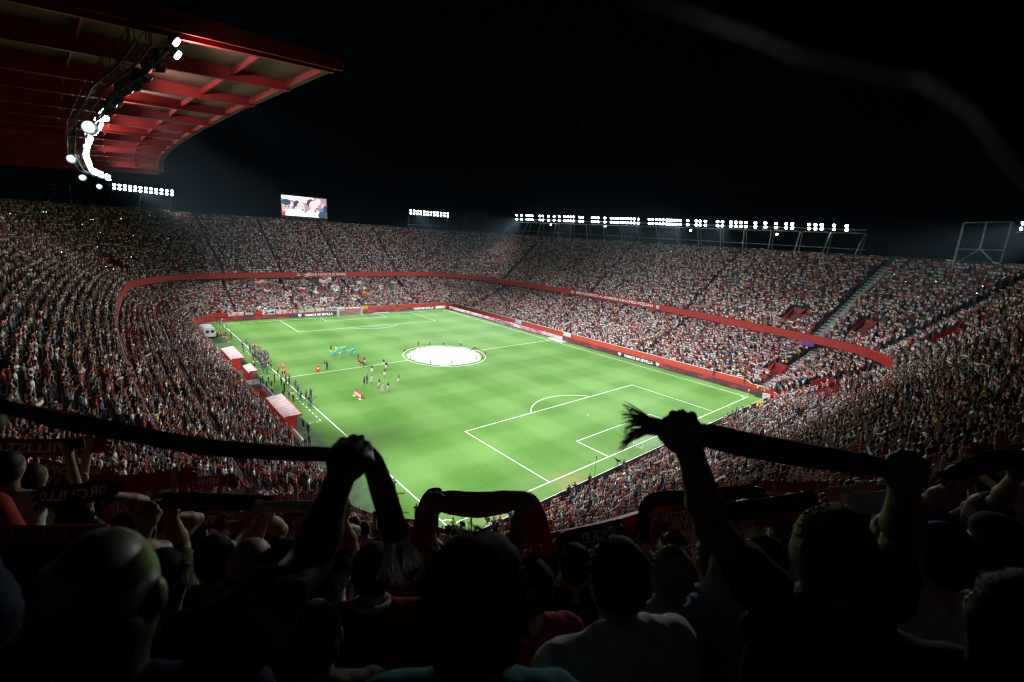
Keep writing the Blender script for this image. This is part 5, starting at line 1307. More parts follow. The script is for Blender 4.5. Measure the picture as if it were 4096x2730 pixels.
for (x, y, lab) in ((0, 0, 'corner flag at the near corner on the dugout side'), (68, 0, 'corner flag at the near corner by the gate opening'), (0, 105, 'corner flag at the far corner near the white van'), (68, 105, 'corner flag at the far corner by the pink boards')):
    r = tag(empty('corner_flag', (x, y, 0)), lab, 'corner flag')
    m = MB(); m.tube((x, y, 0), (x, y, 1.6), .02, n=8); keep(m.build('pole', WHITE), r)
    m = MB(); m.hexa([(x, y-.01, 1.22), (x+.30, y-.03, 1.30), (x+.30, y-.01, 1.30), (x, y+.01, 1.22), (x, y-.01, 1.58), (x+.32, y-.05, 1.52), (x+.32, y-.03, 1.52), (x, y+.01, 1.58)]); keep(m.build('cloth', noisy('flag_white_red', (.75, .7, .7), (.6, .1, .1), 4)), r)
# printed mats beside the goals and at the halfway line
def mat_on_grass(pts, label, c=(.74, .72, .72), c2=(.6, .12, .12), sc=1.6, word=None):
    V = [at_z(x, y, .014) for x, y in pts]; o = tag(link('printed_mat', mesh('printed_mat', V, [tuple(range(len(V)))], noisy('mat_'+label[:8]+str(len(bpy.data.objects)), c, c2, sc, .8))), label, 'mat'); return o
mat_on_grass([(2790, 1707), (2850, 1714), (2902, 1692), (2845, 1688)], 'red and white printed mat beside the near goal', (.72, .62, .62), (.62, .14, .14), .6)
mat_on_grass([(1486, 1256), (1553, 1251), (1556, 1248), (1500, 1250)], 'pale printed mat beside the far goal', (.76, .66, .66), (.6, .3, .3), 1)
mm = mat_on_grass([(2188, 1352), (2214, 1349), (2272, 1367), (2244, 1371)], 'white printed mat behind the far touchline at halfway', (.78, .8, .78), (.7, .76, .7), 2)
# tripod cameras, banner and crane camera by the near boards
def tripod_cam(px, label, top=1.6):
    p = at_z(*px, 0); r = tag(empty('tripod_camera', p), label, 'camera')
    for k in range(3): m = MB(); a = k*2.09; m.tube(p+np.array([.45*math.cos(a), .45*math.sin(a), 0]), p+np.array([0, 0, top-.2]), .025, n=6); keep(m.build('leg', BLACK), r)
    m = MB(); m.box(p+np.array([-.12, -.3, top-.2]), p+np.array([.12, .2, top+.1])); m.tube(p+np.array([0, .2, top-.04]), p+np.array([0, .55, top-.04]), .07, n=10); keep(m.build('camera_body', BLACK), r)
tripod_cam((1945, 2135), 'black tripod camera behind the near corner boards'); tripod_cam((2464, 1900), 'large black television camera at the near boards', 2.0)
p = at_z(2464, 1900, 0); r = tag(empty('microphone_stand', p+np.array([-4.8, -.4, 0])), 'thin microphone pole standing by the near boards', 'microphone stand')
m = MB(); q_ = p+np.array([-4.8, -.4, 0]); m.tube(q_, q_+np.array([.1, .1, 3.6]), .02, n=6); keep(m.build('pole', BLACK), r)
m = MB(); m.tube(q_+np.array([.1, .1, 3.6]), q_+np.array([.1, .1, 3.9]), .05, n=8); keep(m.build('foam', BLACK), r)
YB = noisy('yellow_banner_cloth', (.74, .46, .03), (.5, .30, .02), 3, .8)
def banner(pts3, label, mat, name='banner', cat='banner', n=10, wob=.05, thick=.01):
    """cloth between four corners tl, tr, br, bl"""
    tl, tr, br, bl = (np.array(q, float) for q in pts3); V = []
    nn = np.cross(tr-tl, bl-tl); nn /= np.linalg.norm(nn)
    for off in (0, thick):
        for j in range(n+1):
            for i in range(n+1):
                u_, v_ = i/n, j/n; p = (tl*(1-u_)+tr*u_)*(1-v_)+(bl*(1-u_)+br*u_)*v_
                V.append(p+nn*(off+wob*math.sin(u_*7+v_*2)*math.sin(v_*3+1)))
    F = [(j*(n+1)+i, j*(n+1)+i+1, (j+1)*(n+1)+i+1, (j+1)*(n+1)+i) for j in range(n) for i in range(n)]; k = (n+1)**2
    F += [tuple(reversed([a+k for a in f])) for f in F]
    return tag(link(name, mesh(name, V, F, mat, None, True)), label, cat)
banner([at_x(2180, 2000, at_z(2185, 2025, 0)[0]), at_z(2232, 1975, .95), at_z(2232, 2000, .2)+np.array([0, -.1, 0]), at_z(2185, 2025, .1)], 'ragged yellow banner hung on the near black boards', YB)
banner([(63.0, -3.46, 1.0), (66.2, -3.46, 1.0), (66.2, -3.5, .05), (63.0, -3.5, .05)], 'plain yellow banner on the black boards near the gate opening', YB)
# corner gate: red walls and a white cabinet
gate = tag(empty('corner_gate', (74, -3, 0)), 'red gate walls at the corner opening by the long board', 'gate')
for (pa, pb, hh) in (((3055, 1590), (3100, 1600), 1.7), ((3110, 1600), (3140, 1612), 2.0)):
    a, b_ = at_z(*pa, 0), at_z(*pb, 0); m = MB(); m.beam((a[0], a[1], hh/2), (b_[0], b_[1], hh/2), .12, hh); keep(m.build('wall_panel', DUGRED), gate)
a, b_ = at_z(3056, 1592, 0), at_z(3088, 1598, 0); cab = tag(empty('white_cabinet', a), 'white cabinet against the red gate wall', 'cabinet')
for q in range(2):
    s0 = a+(b_-a)*q*.5+np.array([-.45, .2, 0]); s1 = a+(b_-a)*(q*.5+.48)+np.array([-.45, .2, 0]); m = MB(); m.beam((s0[0], s0[1], .5), (s1[0], s1[1], .5), .45, .95); keep(m.build('door', WHITE), cab)

# ------------------------------------------------------------------ flags, poles and banners in front of and inside the far stand
FW_ = noisy('flag_white', (.74, .74, .73), None, 6); FR_ = noisy('flag_red', (.56, .03, .03), None, 6); FY_ = noisy('flag_yellow', (.72, .48, .04), None, 6); FG_ = noisy('flag_green', (.03, .20, .09), None, 6); FB_ = noisy('flag_black', (.03, .03, .035), None, 6)
def on_far_lower(px, py, lift):
    best = None
    for s in np.linspace(.02, .98, 60):
        Y = 109.8+s*16.5; z = 1.0+7.5*s**1.05+lift; p = at_y(px, py, Y)
        if best is None or abs(p[2]-z) < best[0]: best = (abs(p[2]-z), p, z-lift)
    return best[1], best[2]
def flag(px, py, w, pat, mats, label, k):
    p, zf = on_far_lower(px, py, 2.6)
    root = tag(empty('flag', (p[0], p[1], zf)), label, 'flag', 'flags waved behind the far goal')
    tilt = .35*math.sin(k*2.3); top = p+np.array([tilt*.8, 0, .9*w]); 
    m = MB(); m.tube((p[0]-tilt*.8, p[1], zf+1.3), top, .02, n=5); keep(m.build('pole', STEEL), root)
    n = 9; hh = .62*w; V = []; F = []; M = []; sg = 1 if k % 3 else -1
    for j in range(n+1):
        for i in range(n+1):
            u_, v_ = i/n, j/n; V.append(top+np.array([sg*u_*w*(1-.10*v_), .18*w*math.sin(u_*6+k+v_*2)*u_, -v_*hh-.22*w*u_*(.5+.5*math.sin(k*1.7))+.08*w*math.sin(u_*7+k)]))
    for j in range(n):
        for i in range(n):
            F.append((j*(n+1)+i, j*(n+1)+i+1, (j+1)*(n+1)+i+1, (j+1)*(n+1)+i))
            u_, v_ = (i+.5)/n, (j+.5)/n
            if pat == 'h': c = 0 if v_ < .5 else 1
            elif pat == 'x': c = 1 if abs(u_-.5) < .12 or abs(v_-.5) < .14 else 0
            elif pat == 's': c = int(v_*5) % 2
            elif pat == 't': c = min(int(v_*3), 2) % 3
            else: c = 0 if math.sin(u_*9+k)*math.sin(v_*8+k) > -.45 else 1
            M.append(min(c, len(mats)-1))
    keep(link('cloth', mesh('cloth', V, F, mats, M, True)), root)
FL = [(1056, 1142, 2.0, 's', 'rw'), (1053, 1172, 1.8, 'h', 'rw'), (1144, 1191, 2.1, 's', 'wr'), (1219, 1171, 1.8, 'h', 'wr'), (1204, 1188, 1.5, 'p', 'rw'), (1255, 1181, 1.9, 'x', 'rw'), (1245, 1120, 2.8, 's', 'rw'), (1278, 1139, 2.6, 'h', 'rw'), (1290, 1150, 2.0, 'x', 'wr'), (1321, 1134, 2.6, 'p', 'wb'), (1339, 1152, 1.6, 'p', 'rw'), (1322, 1167, 2.4, 'p', 'wb'), (1357, 1172, 2.4, 'p', 'wb'), (1384, 1175, 2.0, 'x', 'wr'), (1414, 1176, 1.7, 'h', 'wr'), (1416, 1153, 1.5, 's', 'rw'), (1431, 1142, 1.8, 'p', 'wr'), (1444, 1166, 1.6, 't', 'wbr'), (1469, 1168, 1.5, 'h', 'wb'), (1454, 1187, 2.3, 't', 'ryr'), (1405, 1206, 1.9, 'h', 'rw'), (1433, 1202, 2.2, 'x', 'rw'), (1280, 1213, 2.0, 'p', 'wr'), (1310, 1208, 1.8, 'x', 'wr'), (1537, 1162, 2.0, 's', 'wr'), (1535, 1181, 1.7, 'p', 'rw'), (1566, 1142, 1.9, 't', 'rwg'), (1581, 1163, 2.0, 'p', 'gg')]
CM = dict(r=FR_, w=FW_, y=FY_, g=FG_, b=FB_); CN = dict(r='red', w='white', y='yellow', g='green', b='black'); PN = dict(h='halved', x='crossed', s='striped', t='banded', p='patched')
for k, (x, y, w, pat, cs) in enumerate(FL):
    flag(x, y, w, pat, [CM[c] for c in cs], '%s %s flag waved above the crowd behind the far goal' % (PN[pat], ' and '.join(dict.fromkeys(CN[c] for c in cs))), k)
for q, (x, yb, yt) in enumerate(((1096, 1262, 1168), (1217, 1255, 1178), (1325, 1248, 1190), (1425, 1243, 1152), (1521, 1238, 1148))):
    a = at_y(x, yb, 109.4); b_ = at_y(x, yt, 109.4)
    r = tag(empty('net_pole', (a[0], 109.4, 0)), 'thin steel pole in front of the stand behind the far goal', 'pole', 'poles behind the far goal')
    m = MB(); m.tube((a[0], 109.4, 0), (a[0], 109.4, b_[2]), .06, n=8); keep(m.build('shaft', STEEL), r)
    m = MB(); m.tube((a[0]-.5, 109.4, b_[2]-.05), (a[0]+.5, 109.4, b_[2]-.05), .03, n=6); keep(m.build('crossarm', STEEL), r)
BN = [(855, 905, FR_, 'plain red banner beside the far corner wall', None), (912, 975, noisy('patched_banner', (.7, .62, .6), (.5, .1, .1), 1.2), 'pale patched banner left of the long red stretch', None), (978, 1018, FB_, 'dark lettered banner on the far wall', 'BRIGADA'), (1024, 1048, FR_, 'small plain red banner on the far wall', None), (1050, 1100, FW_, 'white banner with a number on the far wall', '24'), (1104, 1168, noisy('mixed_banner', (.72, .7, .68), (.5, .06, .06), .9), 'red and white mixed banner near the goal', None), (1172, 1215, noisy('grey_banner', (.5, .5, .5), (.12, .12, .12), .8), 'grey and black banner near the goal', None), (1220, 1258, noisy('beige_banner', (.55, .48, .36), (.4, .3, .2), .9), 'beige banner left of the goal', None), (1262, 1302, noisy('black_white_banner', (.6, .6, .6), (.04, .04, .04), 1.0), 'black and white banner hung over the wall by the goal', None), (1305, 1378, FW_, 'white lettered banner directly behind the far goal', 'SD SEVILLA'), (1382, 1440, FR_, 'red banner with a white year behind the far goal', '1975'), (1446, 1472, FY_, 'yellow and black banner right of the far goal', None)]
for x0_, x1_, mt, lab, word in BN:
    ym = np.interp((x0_+x1_)/2, [900, 1300, 1470], [1262, 1245, 1236]); a = at_y(x0_, ym, 109.4); b_ = at_y(x1_, ym, 109.4); zt_ = 2.25; zb2 = 1.12
    bo = banner([(a[0], 109.36, zt_), (b_[0], 109.36, zt_), (b_[0], 109.36, zb2), (a[0], 109.36, zb2)], lab, mt, wob=.025)
    if word:
        P, Fk = text_geo(word, .03, 1.0); w = P[:, 0].max(); V = np.stack([a[0]+.2+(b_[0]-a[0]-.4)*P[:, 0]/w, np.full(len(P), 109.28), zb2+.18+P[:, 1]*.72], 1)
        link('lettering', mesh('lettering', V, Fk, {FW_: FB_, FR_: FW_, FB_: FW_}[mt]), bo)
for k, (x, y, X) in enumerate(((2270, 1338, 72.85), (2075, 1288, 72.85), (3225, 1372, 84.0))):
    p = at_x(x, y, X); banner([(X-.1, p[1]+1.4, p[2]+.5), (X-.1, p[1]-1.4, p[2]+.5), (X-.12, p[1]-1.4, p[2]-.6), (X-.12, p[1]+1.4, p[2]-.6)], ('white lettered banner on the red wall opposite halfway', 'small pale banner on the red wall near the pink boards', 'blue and red flag tied to the tier fascia')[k], (FW_, FW_, noisy('blue_red_cloth', (.05, .06, .35), (.45, .05, .05), 1.2))[k])
# phone screens glowing here and there in the dark tiers
PHS = emit('phone_light', (.95, 1.0, .92), 6.0)
ph = MB(); ph.box((-.08, -.012, -.045), (.08, .0, .045)); phm = ph.mesh('phone', BLACK); pg = MB(); pg.add([(-.075, -.014, -.04), (.075, -.014, -.04), (.075, -.014, .04), (-.075, -.014, .04)], [(0, 1, 2, 3)]); pgm = pg.mesh('phone_screen', PHS)
cand = far_rows[far_rows[:, 4] == 1]; cpx = to_px(np.stack([cand[:, 0], cand[:, 1], cand[:, 2]+1.75], 1))
for (x, y) in ((43, 865), (175, 852), (188, 851), (360, 882), (371, 886), (330, 898), (486, 878), (595, 868), (402, 941), (390, 999), (536, 951), (672, 961), (247, 1010), (525, 1035), (422, 1072), (454, 1081), (1040, 942), (1065, 1040), (1475, 1012), (1344, 1039), (1568, 1041), (1739, 1045), (1948, 1022), (3125, 1028), (3571, 1107), (3620, 1128), (3742, 1126), (3927, 1159), (3911, 1181), (2040, 985), (2680, 1012)):
    q = int(np.hypot(cpx[:, 0]-x, cpx[:, 1]-y).argmin()); r = cand[q]
    o = link('phone', phm, None, (r[0], r[1], r[2]+2.05)); tag(o, 'lit phone held up in the dark upper tiers', 'phone', 'lit phones in the upper tiers')
    d_ = CAM-np.array([r[0], r[1], r[2]+2.05]); o.rotation_euler = (0, 0, math.atan2(d_[1], d_[0])+math.pi/2); link('screen', pgm, o)
# ------------------------------------------------------------------ scarves and detailed spectators close to the camera
def catmull_open(P, n):
    P = np.array(P, float); P = np.vstack([2*P[0]-P[1], P, 2*P[-1]-P[-2]]); out = []
    for i in range(1, len(P)-2):
        p0, p1, p2, p3 = P[i-1], P[i], P[i+1], P[i+2]
        for t in np.linspace(0, 1, n, endpoint=False): out.append(.5*((2*p1)+(-p0+p2)*t+(2*p0-5*p1+4*p2-p3)*t*t+(-p0+3*p1-3*p2+p3)*t**3))
    out.append(P[-2]); return np.array(out)
def knit(name, c, c2, stripes=14.0, edge=(.5, .5, .5)):
    if name in MATS: return MATS[name]
    m, nt, b = new_mat(name); N = nt.nodes; L = nt.links
    uv = N.new('ShaderNodeAttribute'); uv.attribute_name = 'along'
    tc = N.new('ShaderNodeTexCoord')
    w = N.new('ShaderNodeTexNoise'); w.inputs['Scale'].default_value = 26; L.new(tc.outputs['Object'], w.inputs['Vector'])
    wv = N.new('ShaderNodeMath'); wv.operation = 'SINE'; ml = N.new('ShaderNodeMath'); ml.operation = 'MULTIPLY'; ml.inputs[1].default_value = stripes
    L.new(uv.outputs['Fac'], ml.inputs[0]); L.new(ml.outputs[0], wv.inputs[0])
    cr = N.new('ShaderNodeValToRGB'); cr.color_ramp.interpolation = 'CONSTANT'
    cr.color_ramp.elements[0].color = (*c, 1); cr.color_ramp.elements[0].position = 0; cr.color_ramp.elements[1].color = (*c2, 1); cr.color_ramp.elements[1].position = .72
    mp = N.new('ShaderNodeMapRange'); mp.inputs['From Min'].default_value = -1; L.new(wv.outputs[0], mp.inputs['Value']); L.new(mp.outputs[0], cr.inputs['Fac'])
    mx = N.new('ShaderNodeMix'); mx.data_type = 'RGBA'; mx.blend_type = 'MULTIPLY'; mx.inputs['Factor'].default_value = .35; L.new(cr.outputs['Color'], mx.inputs['A']); L.new(w.outputs['Color'], mx.inputs['B'])
    L.new(mx.outputs['Result'], b.inputs['Base Color']); b.inputs['Roughness'].default_value = .95; b.inputs['Specular IOR Level'].default_value = .1
    bp = N.new('ShaderNodeBump'); bp.inputs['Strength'].default_value = .4; bp.inputs['Distance'].default_value = .004; L.new(w.outputs['Fac'], bp.inputs['Height']); L.new(bp.outputs['Normal'], b.inputs['Normal'])
    MATS[name] = m
    return m
K_RED = knit('knit_red', (.46, .022, .026), (.52, .03, .03), 9)
K_REDW = knit('knit_red_white', (.50, .025, .027), (.72, .70, .68), 22)
K_DARK = knit('knit_black_red', (.020, .016, .017), (.16, .012, .014), 18)
K_WHITE = knit('knit_white', (.62, .62, .60), (.56, .55, .54), 6)
K_FOLD = knit('knit_maroon', (.13, .012, .014), (.05, .01, .012), 14)
SCARF_N = [0]
def scarf_world(P, hw, label, mat, group=None, thick=.009, fringe=(True, True), text=None, tmat=None, mirror=True, tspan=(.1, .9), th=.55, wdir=None, sub=6, fr_len=.055, fr_mat=None, wob=.004, cat='scarf', fan=0.30, cont=2):
    """P: world points along the scarf; hw: half width at each"""
    P = np.array(P, float); hw = np.atleast_1d(np.array(hw, float)); hw = np.full(len(P), hw[0]) if len(hw) == 1 else hw
    C = catmull_open(P, sub); t0 = np.linspace(0, 1, len(P)); t1 = np.linspace(0, 1, len(C)); H = np.interp(t1, t0, hw)
    T = np.gradient(C, axis=0); T /= np.linalg.norm(T, axis=1)[:, None]
    vd = C-CAM; vd /= np.linalg.norm(vd, axis=1)[:, None]
    Wd = np.cross(vd, T); Wd /= np.linalg.norm(Wd, axis=1)[:, None]
    for i in range(1, len(Wd)):
        if Wd[i] @ Wd[i-1] < 0: Wd[i] *= -1
    if Wd[len(Wd)//2] @ UP < 0 and abs(T[len(T)//2] @ UP) < .8: Wd *= -1
    Nd = np.cross(T, Wd); Nd *= np.sign(-(Nd*vd).sum(1))[:, None]       # towards the viewer
    n = 14; V = []; al = []
    for i, c in enumerate(C):
        for k in range(n):
            a = 2*math.pi*k/n; x = math.cos(a); y = math.sin(a)
            fold = wob*math.sin(x*5+i*.35)+wob*.7*math.sin(i*.9+x*2)
            V.append(c+Wd[i]*H[i]*math.copysign(abs(x)**.8, x)+Nd[i]*(thick*math.copysign(abs(y)**.7, y)+fold)); al.append(t1[i]*6)
    F = [(i*n+k, i*n+(k+1) % n, (i+1)*n+(k+1) % n, (i+1)*n+k) for i in range(len(C)-1) for k in range(n)]+[tuple(range(n-1, -1, -1)), tuple(range((len(C)-1)*n, len(C)*n))]
    me = mesh('scarf', V, F, mat, None, True)
    at = me.attributes.new('along', 'FLOAT', 'POINT'); at.data.foreach_set('value', np.array(al, np.float32))
    o = tag(link('scarf', me), label, cat, group)
    SCARF_N[0] += 1
    m = MB(); r = np.random.default_rng(SCARF_N[0])
    for e, on in ((0, fringe[0]), (-1, fringe[1])):
        if not on: continue
        d = T[e]*(-1 if e == 0 else 1)
        ns = int(max(20, H[e]*2/.0006)); ncl = max(4, int(H[e]*2/.010)); cl = [(r.normal(0, .28), r.uniform(.75, 1.1), r.uniform(-.45, .1)) for _ in range(ncl)]
        for q in range(ns):
            x = (q+.5)/ns*2-1; p = C[e]+Wd[e]*H[e]*x*.95+Nd[e]*r.normal(0, .003)
            c_ = cl[min(int((x+1)/2*ncl), ncl-1)]; dd = d+Wd[e]*(x*fan+c_[0])+Wd[e]*r.normal(0, .09)+Nd[e]*r.normal(0, .10)+np.array([0, 0, c_[2]]); dd /= np.linalg.norm(dd)
            L_ = fr_len*c_[1]*r.uniform(.85, 1.1); mid = p+dd*L_*.55; end = p+dd*L_*.95+np.array([0, 0, -.010])+Wd[e]*r.normal(0, .004)
            m.tube(p-d*.01, mid, .0016, .0014, n=3); m.tube(mid, end, .0014, .0007, n=3)
    if m.V: tag(m.build('fringe', fr_mat or mat, o), kind='stuff')
    if text:
        Pt, Fk = text_geo(text, .02, 1.0); w = Pt[:, 0].max()
        u = Pt[:, 0]/w
        if mirror: u = 1-u
        # left-to-right as the camera sees it
        lr = (C[-1]-C[0]) @ RT > 0
        s = tspan[0]+(tspan[1]-tspan[0])*(u if lr else 1-u)
        g = lambda A: np.stack([np.interp(s, t1, A[:, k]) for k in range(3)], 1)
        hh = np.interp(s, t1, H)
        up_s = 1.0 if Wd[len(Wd)//2] @ UP > 0 else -1.0
        VV = g(C)+g(Wd)*(hh*((Pt[:, 1]-.5)*2*th)*up_s)[:, None]+g(Nd)*(thick+.004+wob*1.2)
        lt = link('lettering', mesh('lettering', VV, Fk, tmat or WHITE), o)
    return o

# ---- people in the rows just below the camera (single objects, scarves held separately)
NEARM = {}
def near_mesh(nm):
    if nm not in NEARM: NEARM[nm] = pose_mesh(nm, .021, with_scarf=False)
    return NEARM[nm]
COLN = ['white', 'red', 'bright red', 'black', 'navy', 'blue', 'pale blue', 'grey', 'beige', 'yellow', 'teal', 'pink', 'green', 'orange']
FGXY = []      # plan positions taken by the foreground figures (filled by the table below)
LIMX = [0, 500, 900, 1200, 1350, 1700, 2550, 2760, 2900, 3500, 4096]; LIMY = [1740, 1840, 1925, 1960, 2060, 2105, 2105, 2050, 1960, 1890, 1760]
def view_limit(x, y, z, hgt):
    q = to_px([[x, y, z+hgt]])[0]
    return q[1] < np.interp(q[0], LIMX, LIMY)
def spectators(rows, keep_out):
    n = len(rows); look, si, ci = pick_look(n)
    w = np.array([dict(scarf_high=28, scarf_tilt=20, scarf_wide=10, scarf_long_hair=14, arms_up=12, clap=13, idle=14, idle_long_hair=8, phone=7, one_arm=6, cap_fan=6).get(p, 0) for p in CROWD_POSES], float); w /= w.sum()
    for q in range(n):
        x, y, z, a = rows[q, :4]
        if any((x-fx)**2+(y-fy)**2 < .30 for fx, fy in keep_out): continue
        pn = CROWD_POSES[rng.choice(len(CROWD_POSES), p=w)]
        if view_limit(x, y, z, 1.72): continue
        if view_limit(x, y, z, 1.98) and (POSES[pn][2] is not None or pn in ('arms_up', 'one_arm')): pn = ('idle', 'clap', 'idle_long_hair')[q % 3]
        o = link('person', near_mesh(pn)); o.location = (float(x), float(y), float(z)); rz = float(a+rng.normal(0, .2)); sc = float(np.clip(rng.normal(.985, .04), .88, 1.07))
        o.rotation_euler = (0, 0, rz); o.scale = (sc,)*3
        for k in look: o[k] = [float(v) for v in look[k][q]]
        act = {'scarf_high': 'holding a scarf up', 'scarf_tilt': 'holding a slanting scarf', 'scarf_wide': 'spreading a scarf wide', 'scarf_long_hair': 'with long hair holding a scarf', 'arms_up': 'with both arms raised', 'clap': 'clapping', 'idle': 'standing with arms down', 'idle_long_hair': 'with long hair standing still', 'phone': 'filming with a phone', 'one_arm': 'raising one arm', 'cap_fan': 'wearing a cap'}[pn]
        tag(o, 'spectator in a %s top %s, among the near rows' % (COLN[si[q]], act), 'person', 'spectators in the near upper rows')
        sc_ = POSES[pn][2]
        if sc_ is not None:
            Mx = Matrix.Translation(Vector((float(x), float(y), float(z)))) @ Matrix.Rotation(rz, 4, 'Z') @ Matrix.Scale(sc, 4)
            A, B, wd, sg = sc_; pts = []
            for t in np.linspace(-.06, 1.06, 7):
                c = np.array(A)+(np.array(B)-np.array(A))*t; c = c-np.array([0, -.02, wd*.42+sg*4*max(t*(1-t), 0)*1.2]); pts.append(np.array((Mx @ Vector([float(v) for v in c]))[:]))
            mt = [K_RED, K_REDW, K_DARK, K_WHITE][rng.choice(4, p=[.40, .30, .10, .20])]
            nm = {K_RED: 'red', K_REDW: 'red and white striped', K_DARK: 'black and red', K_WHITE: 'white'}[mt]
            word = ['SEVILLA', 'SEVILLA FC', 'SEVILLISTA', 'EUROPA', None, None][rng.integers(0, 6)]
            scarf_world(pts, wd*.45, '%s knitted scarf held overhead in the near upper rows' % nm, mt, 'scarves held up in the near upper rows', text=word, tmat=WHITE if mt is not K_WHITE else REDWALL, sub=3, fr_len=.06, tspan=(.12, .88), th=.5)
# ------------------------------------------------------------------ foreground supporters, seen from behind
def cloth(name, c, rough=.9, sc=60):
    if name in MATS: return MATS[name]
    m = noisy(name, c, tuple(x*.8 for x in c), sc, rough, bump=.15, spec=.1); return m
SK = [noisy('skin_tone_a', (.36, .22, .15), (.32, .18, .12), 30, .55, spec=.4), noisy('skin_tone_b', (.36, .20, .13), (.32, .17, .11), 30, .55, spec=.4), noisy('shaved_scalp', (.055, .037, .028), (.04, .027, .02), 40, .45, spec=.4), noisy('tanned_skin', (.19, .115, .078), (.16, .095, .06), 30, .6, spec=.25)]
HR = {'dark': noisy('hair_dark', (.012, .010, .009), (.02, .016, .012), 60, .8, spec=.1), 'brown': noisy('hair_brown', (.06, .036, .018), (.035, .02, .011), 60, .8, spec=.1), 'grey': noisy('hair_grey', (.20, .19, .18), (.10, .09, .085), 60, .6), 'fair': noisy('hair_fair', (.12, .075, .035), (.07, .04, .02), 60, .8, spec=.1)}
JEANS = cloth('dark_denim', (.03, .04, .07))
def ik(S, Hn, hint, L1=.30, L2=.27):
    S, Hn = np.array(S, float), np.array(Hn, float); d = Hn-S; D = np.linalg.norm(d)
    k = max(1.0, D/(L1+L2)*1.01); L1 *= k; L2 *= k; u = d/D
    a = (L1*L1-L2*L2+D*D)/(2*D); h_ = math.sqrt(max(L1*L1-a*a, 0))
    hv = np.array(hint, float); hv = hv-u*(hv@u); hv /= np.linalg.norm(hv)+1e-9
    return S+u*a+hv*h_
def hand_prims(W, d, g, n, s=1.0, grip=True):
    """W wrist, d along the forearm, g along the held thing, n towards which the fingers close"""
    P = [p_cone(W, W+d*.045*s, .030*s, .036*s, .02, 0), p_ell(W+d*.065*s, (.034*s,)*3, .03, 0), p_cone(W+d*.06*s-g*.022*s, W+d*.06*s+g*.022*s, .030*s, .028*s, .02, 0)]
    ln = [.90, 1.0, .97, .80]
    for q, o in enumerate((-.033, -.011, .011, .033)):
        K = W+d*(.100-.010*abs(q-1.3))*s+g*o*s; L = ln[q]*s
        if grip: pts = [K, K+(d*.55+n*.75)*.034*L, K+(d*.50+n*.75)*.034*L+(n*.55-d*.85)*.026*L, K+(d*.50+n*.75)*.034*L+(n*.2-d*1.25)*.040*L-n*.010]
        else: pts = [K, K+(d*.95+n*.15)*.042*L, K+(d*.95+n*.15)*.042*L+(d*.85+n*.45)*.028*L, K+(d*.95+n*.15)*.042*L+(d*.75+n*.6)*.046*L]
        r = .0112*s
        for a, b_, ra, rb in zip(pts[:-1], pts[1:], (r, r*.95, r*.88), (r*.95, r*.88, r*.78)): P.append(p_cone(a, b_, ra, rb, .006, 0))
    tb = W+d*.035*s-g*.034*s
    P += [p_cone(tb, tb-g*.020*s+d*.032*s+n*.012*s, .016*s, .013*s, .015, 0), p_cone(tb-g*.020*s+d*.032*s+n*.012*s, tb-g*.006*s+d*.058*s+n*.030*s, .012*s, .010*s, .006, 0)]
    return P
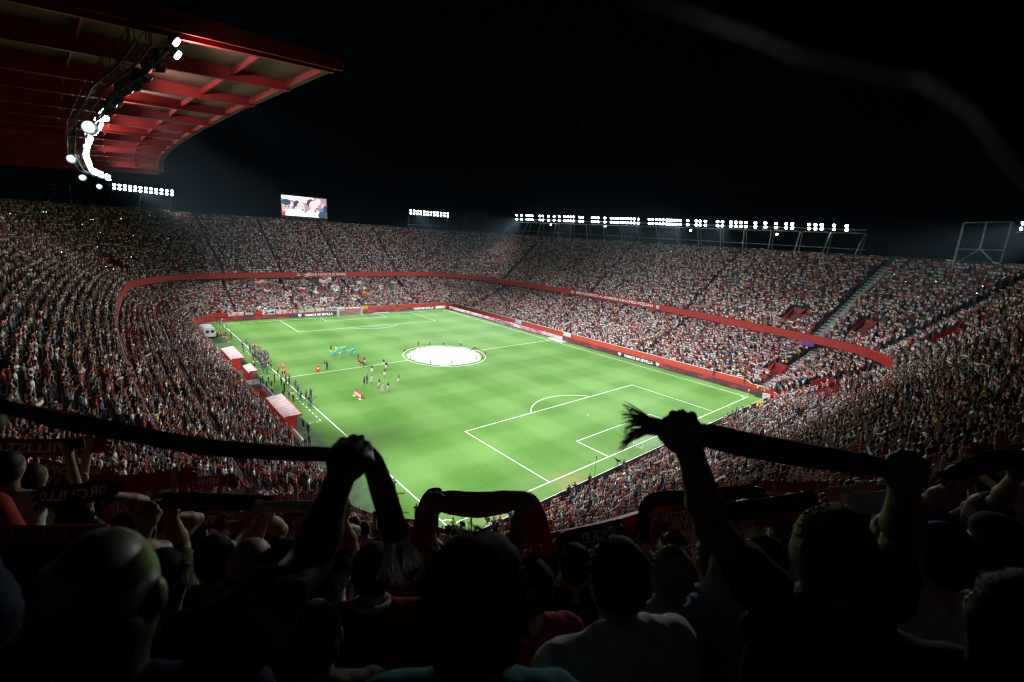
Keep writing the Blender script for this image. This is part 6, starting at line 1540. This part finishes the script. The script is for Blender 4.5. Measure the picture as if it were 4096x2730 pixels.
def fg_person(head, depth, label, shirt, hair='dark', hs=1.0, turn=0.0, hands=None, h=.009, skin=0, trous=None, sleeve=.75, bald=False, tilt=(0, 0), long_hair=False, group=None, wide=1.0, collar=None, strands=500, grips=None, cap=None, hints=None, neck=.84, elbows=None, shoulders=None, arm=1.0):
    """head: (px, py) of the head centre; depth along the view axis; hands: two (px, py, depth) or None for left and right"""
    Hc = at_d(head[0], head[1], depth); fl = near_floor(Hc)
    face = math.atan2(46-Hc[1], 26-Hc[0])-math.pi/2+turn
    FGXY.append((Hc[0], Hc[1]))
    ht = Hc[2]+.11*hs-fl
    rootz = fl
    root = tag(empty('person', (Hc[0], Hc[1], rootz), face), label, 'person', group)
    Rm = np.array([[math.cos(face), -math.sin(face), 0], [math.sin(face), math.cos(face), 0], [0, 0, 1]])
    loc = lambda P: (np.asarray(P, float)-np.array([Hc[0], Hc[1], rootz])) @ Rm
    hz = Hc[2]-rootz                      # head centre height
    hd = V3(tilt[0], tilt[1]+.02, hz); sz = hz-.245*neck; 
    bodyP = []; shirtP = []; trouP = []; hairP = []
    k = hs
    bodyP += [p_ell(hd, (.076*k, .094*k, .114*k), .02, 0), p_ell(hd+V3(0, .03, -.062)*k, (.058*k, .066*k, .062*k), .03, 0), p_ell(hd+V3(0, .098, -.015)*k, (.014*k, .020*k, .026*k), .015, 0)]
    for s in (-1, 1): bodyP.append(p_ell(hd+V3(s*.080, -.005, -.012)*k, (.011*k, .022*k, .034*k), .006, 0))
    nb = V3(0, -.015, sz+.02)
    bodyP += [p_cone(nb, hd+V3(0, -.01, -.05), .060, .056, .035, 0)]
    sx = .185*wide
    hipz = hz*.53
    for s in (-1, 1):       # trapezius
        shirtP.append(p_cone(V3(s*.045, -.02, sz+.035), V3(s*sx*.92, -.01, sz-.035), .050, .062, .05, 0))
    shirtP += [p_ell(V3(0, -.005, sz-.16), (.185*wide, .122*wide, .19), .06, 0), p_ell(V3(0, 0, sz-.36), (.172*wide, .125*wide, .20), .07, 0), p_ell(V3(0, 0, hipz+.03), (.178*wide, .128*wide, .13), .05, 0)]
    bodyP += [p_cone(V3(-.13, 0, sz-.05), V3(.13, 0, sz-.05), .05, .05, .03, 0), p_ell(V3(0, 0, sz-.2), (.15, .09, .2), .05, 0), p_ell(V3(0, 0, hipz), (.14, .09, .14), .05, 0)]
    for s in (-1, 1):
        kn = V3(s*.11, .03, hipz*.52); an = V3(s*.12, -.02, .08)
        bodyP += [p_cone(V3(s*.09, 0, hipz), kn, .07, .05, .03, 0), p_cone(kn, an, .048, .036, .02, 0), p_cone(an+V3(0, 0, -.04), an+V3(0, .14, -.05), .042, .035, .02, 0)]
        trouP += [p_cone(V3(s*.095, 0, hipz-.02), kn, .098, .072, .04, 0), p_cone(kn, an+V3(0, 0, .04), .070, .058, .03, 0)]
    trouP += [p_ell(V3(0, 0, hipz-.02), (.165*wide, .122*wide, .12), .05, 0)]
    defs = [None, None] if hands is None else hands
    for q, s in enumerate((-1, 1)):
        S = V3(s*sx, -.01, sz-.045)
        up_arm = defs[q] is not None and loc(at_d(*defs[q]))[2] > sz
        if up_arm: S = V3(s*.150*wide, .0, sz+.015)
        if shoulders is not None and shoulders[q] is not None: S = loc(at_d(*shoulders[q]))
        if defs[q] is None:
            Hn = V3(s*.26, .10, sz-.56); E = V3(s*.255, -.05, sz-.30); grip = None
        else:
            Hn = loc(at_d(*defs[q])); 
            hint = (V3(s*.35, 1.0, -.15) if hints is None or hints[q] is None else V3(*hints[q]))
            dv = Hn-S; dv = dv/np.linalg.norm(dv); E = ik(S, Hn-dv*.07, hint); grip = True
            if elbows is not None and elbows[q] is not None: E = loc(at_d(*elbows[q]))
        d = Hn-E; d /= np.linalg.norm(d)
        Wr = Hn-d*.072 if grip else Hn
        M1 = S+(E-S)*sleeve
        bodyP += [p_cone(S, E, .050*arm, .042*arm, .03, 0), p_cone(E, E+(Wr-E)*.35, .041*arm, .044*arm, .02, 0), p_cone(E+(Wr-E)*.35, Wr, .044*arm, .028*arm, .02, 0)]
        shirtP += [p_cone(S, M1, .068*arm, .062*arm, .04, 0)]
        g = loc(np.array([Hc[0], Hc[1], rootz])+RT) if True else None
        g = RT @ Rm
        if grips is not None and grips[q] is not None: g = (np.array(grips[q], float)) @ Rm
        g = g-d*(g@d); g /= np.linalg.norm(g); nn = np.cross(g, d)
        fwd = FW @ Rm
        if nn@fwd < 0: nn = -nn
        bodyP += hand_prims(Wr, d, g*(1 if s < 0 else -1), nn, .94, grip is not None)
    if not bald:
        hairP += [p_ell(hd+V3(0, -.020, .030)*k, (.084*k, .092*k, .100*k), .02, 0), p_ell(hd+V3(0, -.040, -.028)*k, (.0805*k, .066*k, .070*k), .03, 0)]
        if long_hair: hairP += [p_cone(hd+V3(0, -.055, -.02)*k, hd+V3(0, -.09, -.24)*k, .078*k, .055*k, .04, 0)]
    else: hairP += [p_ell(hd+V3(0, -.055, -.035)*k, (.0745*k, .047*k, .05*k), .02, 0)]
    link('body', body_mesh('body', bodyP, h, [SK[skin]]), root)
    link('shirt', body_mesh('shirt', shirtP, h*1.15, [shirt], wob=.0045, seed=len(FGXY)), root)
    link('trousers', body_mesh('trousers', trouP, .016, [trous or JEANS], wob=.004), root)
    hm = HR[hair]
    link('hair', body_mesh('hair', hairP, h*.8, [hm], wob=.004 if not bald else .001, seed=3), root)
    if strands and not bald:
        m = MB(); r = np.random.default_rng(len(FGXY))
        for _ in range(strands):
            v = r.normal(0, 1, 3); v /= np.linalg.norm(v)
            if v[2] < -.35 or (v[1] > .55 and v[2] < .55): continue
            p = hd+V3(0, -.020, .030)*k+v*np.array([.083, .091, .099])*k
            t_ = np.cross(v, r.normal(0, 1, 3)); t_ /= np.linalg.norm(t_); dr = v*.30+t_*.5+V3(0, .25, -.45); dr /= np.linalg.norm(dr); L_ = r.uniform(.018, .042)*k
            m.tube(p-v*.006, p+dr*L_, .0030, .0006, n=3)
        tag(m.build('hair_strands', hm, root), kind='stuff')
    if collar is not None:
        cp = []; nseg = 20
        for a0, a1 in zip(np.linspace(0, 2*math.pi, nseg+1)[:-1], np.linspace(0, 2*math.pi, nseg+1)[1:]):
            f_ = lambda a: V3(.074*math.cos(a), -.02+.070*math.sin(a), sz+.062+.018*-math.sin(a))
            cp.append(p_cone(f_(a0), f_(a1), .012, .012, .006, 0))
        link('collar', body_mesh('collar', cp, .006, [collar]), root)
    if cap is not None:
        link('cap', body_mesh('cap', [p_ell(hd+V3(0, -.005, .055)*k, (.086*k, .102*k, .075*k), .01, 0), p_cone(hd+V3(-.03, .10, .04)*k, hd+V3(-.03, .155, .03)*k, .012, .010, .01, 0), p_cone(hd+V3(.03, .10, .04)*k, hd+V3(.03, .155, .03)*k, .012, .010, .03, 0)], .008, [cap]), root)
    print('fg', label[:40], 'height %.2f' % ht)
    return root, dict(hd=hd, sz=sz, loc=loc, Rm=Rm)
T_NAVY = cloth('navy_tee', (.012, .016, .035)); T_BLACK = cloth('black_tee', (.012, .012, .014)); T_WHITE = cloth('white_tee', (.55, .56, .57)); T_BLUE = cloth('pale_blue_shirt', (.22, .34, .45)); T_RED = cloth('red_jersey', (.26, .014, .018)); T_TEAL = cloth('teal_tee', (.05, .17, .20)); T_KHAKI = cloth('khaki_shirt', (.16, .15, .10)); T_GREY = cloth('grey_tee', (.30, .31, .33)); T_PINK = cloth('crimson_tee', (.34, .03, .07)); T_ROYAL = cloth('royal_blue_top', (.02, .03, .30))
AW = lambda *pts: [at_d(*p) for p in pts]

# right: fair haired man holding a dark scarf up with both hands
rr_, ri_ = fg_person((3335, 2205), 1.27, 'fair haired man in a black number ten shirt holding a scarf up with both hands', T_BLACK, 'fair', 1.0, 0.0, [(2735, 1722, 1.115), (3618, 1884, 1.14)], .0068, 3, sleeve=.38, strands=900, elbows=[(2850, 2120, 1.30), (3612, 2170, 1.30)], shoulders=[(3050, 2350, 1.26), (3530, 2370, 1.26)], wide=1.05, arm=1.10)
scarf_world(AW((2575, 1700, 1.145), (2650, 1712, 1.145), (2735, 1728, 1.145), (2850, 1748, 1.15), (3000, 1782, 1.16), (3200, 1818, 1.165), (3400, 1848, 1.17), (3530, 1868, 1.17), (3640, 1880, 1.165)), [.024, .021, .020, .032, .032, .031, .029, .023, .019], 'dark folded scarf stretched between the fair haired man\'s fists', K_FOLD, fringe=(True, False), fr_len=.062, fan=.6, thick=.016, wob=.008)
# left: bald man, right arm raised, scarf to the left edge
fg_person((385, 2420), .75, 'bald man with a shaved crown holding a long scarf across the stand', T_NAVY, 'dark', 1.0, .15, [(-70, 1650, 1.05), (1396, 1808, 1.092)], .0068, 2, sleeve=.42, bald=True, elbows=[(-260, 2050, 1.0), (1240, 2250, 1.02)], shoulders=[(-120, 2500, .85), (935, 2560, .80)], wide=1.12, arm=1.05)
scarf_world(AW((-240, 1580, 1.04), (-60, 1610, 1.04), (90, 1645, 1.05), (270, 1685, 1.07), (520, 1735, 1.10), (800, 1785, 1.12), (1100, 1810, 1.125), (1300, 1818, 1.125), (1390, 1812, 1.12)), [.017, .015, .016, .022, .020, .021, .019, .018, .016], 'long dark scarf stretched from the bald man\'s raised fist', K_FOLD, fringe=(False, False), thick=.014, wob=.009)
scarf_world(AW((1455, 1795, 1.125), (1490, 1850, 1.13), (1530, 1960, 1.13), (1562, 2070, 1.13), (1588, 2160, 1.13)), [.018, .026, .030, .031, .033], 'maroon end of scarf with a white fringe hanging from the bald man\'s fist', K_FOLD, fringe=(False, True), fr_len=.10, fr_mat=K_WHITE, fan=.25, thick=.012)
# centre: big dark head
fg_person((1905, 2430), .86, 'dark haired person in a teal shirt with a thick round head of hair', T_TEAL, 'dark', 1.12, -.1, None, .0078, 1, strands=1200, wide=.95)
# white t-shirt man with his head bowed
fg_person((2495, 2375), 1.36, 'man in a plain white t-shirt bowing his head', T_WHITE, 'brown', 1.02, .15, None, .0085, 0, strands=800, tilt=(.02, .06), wide=1.12, neck=.68)
# second rank
fg_person((2690, 2297), 2.05, 'grey haired man in a pale blue shirt', T_BLUE, 'grey', 1.0, .1, None, .011, 0, sleeve=.95, strands=700, wide=1.08, collar=T_BLUE, neck=.76)
fg_person((1490, 2285), 2.05, 'short haired man in a red jersey with a white collar', T_RED, 'dark', 1.0, 0, None, .011, 0, collar=T_WHITE, strands=400, wide=1.05)
fg_person((1902, 2240), 2.15, 'person hidden behind a dark head, holding a red scarf up', T_RED, 'dark', .95, 0, [(1745, 2012, 2.03), (2088, 2010, 2.03)], .010, 3, strands=0, sleeve=.45)
scarf_world(AW((1690, 2150, 2.14), (1698, 2060, 2.12), (1722, 1985, 2.08), (1765, 1966, 2.07)), [.045, .042, .030, .018], 'tail of the red scarf draped over the left hand of its holder', K_RED, fringe=(True, False), fr_len=.07)
scarf_world(AW((1735, 2000, 2.06), (1800, 2010, 2.06), (1910, 2020, 2.06), (2020, 2008, 2.06), (2100, 1992, 2.06)), [.034, .052, .056, .050, .030], 'red scarf with cursive lettering held up in front of the near corner', K_RED, fringe=(False, False), text='Sevilla', tspan=(.15, .85), th=.62, tmat=noisy('dull_red_lettering', (.42, .10, .10), None, 9))
scarf_world(AW((2085, 1985, 2.06), (2118, 2010, 2.07), (2145, 2080, 2.09), (2160, 2165, 2.12)), [.026, .040, .050, .056], 'tail of the red scarf hanging from the right hand of its holder', K_RED, fringe=(False, True), fr_len=.06)
fg_person((2300, 2262), 2.6, 'person in a black patterned jersey behind a white shirted man', T_BLACK, 'dark', 1.0, 0, [(2262, 2165, 2.75), (2462, 2125, 2.8)], .011, 0, strands=300)
scarf_world(AW((2262, 2165, 2.72), (2330, 2155, 2.74), (2400, 2140, 2.76), (2466, 2118, 2.78)), [.055, .062, .062, .055], 'dark and white cup scarf with a red roundel', K_DARK, text='COPA DEL REY', tspan=(.3, .95), th=.5)
fg_person((2395, 2265), 3.1, 'dark haired boy in a black shirt with a white collar', T_BLACK, 'dark', .92, 0, None, .012, 0, collar=T_WHITE, strands=200)
fg_person((985, 2270), 1.95, 'balding man with a bare crown beside a long haired woman', T_KHAKI, 'dark', 1.0, -.5, None, .011, 0, bald=True)
fg_person((1140, 2270), 2.0, 'long haired woman in dark clothes holding a white scarf', T_BLACK, 'dark', .98, .1, [(1058, 2055, 2.15), (1352, 2040, 2.2)], .011, 1, long_hair=True, strands=300)
scarf_world(AW((1050, 2030, 2.12), (1150, 2028, 2.12), (1250, 2028, 2.13), (1360, 2026, 2.14)), [.024, .027, .027, .024], 'plain white scarf pulled tight next to a dark banner scarf', K_WHITE, fringe=(True, True))
fg_person((860, 2240), 2.3, 'person with raised arms holding a dark banner scarf', T_KHAKI, 'dark', 1.0, .1, [(675, 2030, 2.35), (1036, 2040, 2.35)], .011, 0, strands=200)
scarf_world(AW((655, 2000, 2.32), (760, 2005, 2.32), (880, 2010, 2.32), (1050, 2012, 2.32)), [.036, .042, .042, .036], 'dark banner scarf with dull lettering', K_DARK, text='SEVILLA', tspan=(.3, .9), th=.6, tmat=noisy('dull_lettering', (.14, .09, .09), None, 9))
fg_person((95, 2330), 1.55, 'person in a blue cap holding a lettered red scarf', T_ROYAL, 'dark', 1.0, 0, [(-70, 2215, 1.6), (400, 2200, 1.6)], .010, 0, cap=cloth('blue_cap', (.03, .05, .13)), strands=0)
scarf_world(AW((-100, 2140, 1.57), (60, 2143, 1.57), (220, 2143, 1.57), (420, 2135, 1.57)), [.030, .034, .034, .030], 'red lettered scarf above a black one at the dark left edge', K_RED, text='SEVILLA', tspan=(.12, .82), th=.75, mirror=False, tmat=noisy('dull_white_lettering', (.30, .28, .27), None, 9), fringe=(False, False))
scarf_world(AW((-100, 2205, 1.57), (60, 2208, 1.57), (220, 2206, 1.57), (420, 2196, 1.57)), [.028, .030, .030, .026], 'black lettered scarf below the red one at the dark left edge', K_DARK, text='VEZ', tspan=(.24, .60), th=.75, mirror=False, tmat=noisy('dull_white_lettering', (.30, .28, .27), None, 9), fringe=(False, False))
# right hand side
fg_person((2860, 2240), 2.35, 'man with a wristwatch raising a dark lettered scarf', T_GREY, 'dark', 1.0, .1, [(2600, 2040, 2.4), (3010, 1985, 2.4)], .011, 0, sleeve=.4, strands=200)
scarf_world(AW((2570, 2130, 2.4), (2585, 2040, 2.38), (2625, 1998, 2.37), (2760, 1990, 2.37), (2900, 1978, 2.38), (3020, 1962, 2.38)), [.036, .034, .036, .036, .036, .034], 'dark scarf with a pale upper edge held beside the raised forearm', K_DARK, text='RINDO', tspan=(.5, .72), th=.6, tmat=noisy('dull_lettering', (.14, .09, .09), None, 9))
fg_person((3060, 2260), 2.0, 'person with glasses seen in profile behind the fair haired man', T_GREY, 'dark', 1.0, -.9, [(2985, 2040, 2.15), (3225, 2010, 2.15)], .011, 0, strands=200)
scarf_world(AW((2890, 2050, 2.12), (3000, 2040, 2.12), (3100, 2028, 2.12), (3240, 2000, 2.12)), [.038, .044, .044, .040], 'grey cup scarf with dull lettering behind the fair haired man', K_FOLD, text='COPA DEL REY', tspan=(.08, .95), th=.62, tmat=noisy('dull_lettering', (.14, .09, .09), None, 9))
fg_person((2740, 2330), 2.9, 'person in a crimson top behind the pale blue shirt', T_PINK, 'dark', 1.0, 0, [(2550, 2230, 2.75), (2815, 2215, 2.75)], .012, 0, strands=0)
scarf_world(AW((2540, 2220, 2.7), (2640, 2226, 2.7), (2730, 2222, 2.7), (2825, 2205, 2.7)), [.040, .045, .045, .042], 'red scarf with large white capitals beside a grey head', K_RED, text='ROMA', tspan=(.1, .9), th=.75)
fg_person((3770, 2235), 1.62, 'dark haired woman in a white t-shirt beside the raised arm', T_WHITE, 'dark', 1.0, .1, None, .010, 1, strands=500, wide=1.0, neck=.80)
fg_person((3850, 2120), 3.0, 'dark haired person raising a white lettered scarf', T_BLACK, 'dark', 1.0, 0, [(3675, 1965, 3.1), (3852, 1930, 3.1)], .012, 3, strands=200)
scarf_world(AW((3670, 1938, 3.06), (3720, 1946, 3.06), (3780, 1944, 3.06), (3850, 1918, 3.06)), [.022, .034, .036, .026], 'white scarf reading backwards in black capitals', K_WHITE, text='SEVILLA FUTBOL CLUB', tspan=(.04, .96), th=.55, tmat=BLACK)
fg_person((3985, 2185), 1.9, 'man in a dark cap and pale grey t-shirt at the dark edge', T_GREY, 'dark', 1.0, -.5, None, .011, 0, cap=T_BLACK, strands=0)
fg_person((4060, 2480), 1.15, 'woman in a plum top with her face half turned', cloth('plum_top', (.10, .04, .06)), 'dark', 1.0, -.9, None, .011, 1, long_hair=True, strands=300)
fg_person((3960, 2060), 2.6, 'person in royal blue raising an arm with a dark scarf', T_ROYAL, 'dark', 1.0, .1, [(3880, 1900, 2.4), (4080, 1880, 2.3)], .012, 3, strands=0)
scarf_world(AW((3800, 1905, 2.35), (3890, 1870, 2.33), (4000, 1840, 2.3), (4130, 1850, 2.28), (4200, 1900, 2.28)), [.030, .046, .052, .050, .04], 'dark scarf drooping at the right hand edge', K_DARK)
fg_person((1255, 2560), 1.5, 'person in a khaki shirt with rolled sleeves', T_KHAKI, 'dark', 1.0, .1, None, .011, 0, sleeve=.9, strands=0)
fg_person((640, 2330), 1.75, 'dark haired person standing next to the bald man', T_BLACK, 'dark', 1.0, .1, [(590, 2060, 1.95), None], .011, 0, strands=300)
fg_person((2130, 2350), 1.95, 'person in a crimson top beside the dark round head', T_PINK, 'dark', 1.0, .1, None, .011, 0, strands=300)
EX = [((560, 2130), 3.2, T_GREY, ((470, 2030), (665, 2045)), K_REDW, 'SEVILLA'), ((300, 2060), 3.0, T_RED, ((180, 1985), (420, 1960)), K_DARK, 'ORGULLO'), ((780, 2160), 3.6, T_WHITE, ((700, 2085), (860, 2080)), K_RED, 'SEVILLA FC'), ((1270, 2190), 3.3, T_WHITE, ((1180, 2085), (1345, 2092)), K_RED, 'NERVION'), ((1620, 2260), 3.2, T_RED, ((1540, 2150), (1700, 2140)), K_REDW, None), ((2190, 2265), 3.3, T_WHITE, ((2110, 2180), (2255, 2165)), K_RED, '14TH MAY JUVE'), ((2560, 2230), 3.4, T_GREY, ((2480, 2140), (2620, 2115)), K_RED, None), ((2700, 2190), 3.5, T_WHITE, ((2620, 2090), (2790, 2075)), K_REDW, 'SEVILLA'), ((3130, 2150), 3.3, T_BLUE, ((3060, 2070), (3200, 2045)), K_RED, None), ((3420, 2080), 3.6, T_WHITE, ((3330, 1985), (3480, 1960)), K_REDW, None), ((3560, 2130), 3.0, T_RED, ((3440, 2010), (3610, 1995)), K_WHITE, None), ((3880, 2230), 2.8, T_WHITE, ((3790, 2110), (3980, 2070)), K_RED, None), ((1050, 2150), 3.8, T_RED, ((985, 2075), (1100, 2080)), K_REDW, None)]
for q, (hp, dp, tee, (ha, hb), mt, word) in enumerate(EX):
    cn = {T_GREY: 'grey', T_RED: 'red', T_WHITE: 'white', T_BLUE: 'pale blue'}[tee]; kn = {K_RED: 'red', K_REDW: 'red and white striped', K_DARK: 'black and red', K_WHITE: 'white'}[mt]
    fg_person(hp, dp, 'supporter in %s raising a %s scarf%s a few rows down' % (cn, kn.replace(' striped', ''), ' lettered '+word if word else ''), tee, ('dark', 'brown', 'grey')[q % 3], 1.0, .05*math.sin(q*3), [(ha[0], ha[1]+14, dp+.05), (hb[0], hb[1]+14, dp+.05)], .012, q % 2, sleeve=.4, strands=0, group='supporters raising scarves a few rows down')
    d2 = dp+.02; m_ = ((ha[0]+hb[0])/2, (ha[1]+hb[1])/2+8)
    scarf_world(AW((ha[0]-22, ha[1]+6, d2), (ha[0]+10, ha[1], d2), (*m_, d2), (hb[0]-10, hb[1], d2), (hb[0]+22, hb[1]+8, d2)), [.060, .066, .070, .066, .060], '%s scarf%s held up a few rows down' % (kn, ' lettered '+word if word else ''), mt, 'scarves held up a few rows down', text=word, tmat=WHITE, sub=4, th=.5, tspan=(.15, .85))
# scarf of a neighbour drooping close over the lens
scarf_world([at_d(x, y, .10) for x, y in ((2560, -560), (2800, -450), (3150, -330), (3450, -230), (3780, -140), (4080, -60), (4380, 180), (4680, 560))], [.021, .022, .022, .022, .022, .022, .021, .021], 'blurred olive scarf held over the camera', cloth('olive_wool', (.05, .05, .04)), fringe=(False, False), thick=.006, wob=.002)
spectators(near_rows[np.linalg.norm(near_rows[:, :3]-np.array([CAM[0], CAM[1], CAM[2]-1.6]), axis=1) > 3.3], FGXY)
P, Fk = text_geo('10', .03, 1.0); w = P[:, 0].max()
V = np.stack([(P[:, 0]/w-.5)*.24, np.full(len(P), -.150), ri_['sz']-.42+P[:, 1]*.24], 1)
link('shirt_number', mesh('shirt_number', V, Fk, noisy('dull_number', (.05, .05, .06), None, 9)), rr_)
# ------------------------------------------------------------------ thin night haze lit by the floodlights

hz = MB(); hz.box((-160, -60, -1.5), (170, 175, 47)); hzm = bpy.data.materials.new('haze'); hzm.use_nodes = True
nt = hzm.node_tree; nt.nodes.remove(nt.nodes['Principled BSDF']); vol = nt.nodes.new('ShaderNodeVolumePrincipled'); vol.inputs['Density'].default_value = 0.00006; vol.inputs['Color'].default_value = (.55, .8, 1, 1); vol.inputs['Anisotropy'].default_value = .45
nt.links.new(vol.outputs[0], nt.nodes['Material Output'].inputs['Volume'])
tag(hz.build('haze', hzm), kind='stuff')
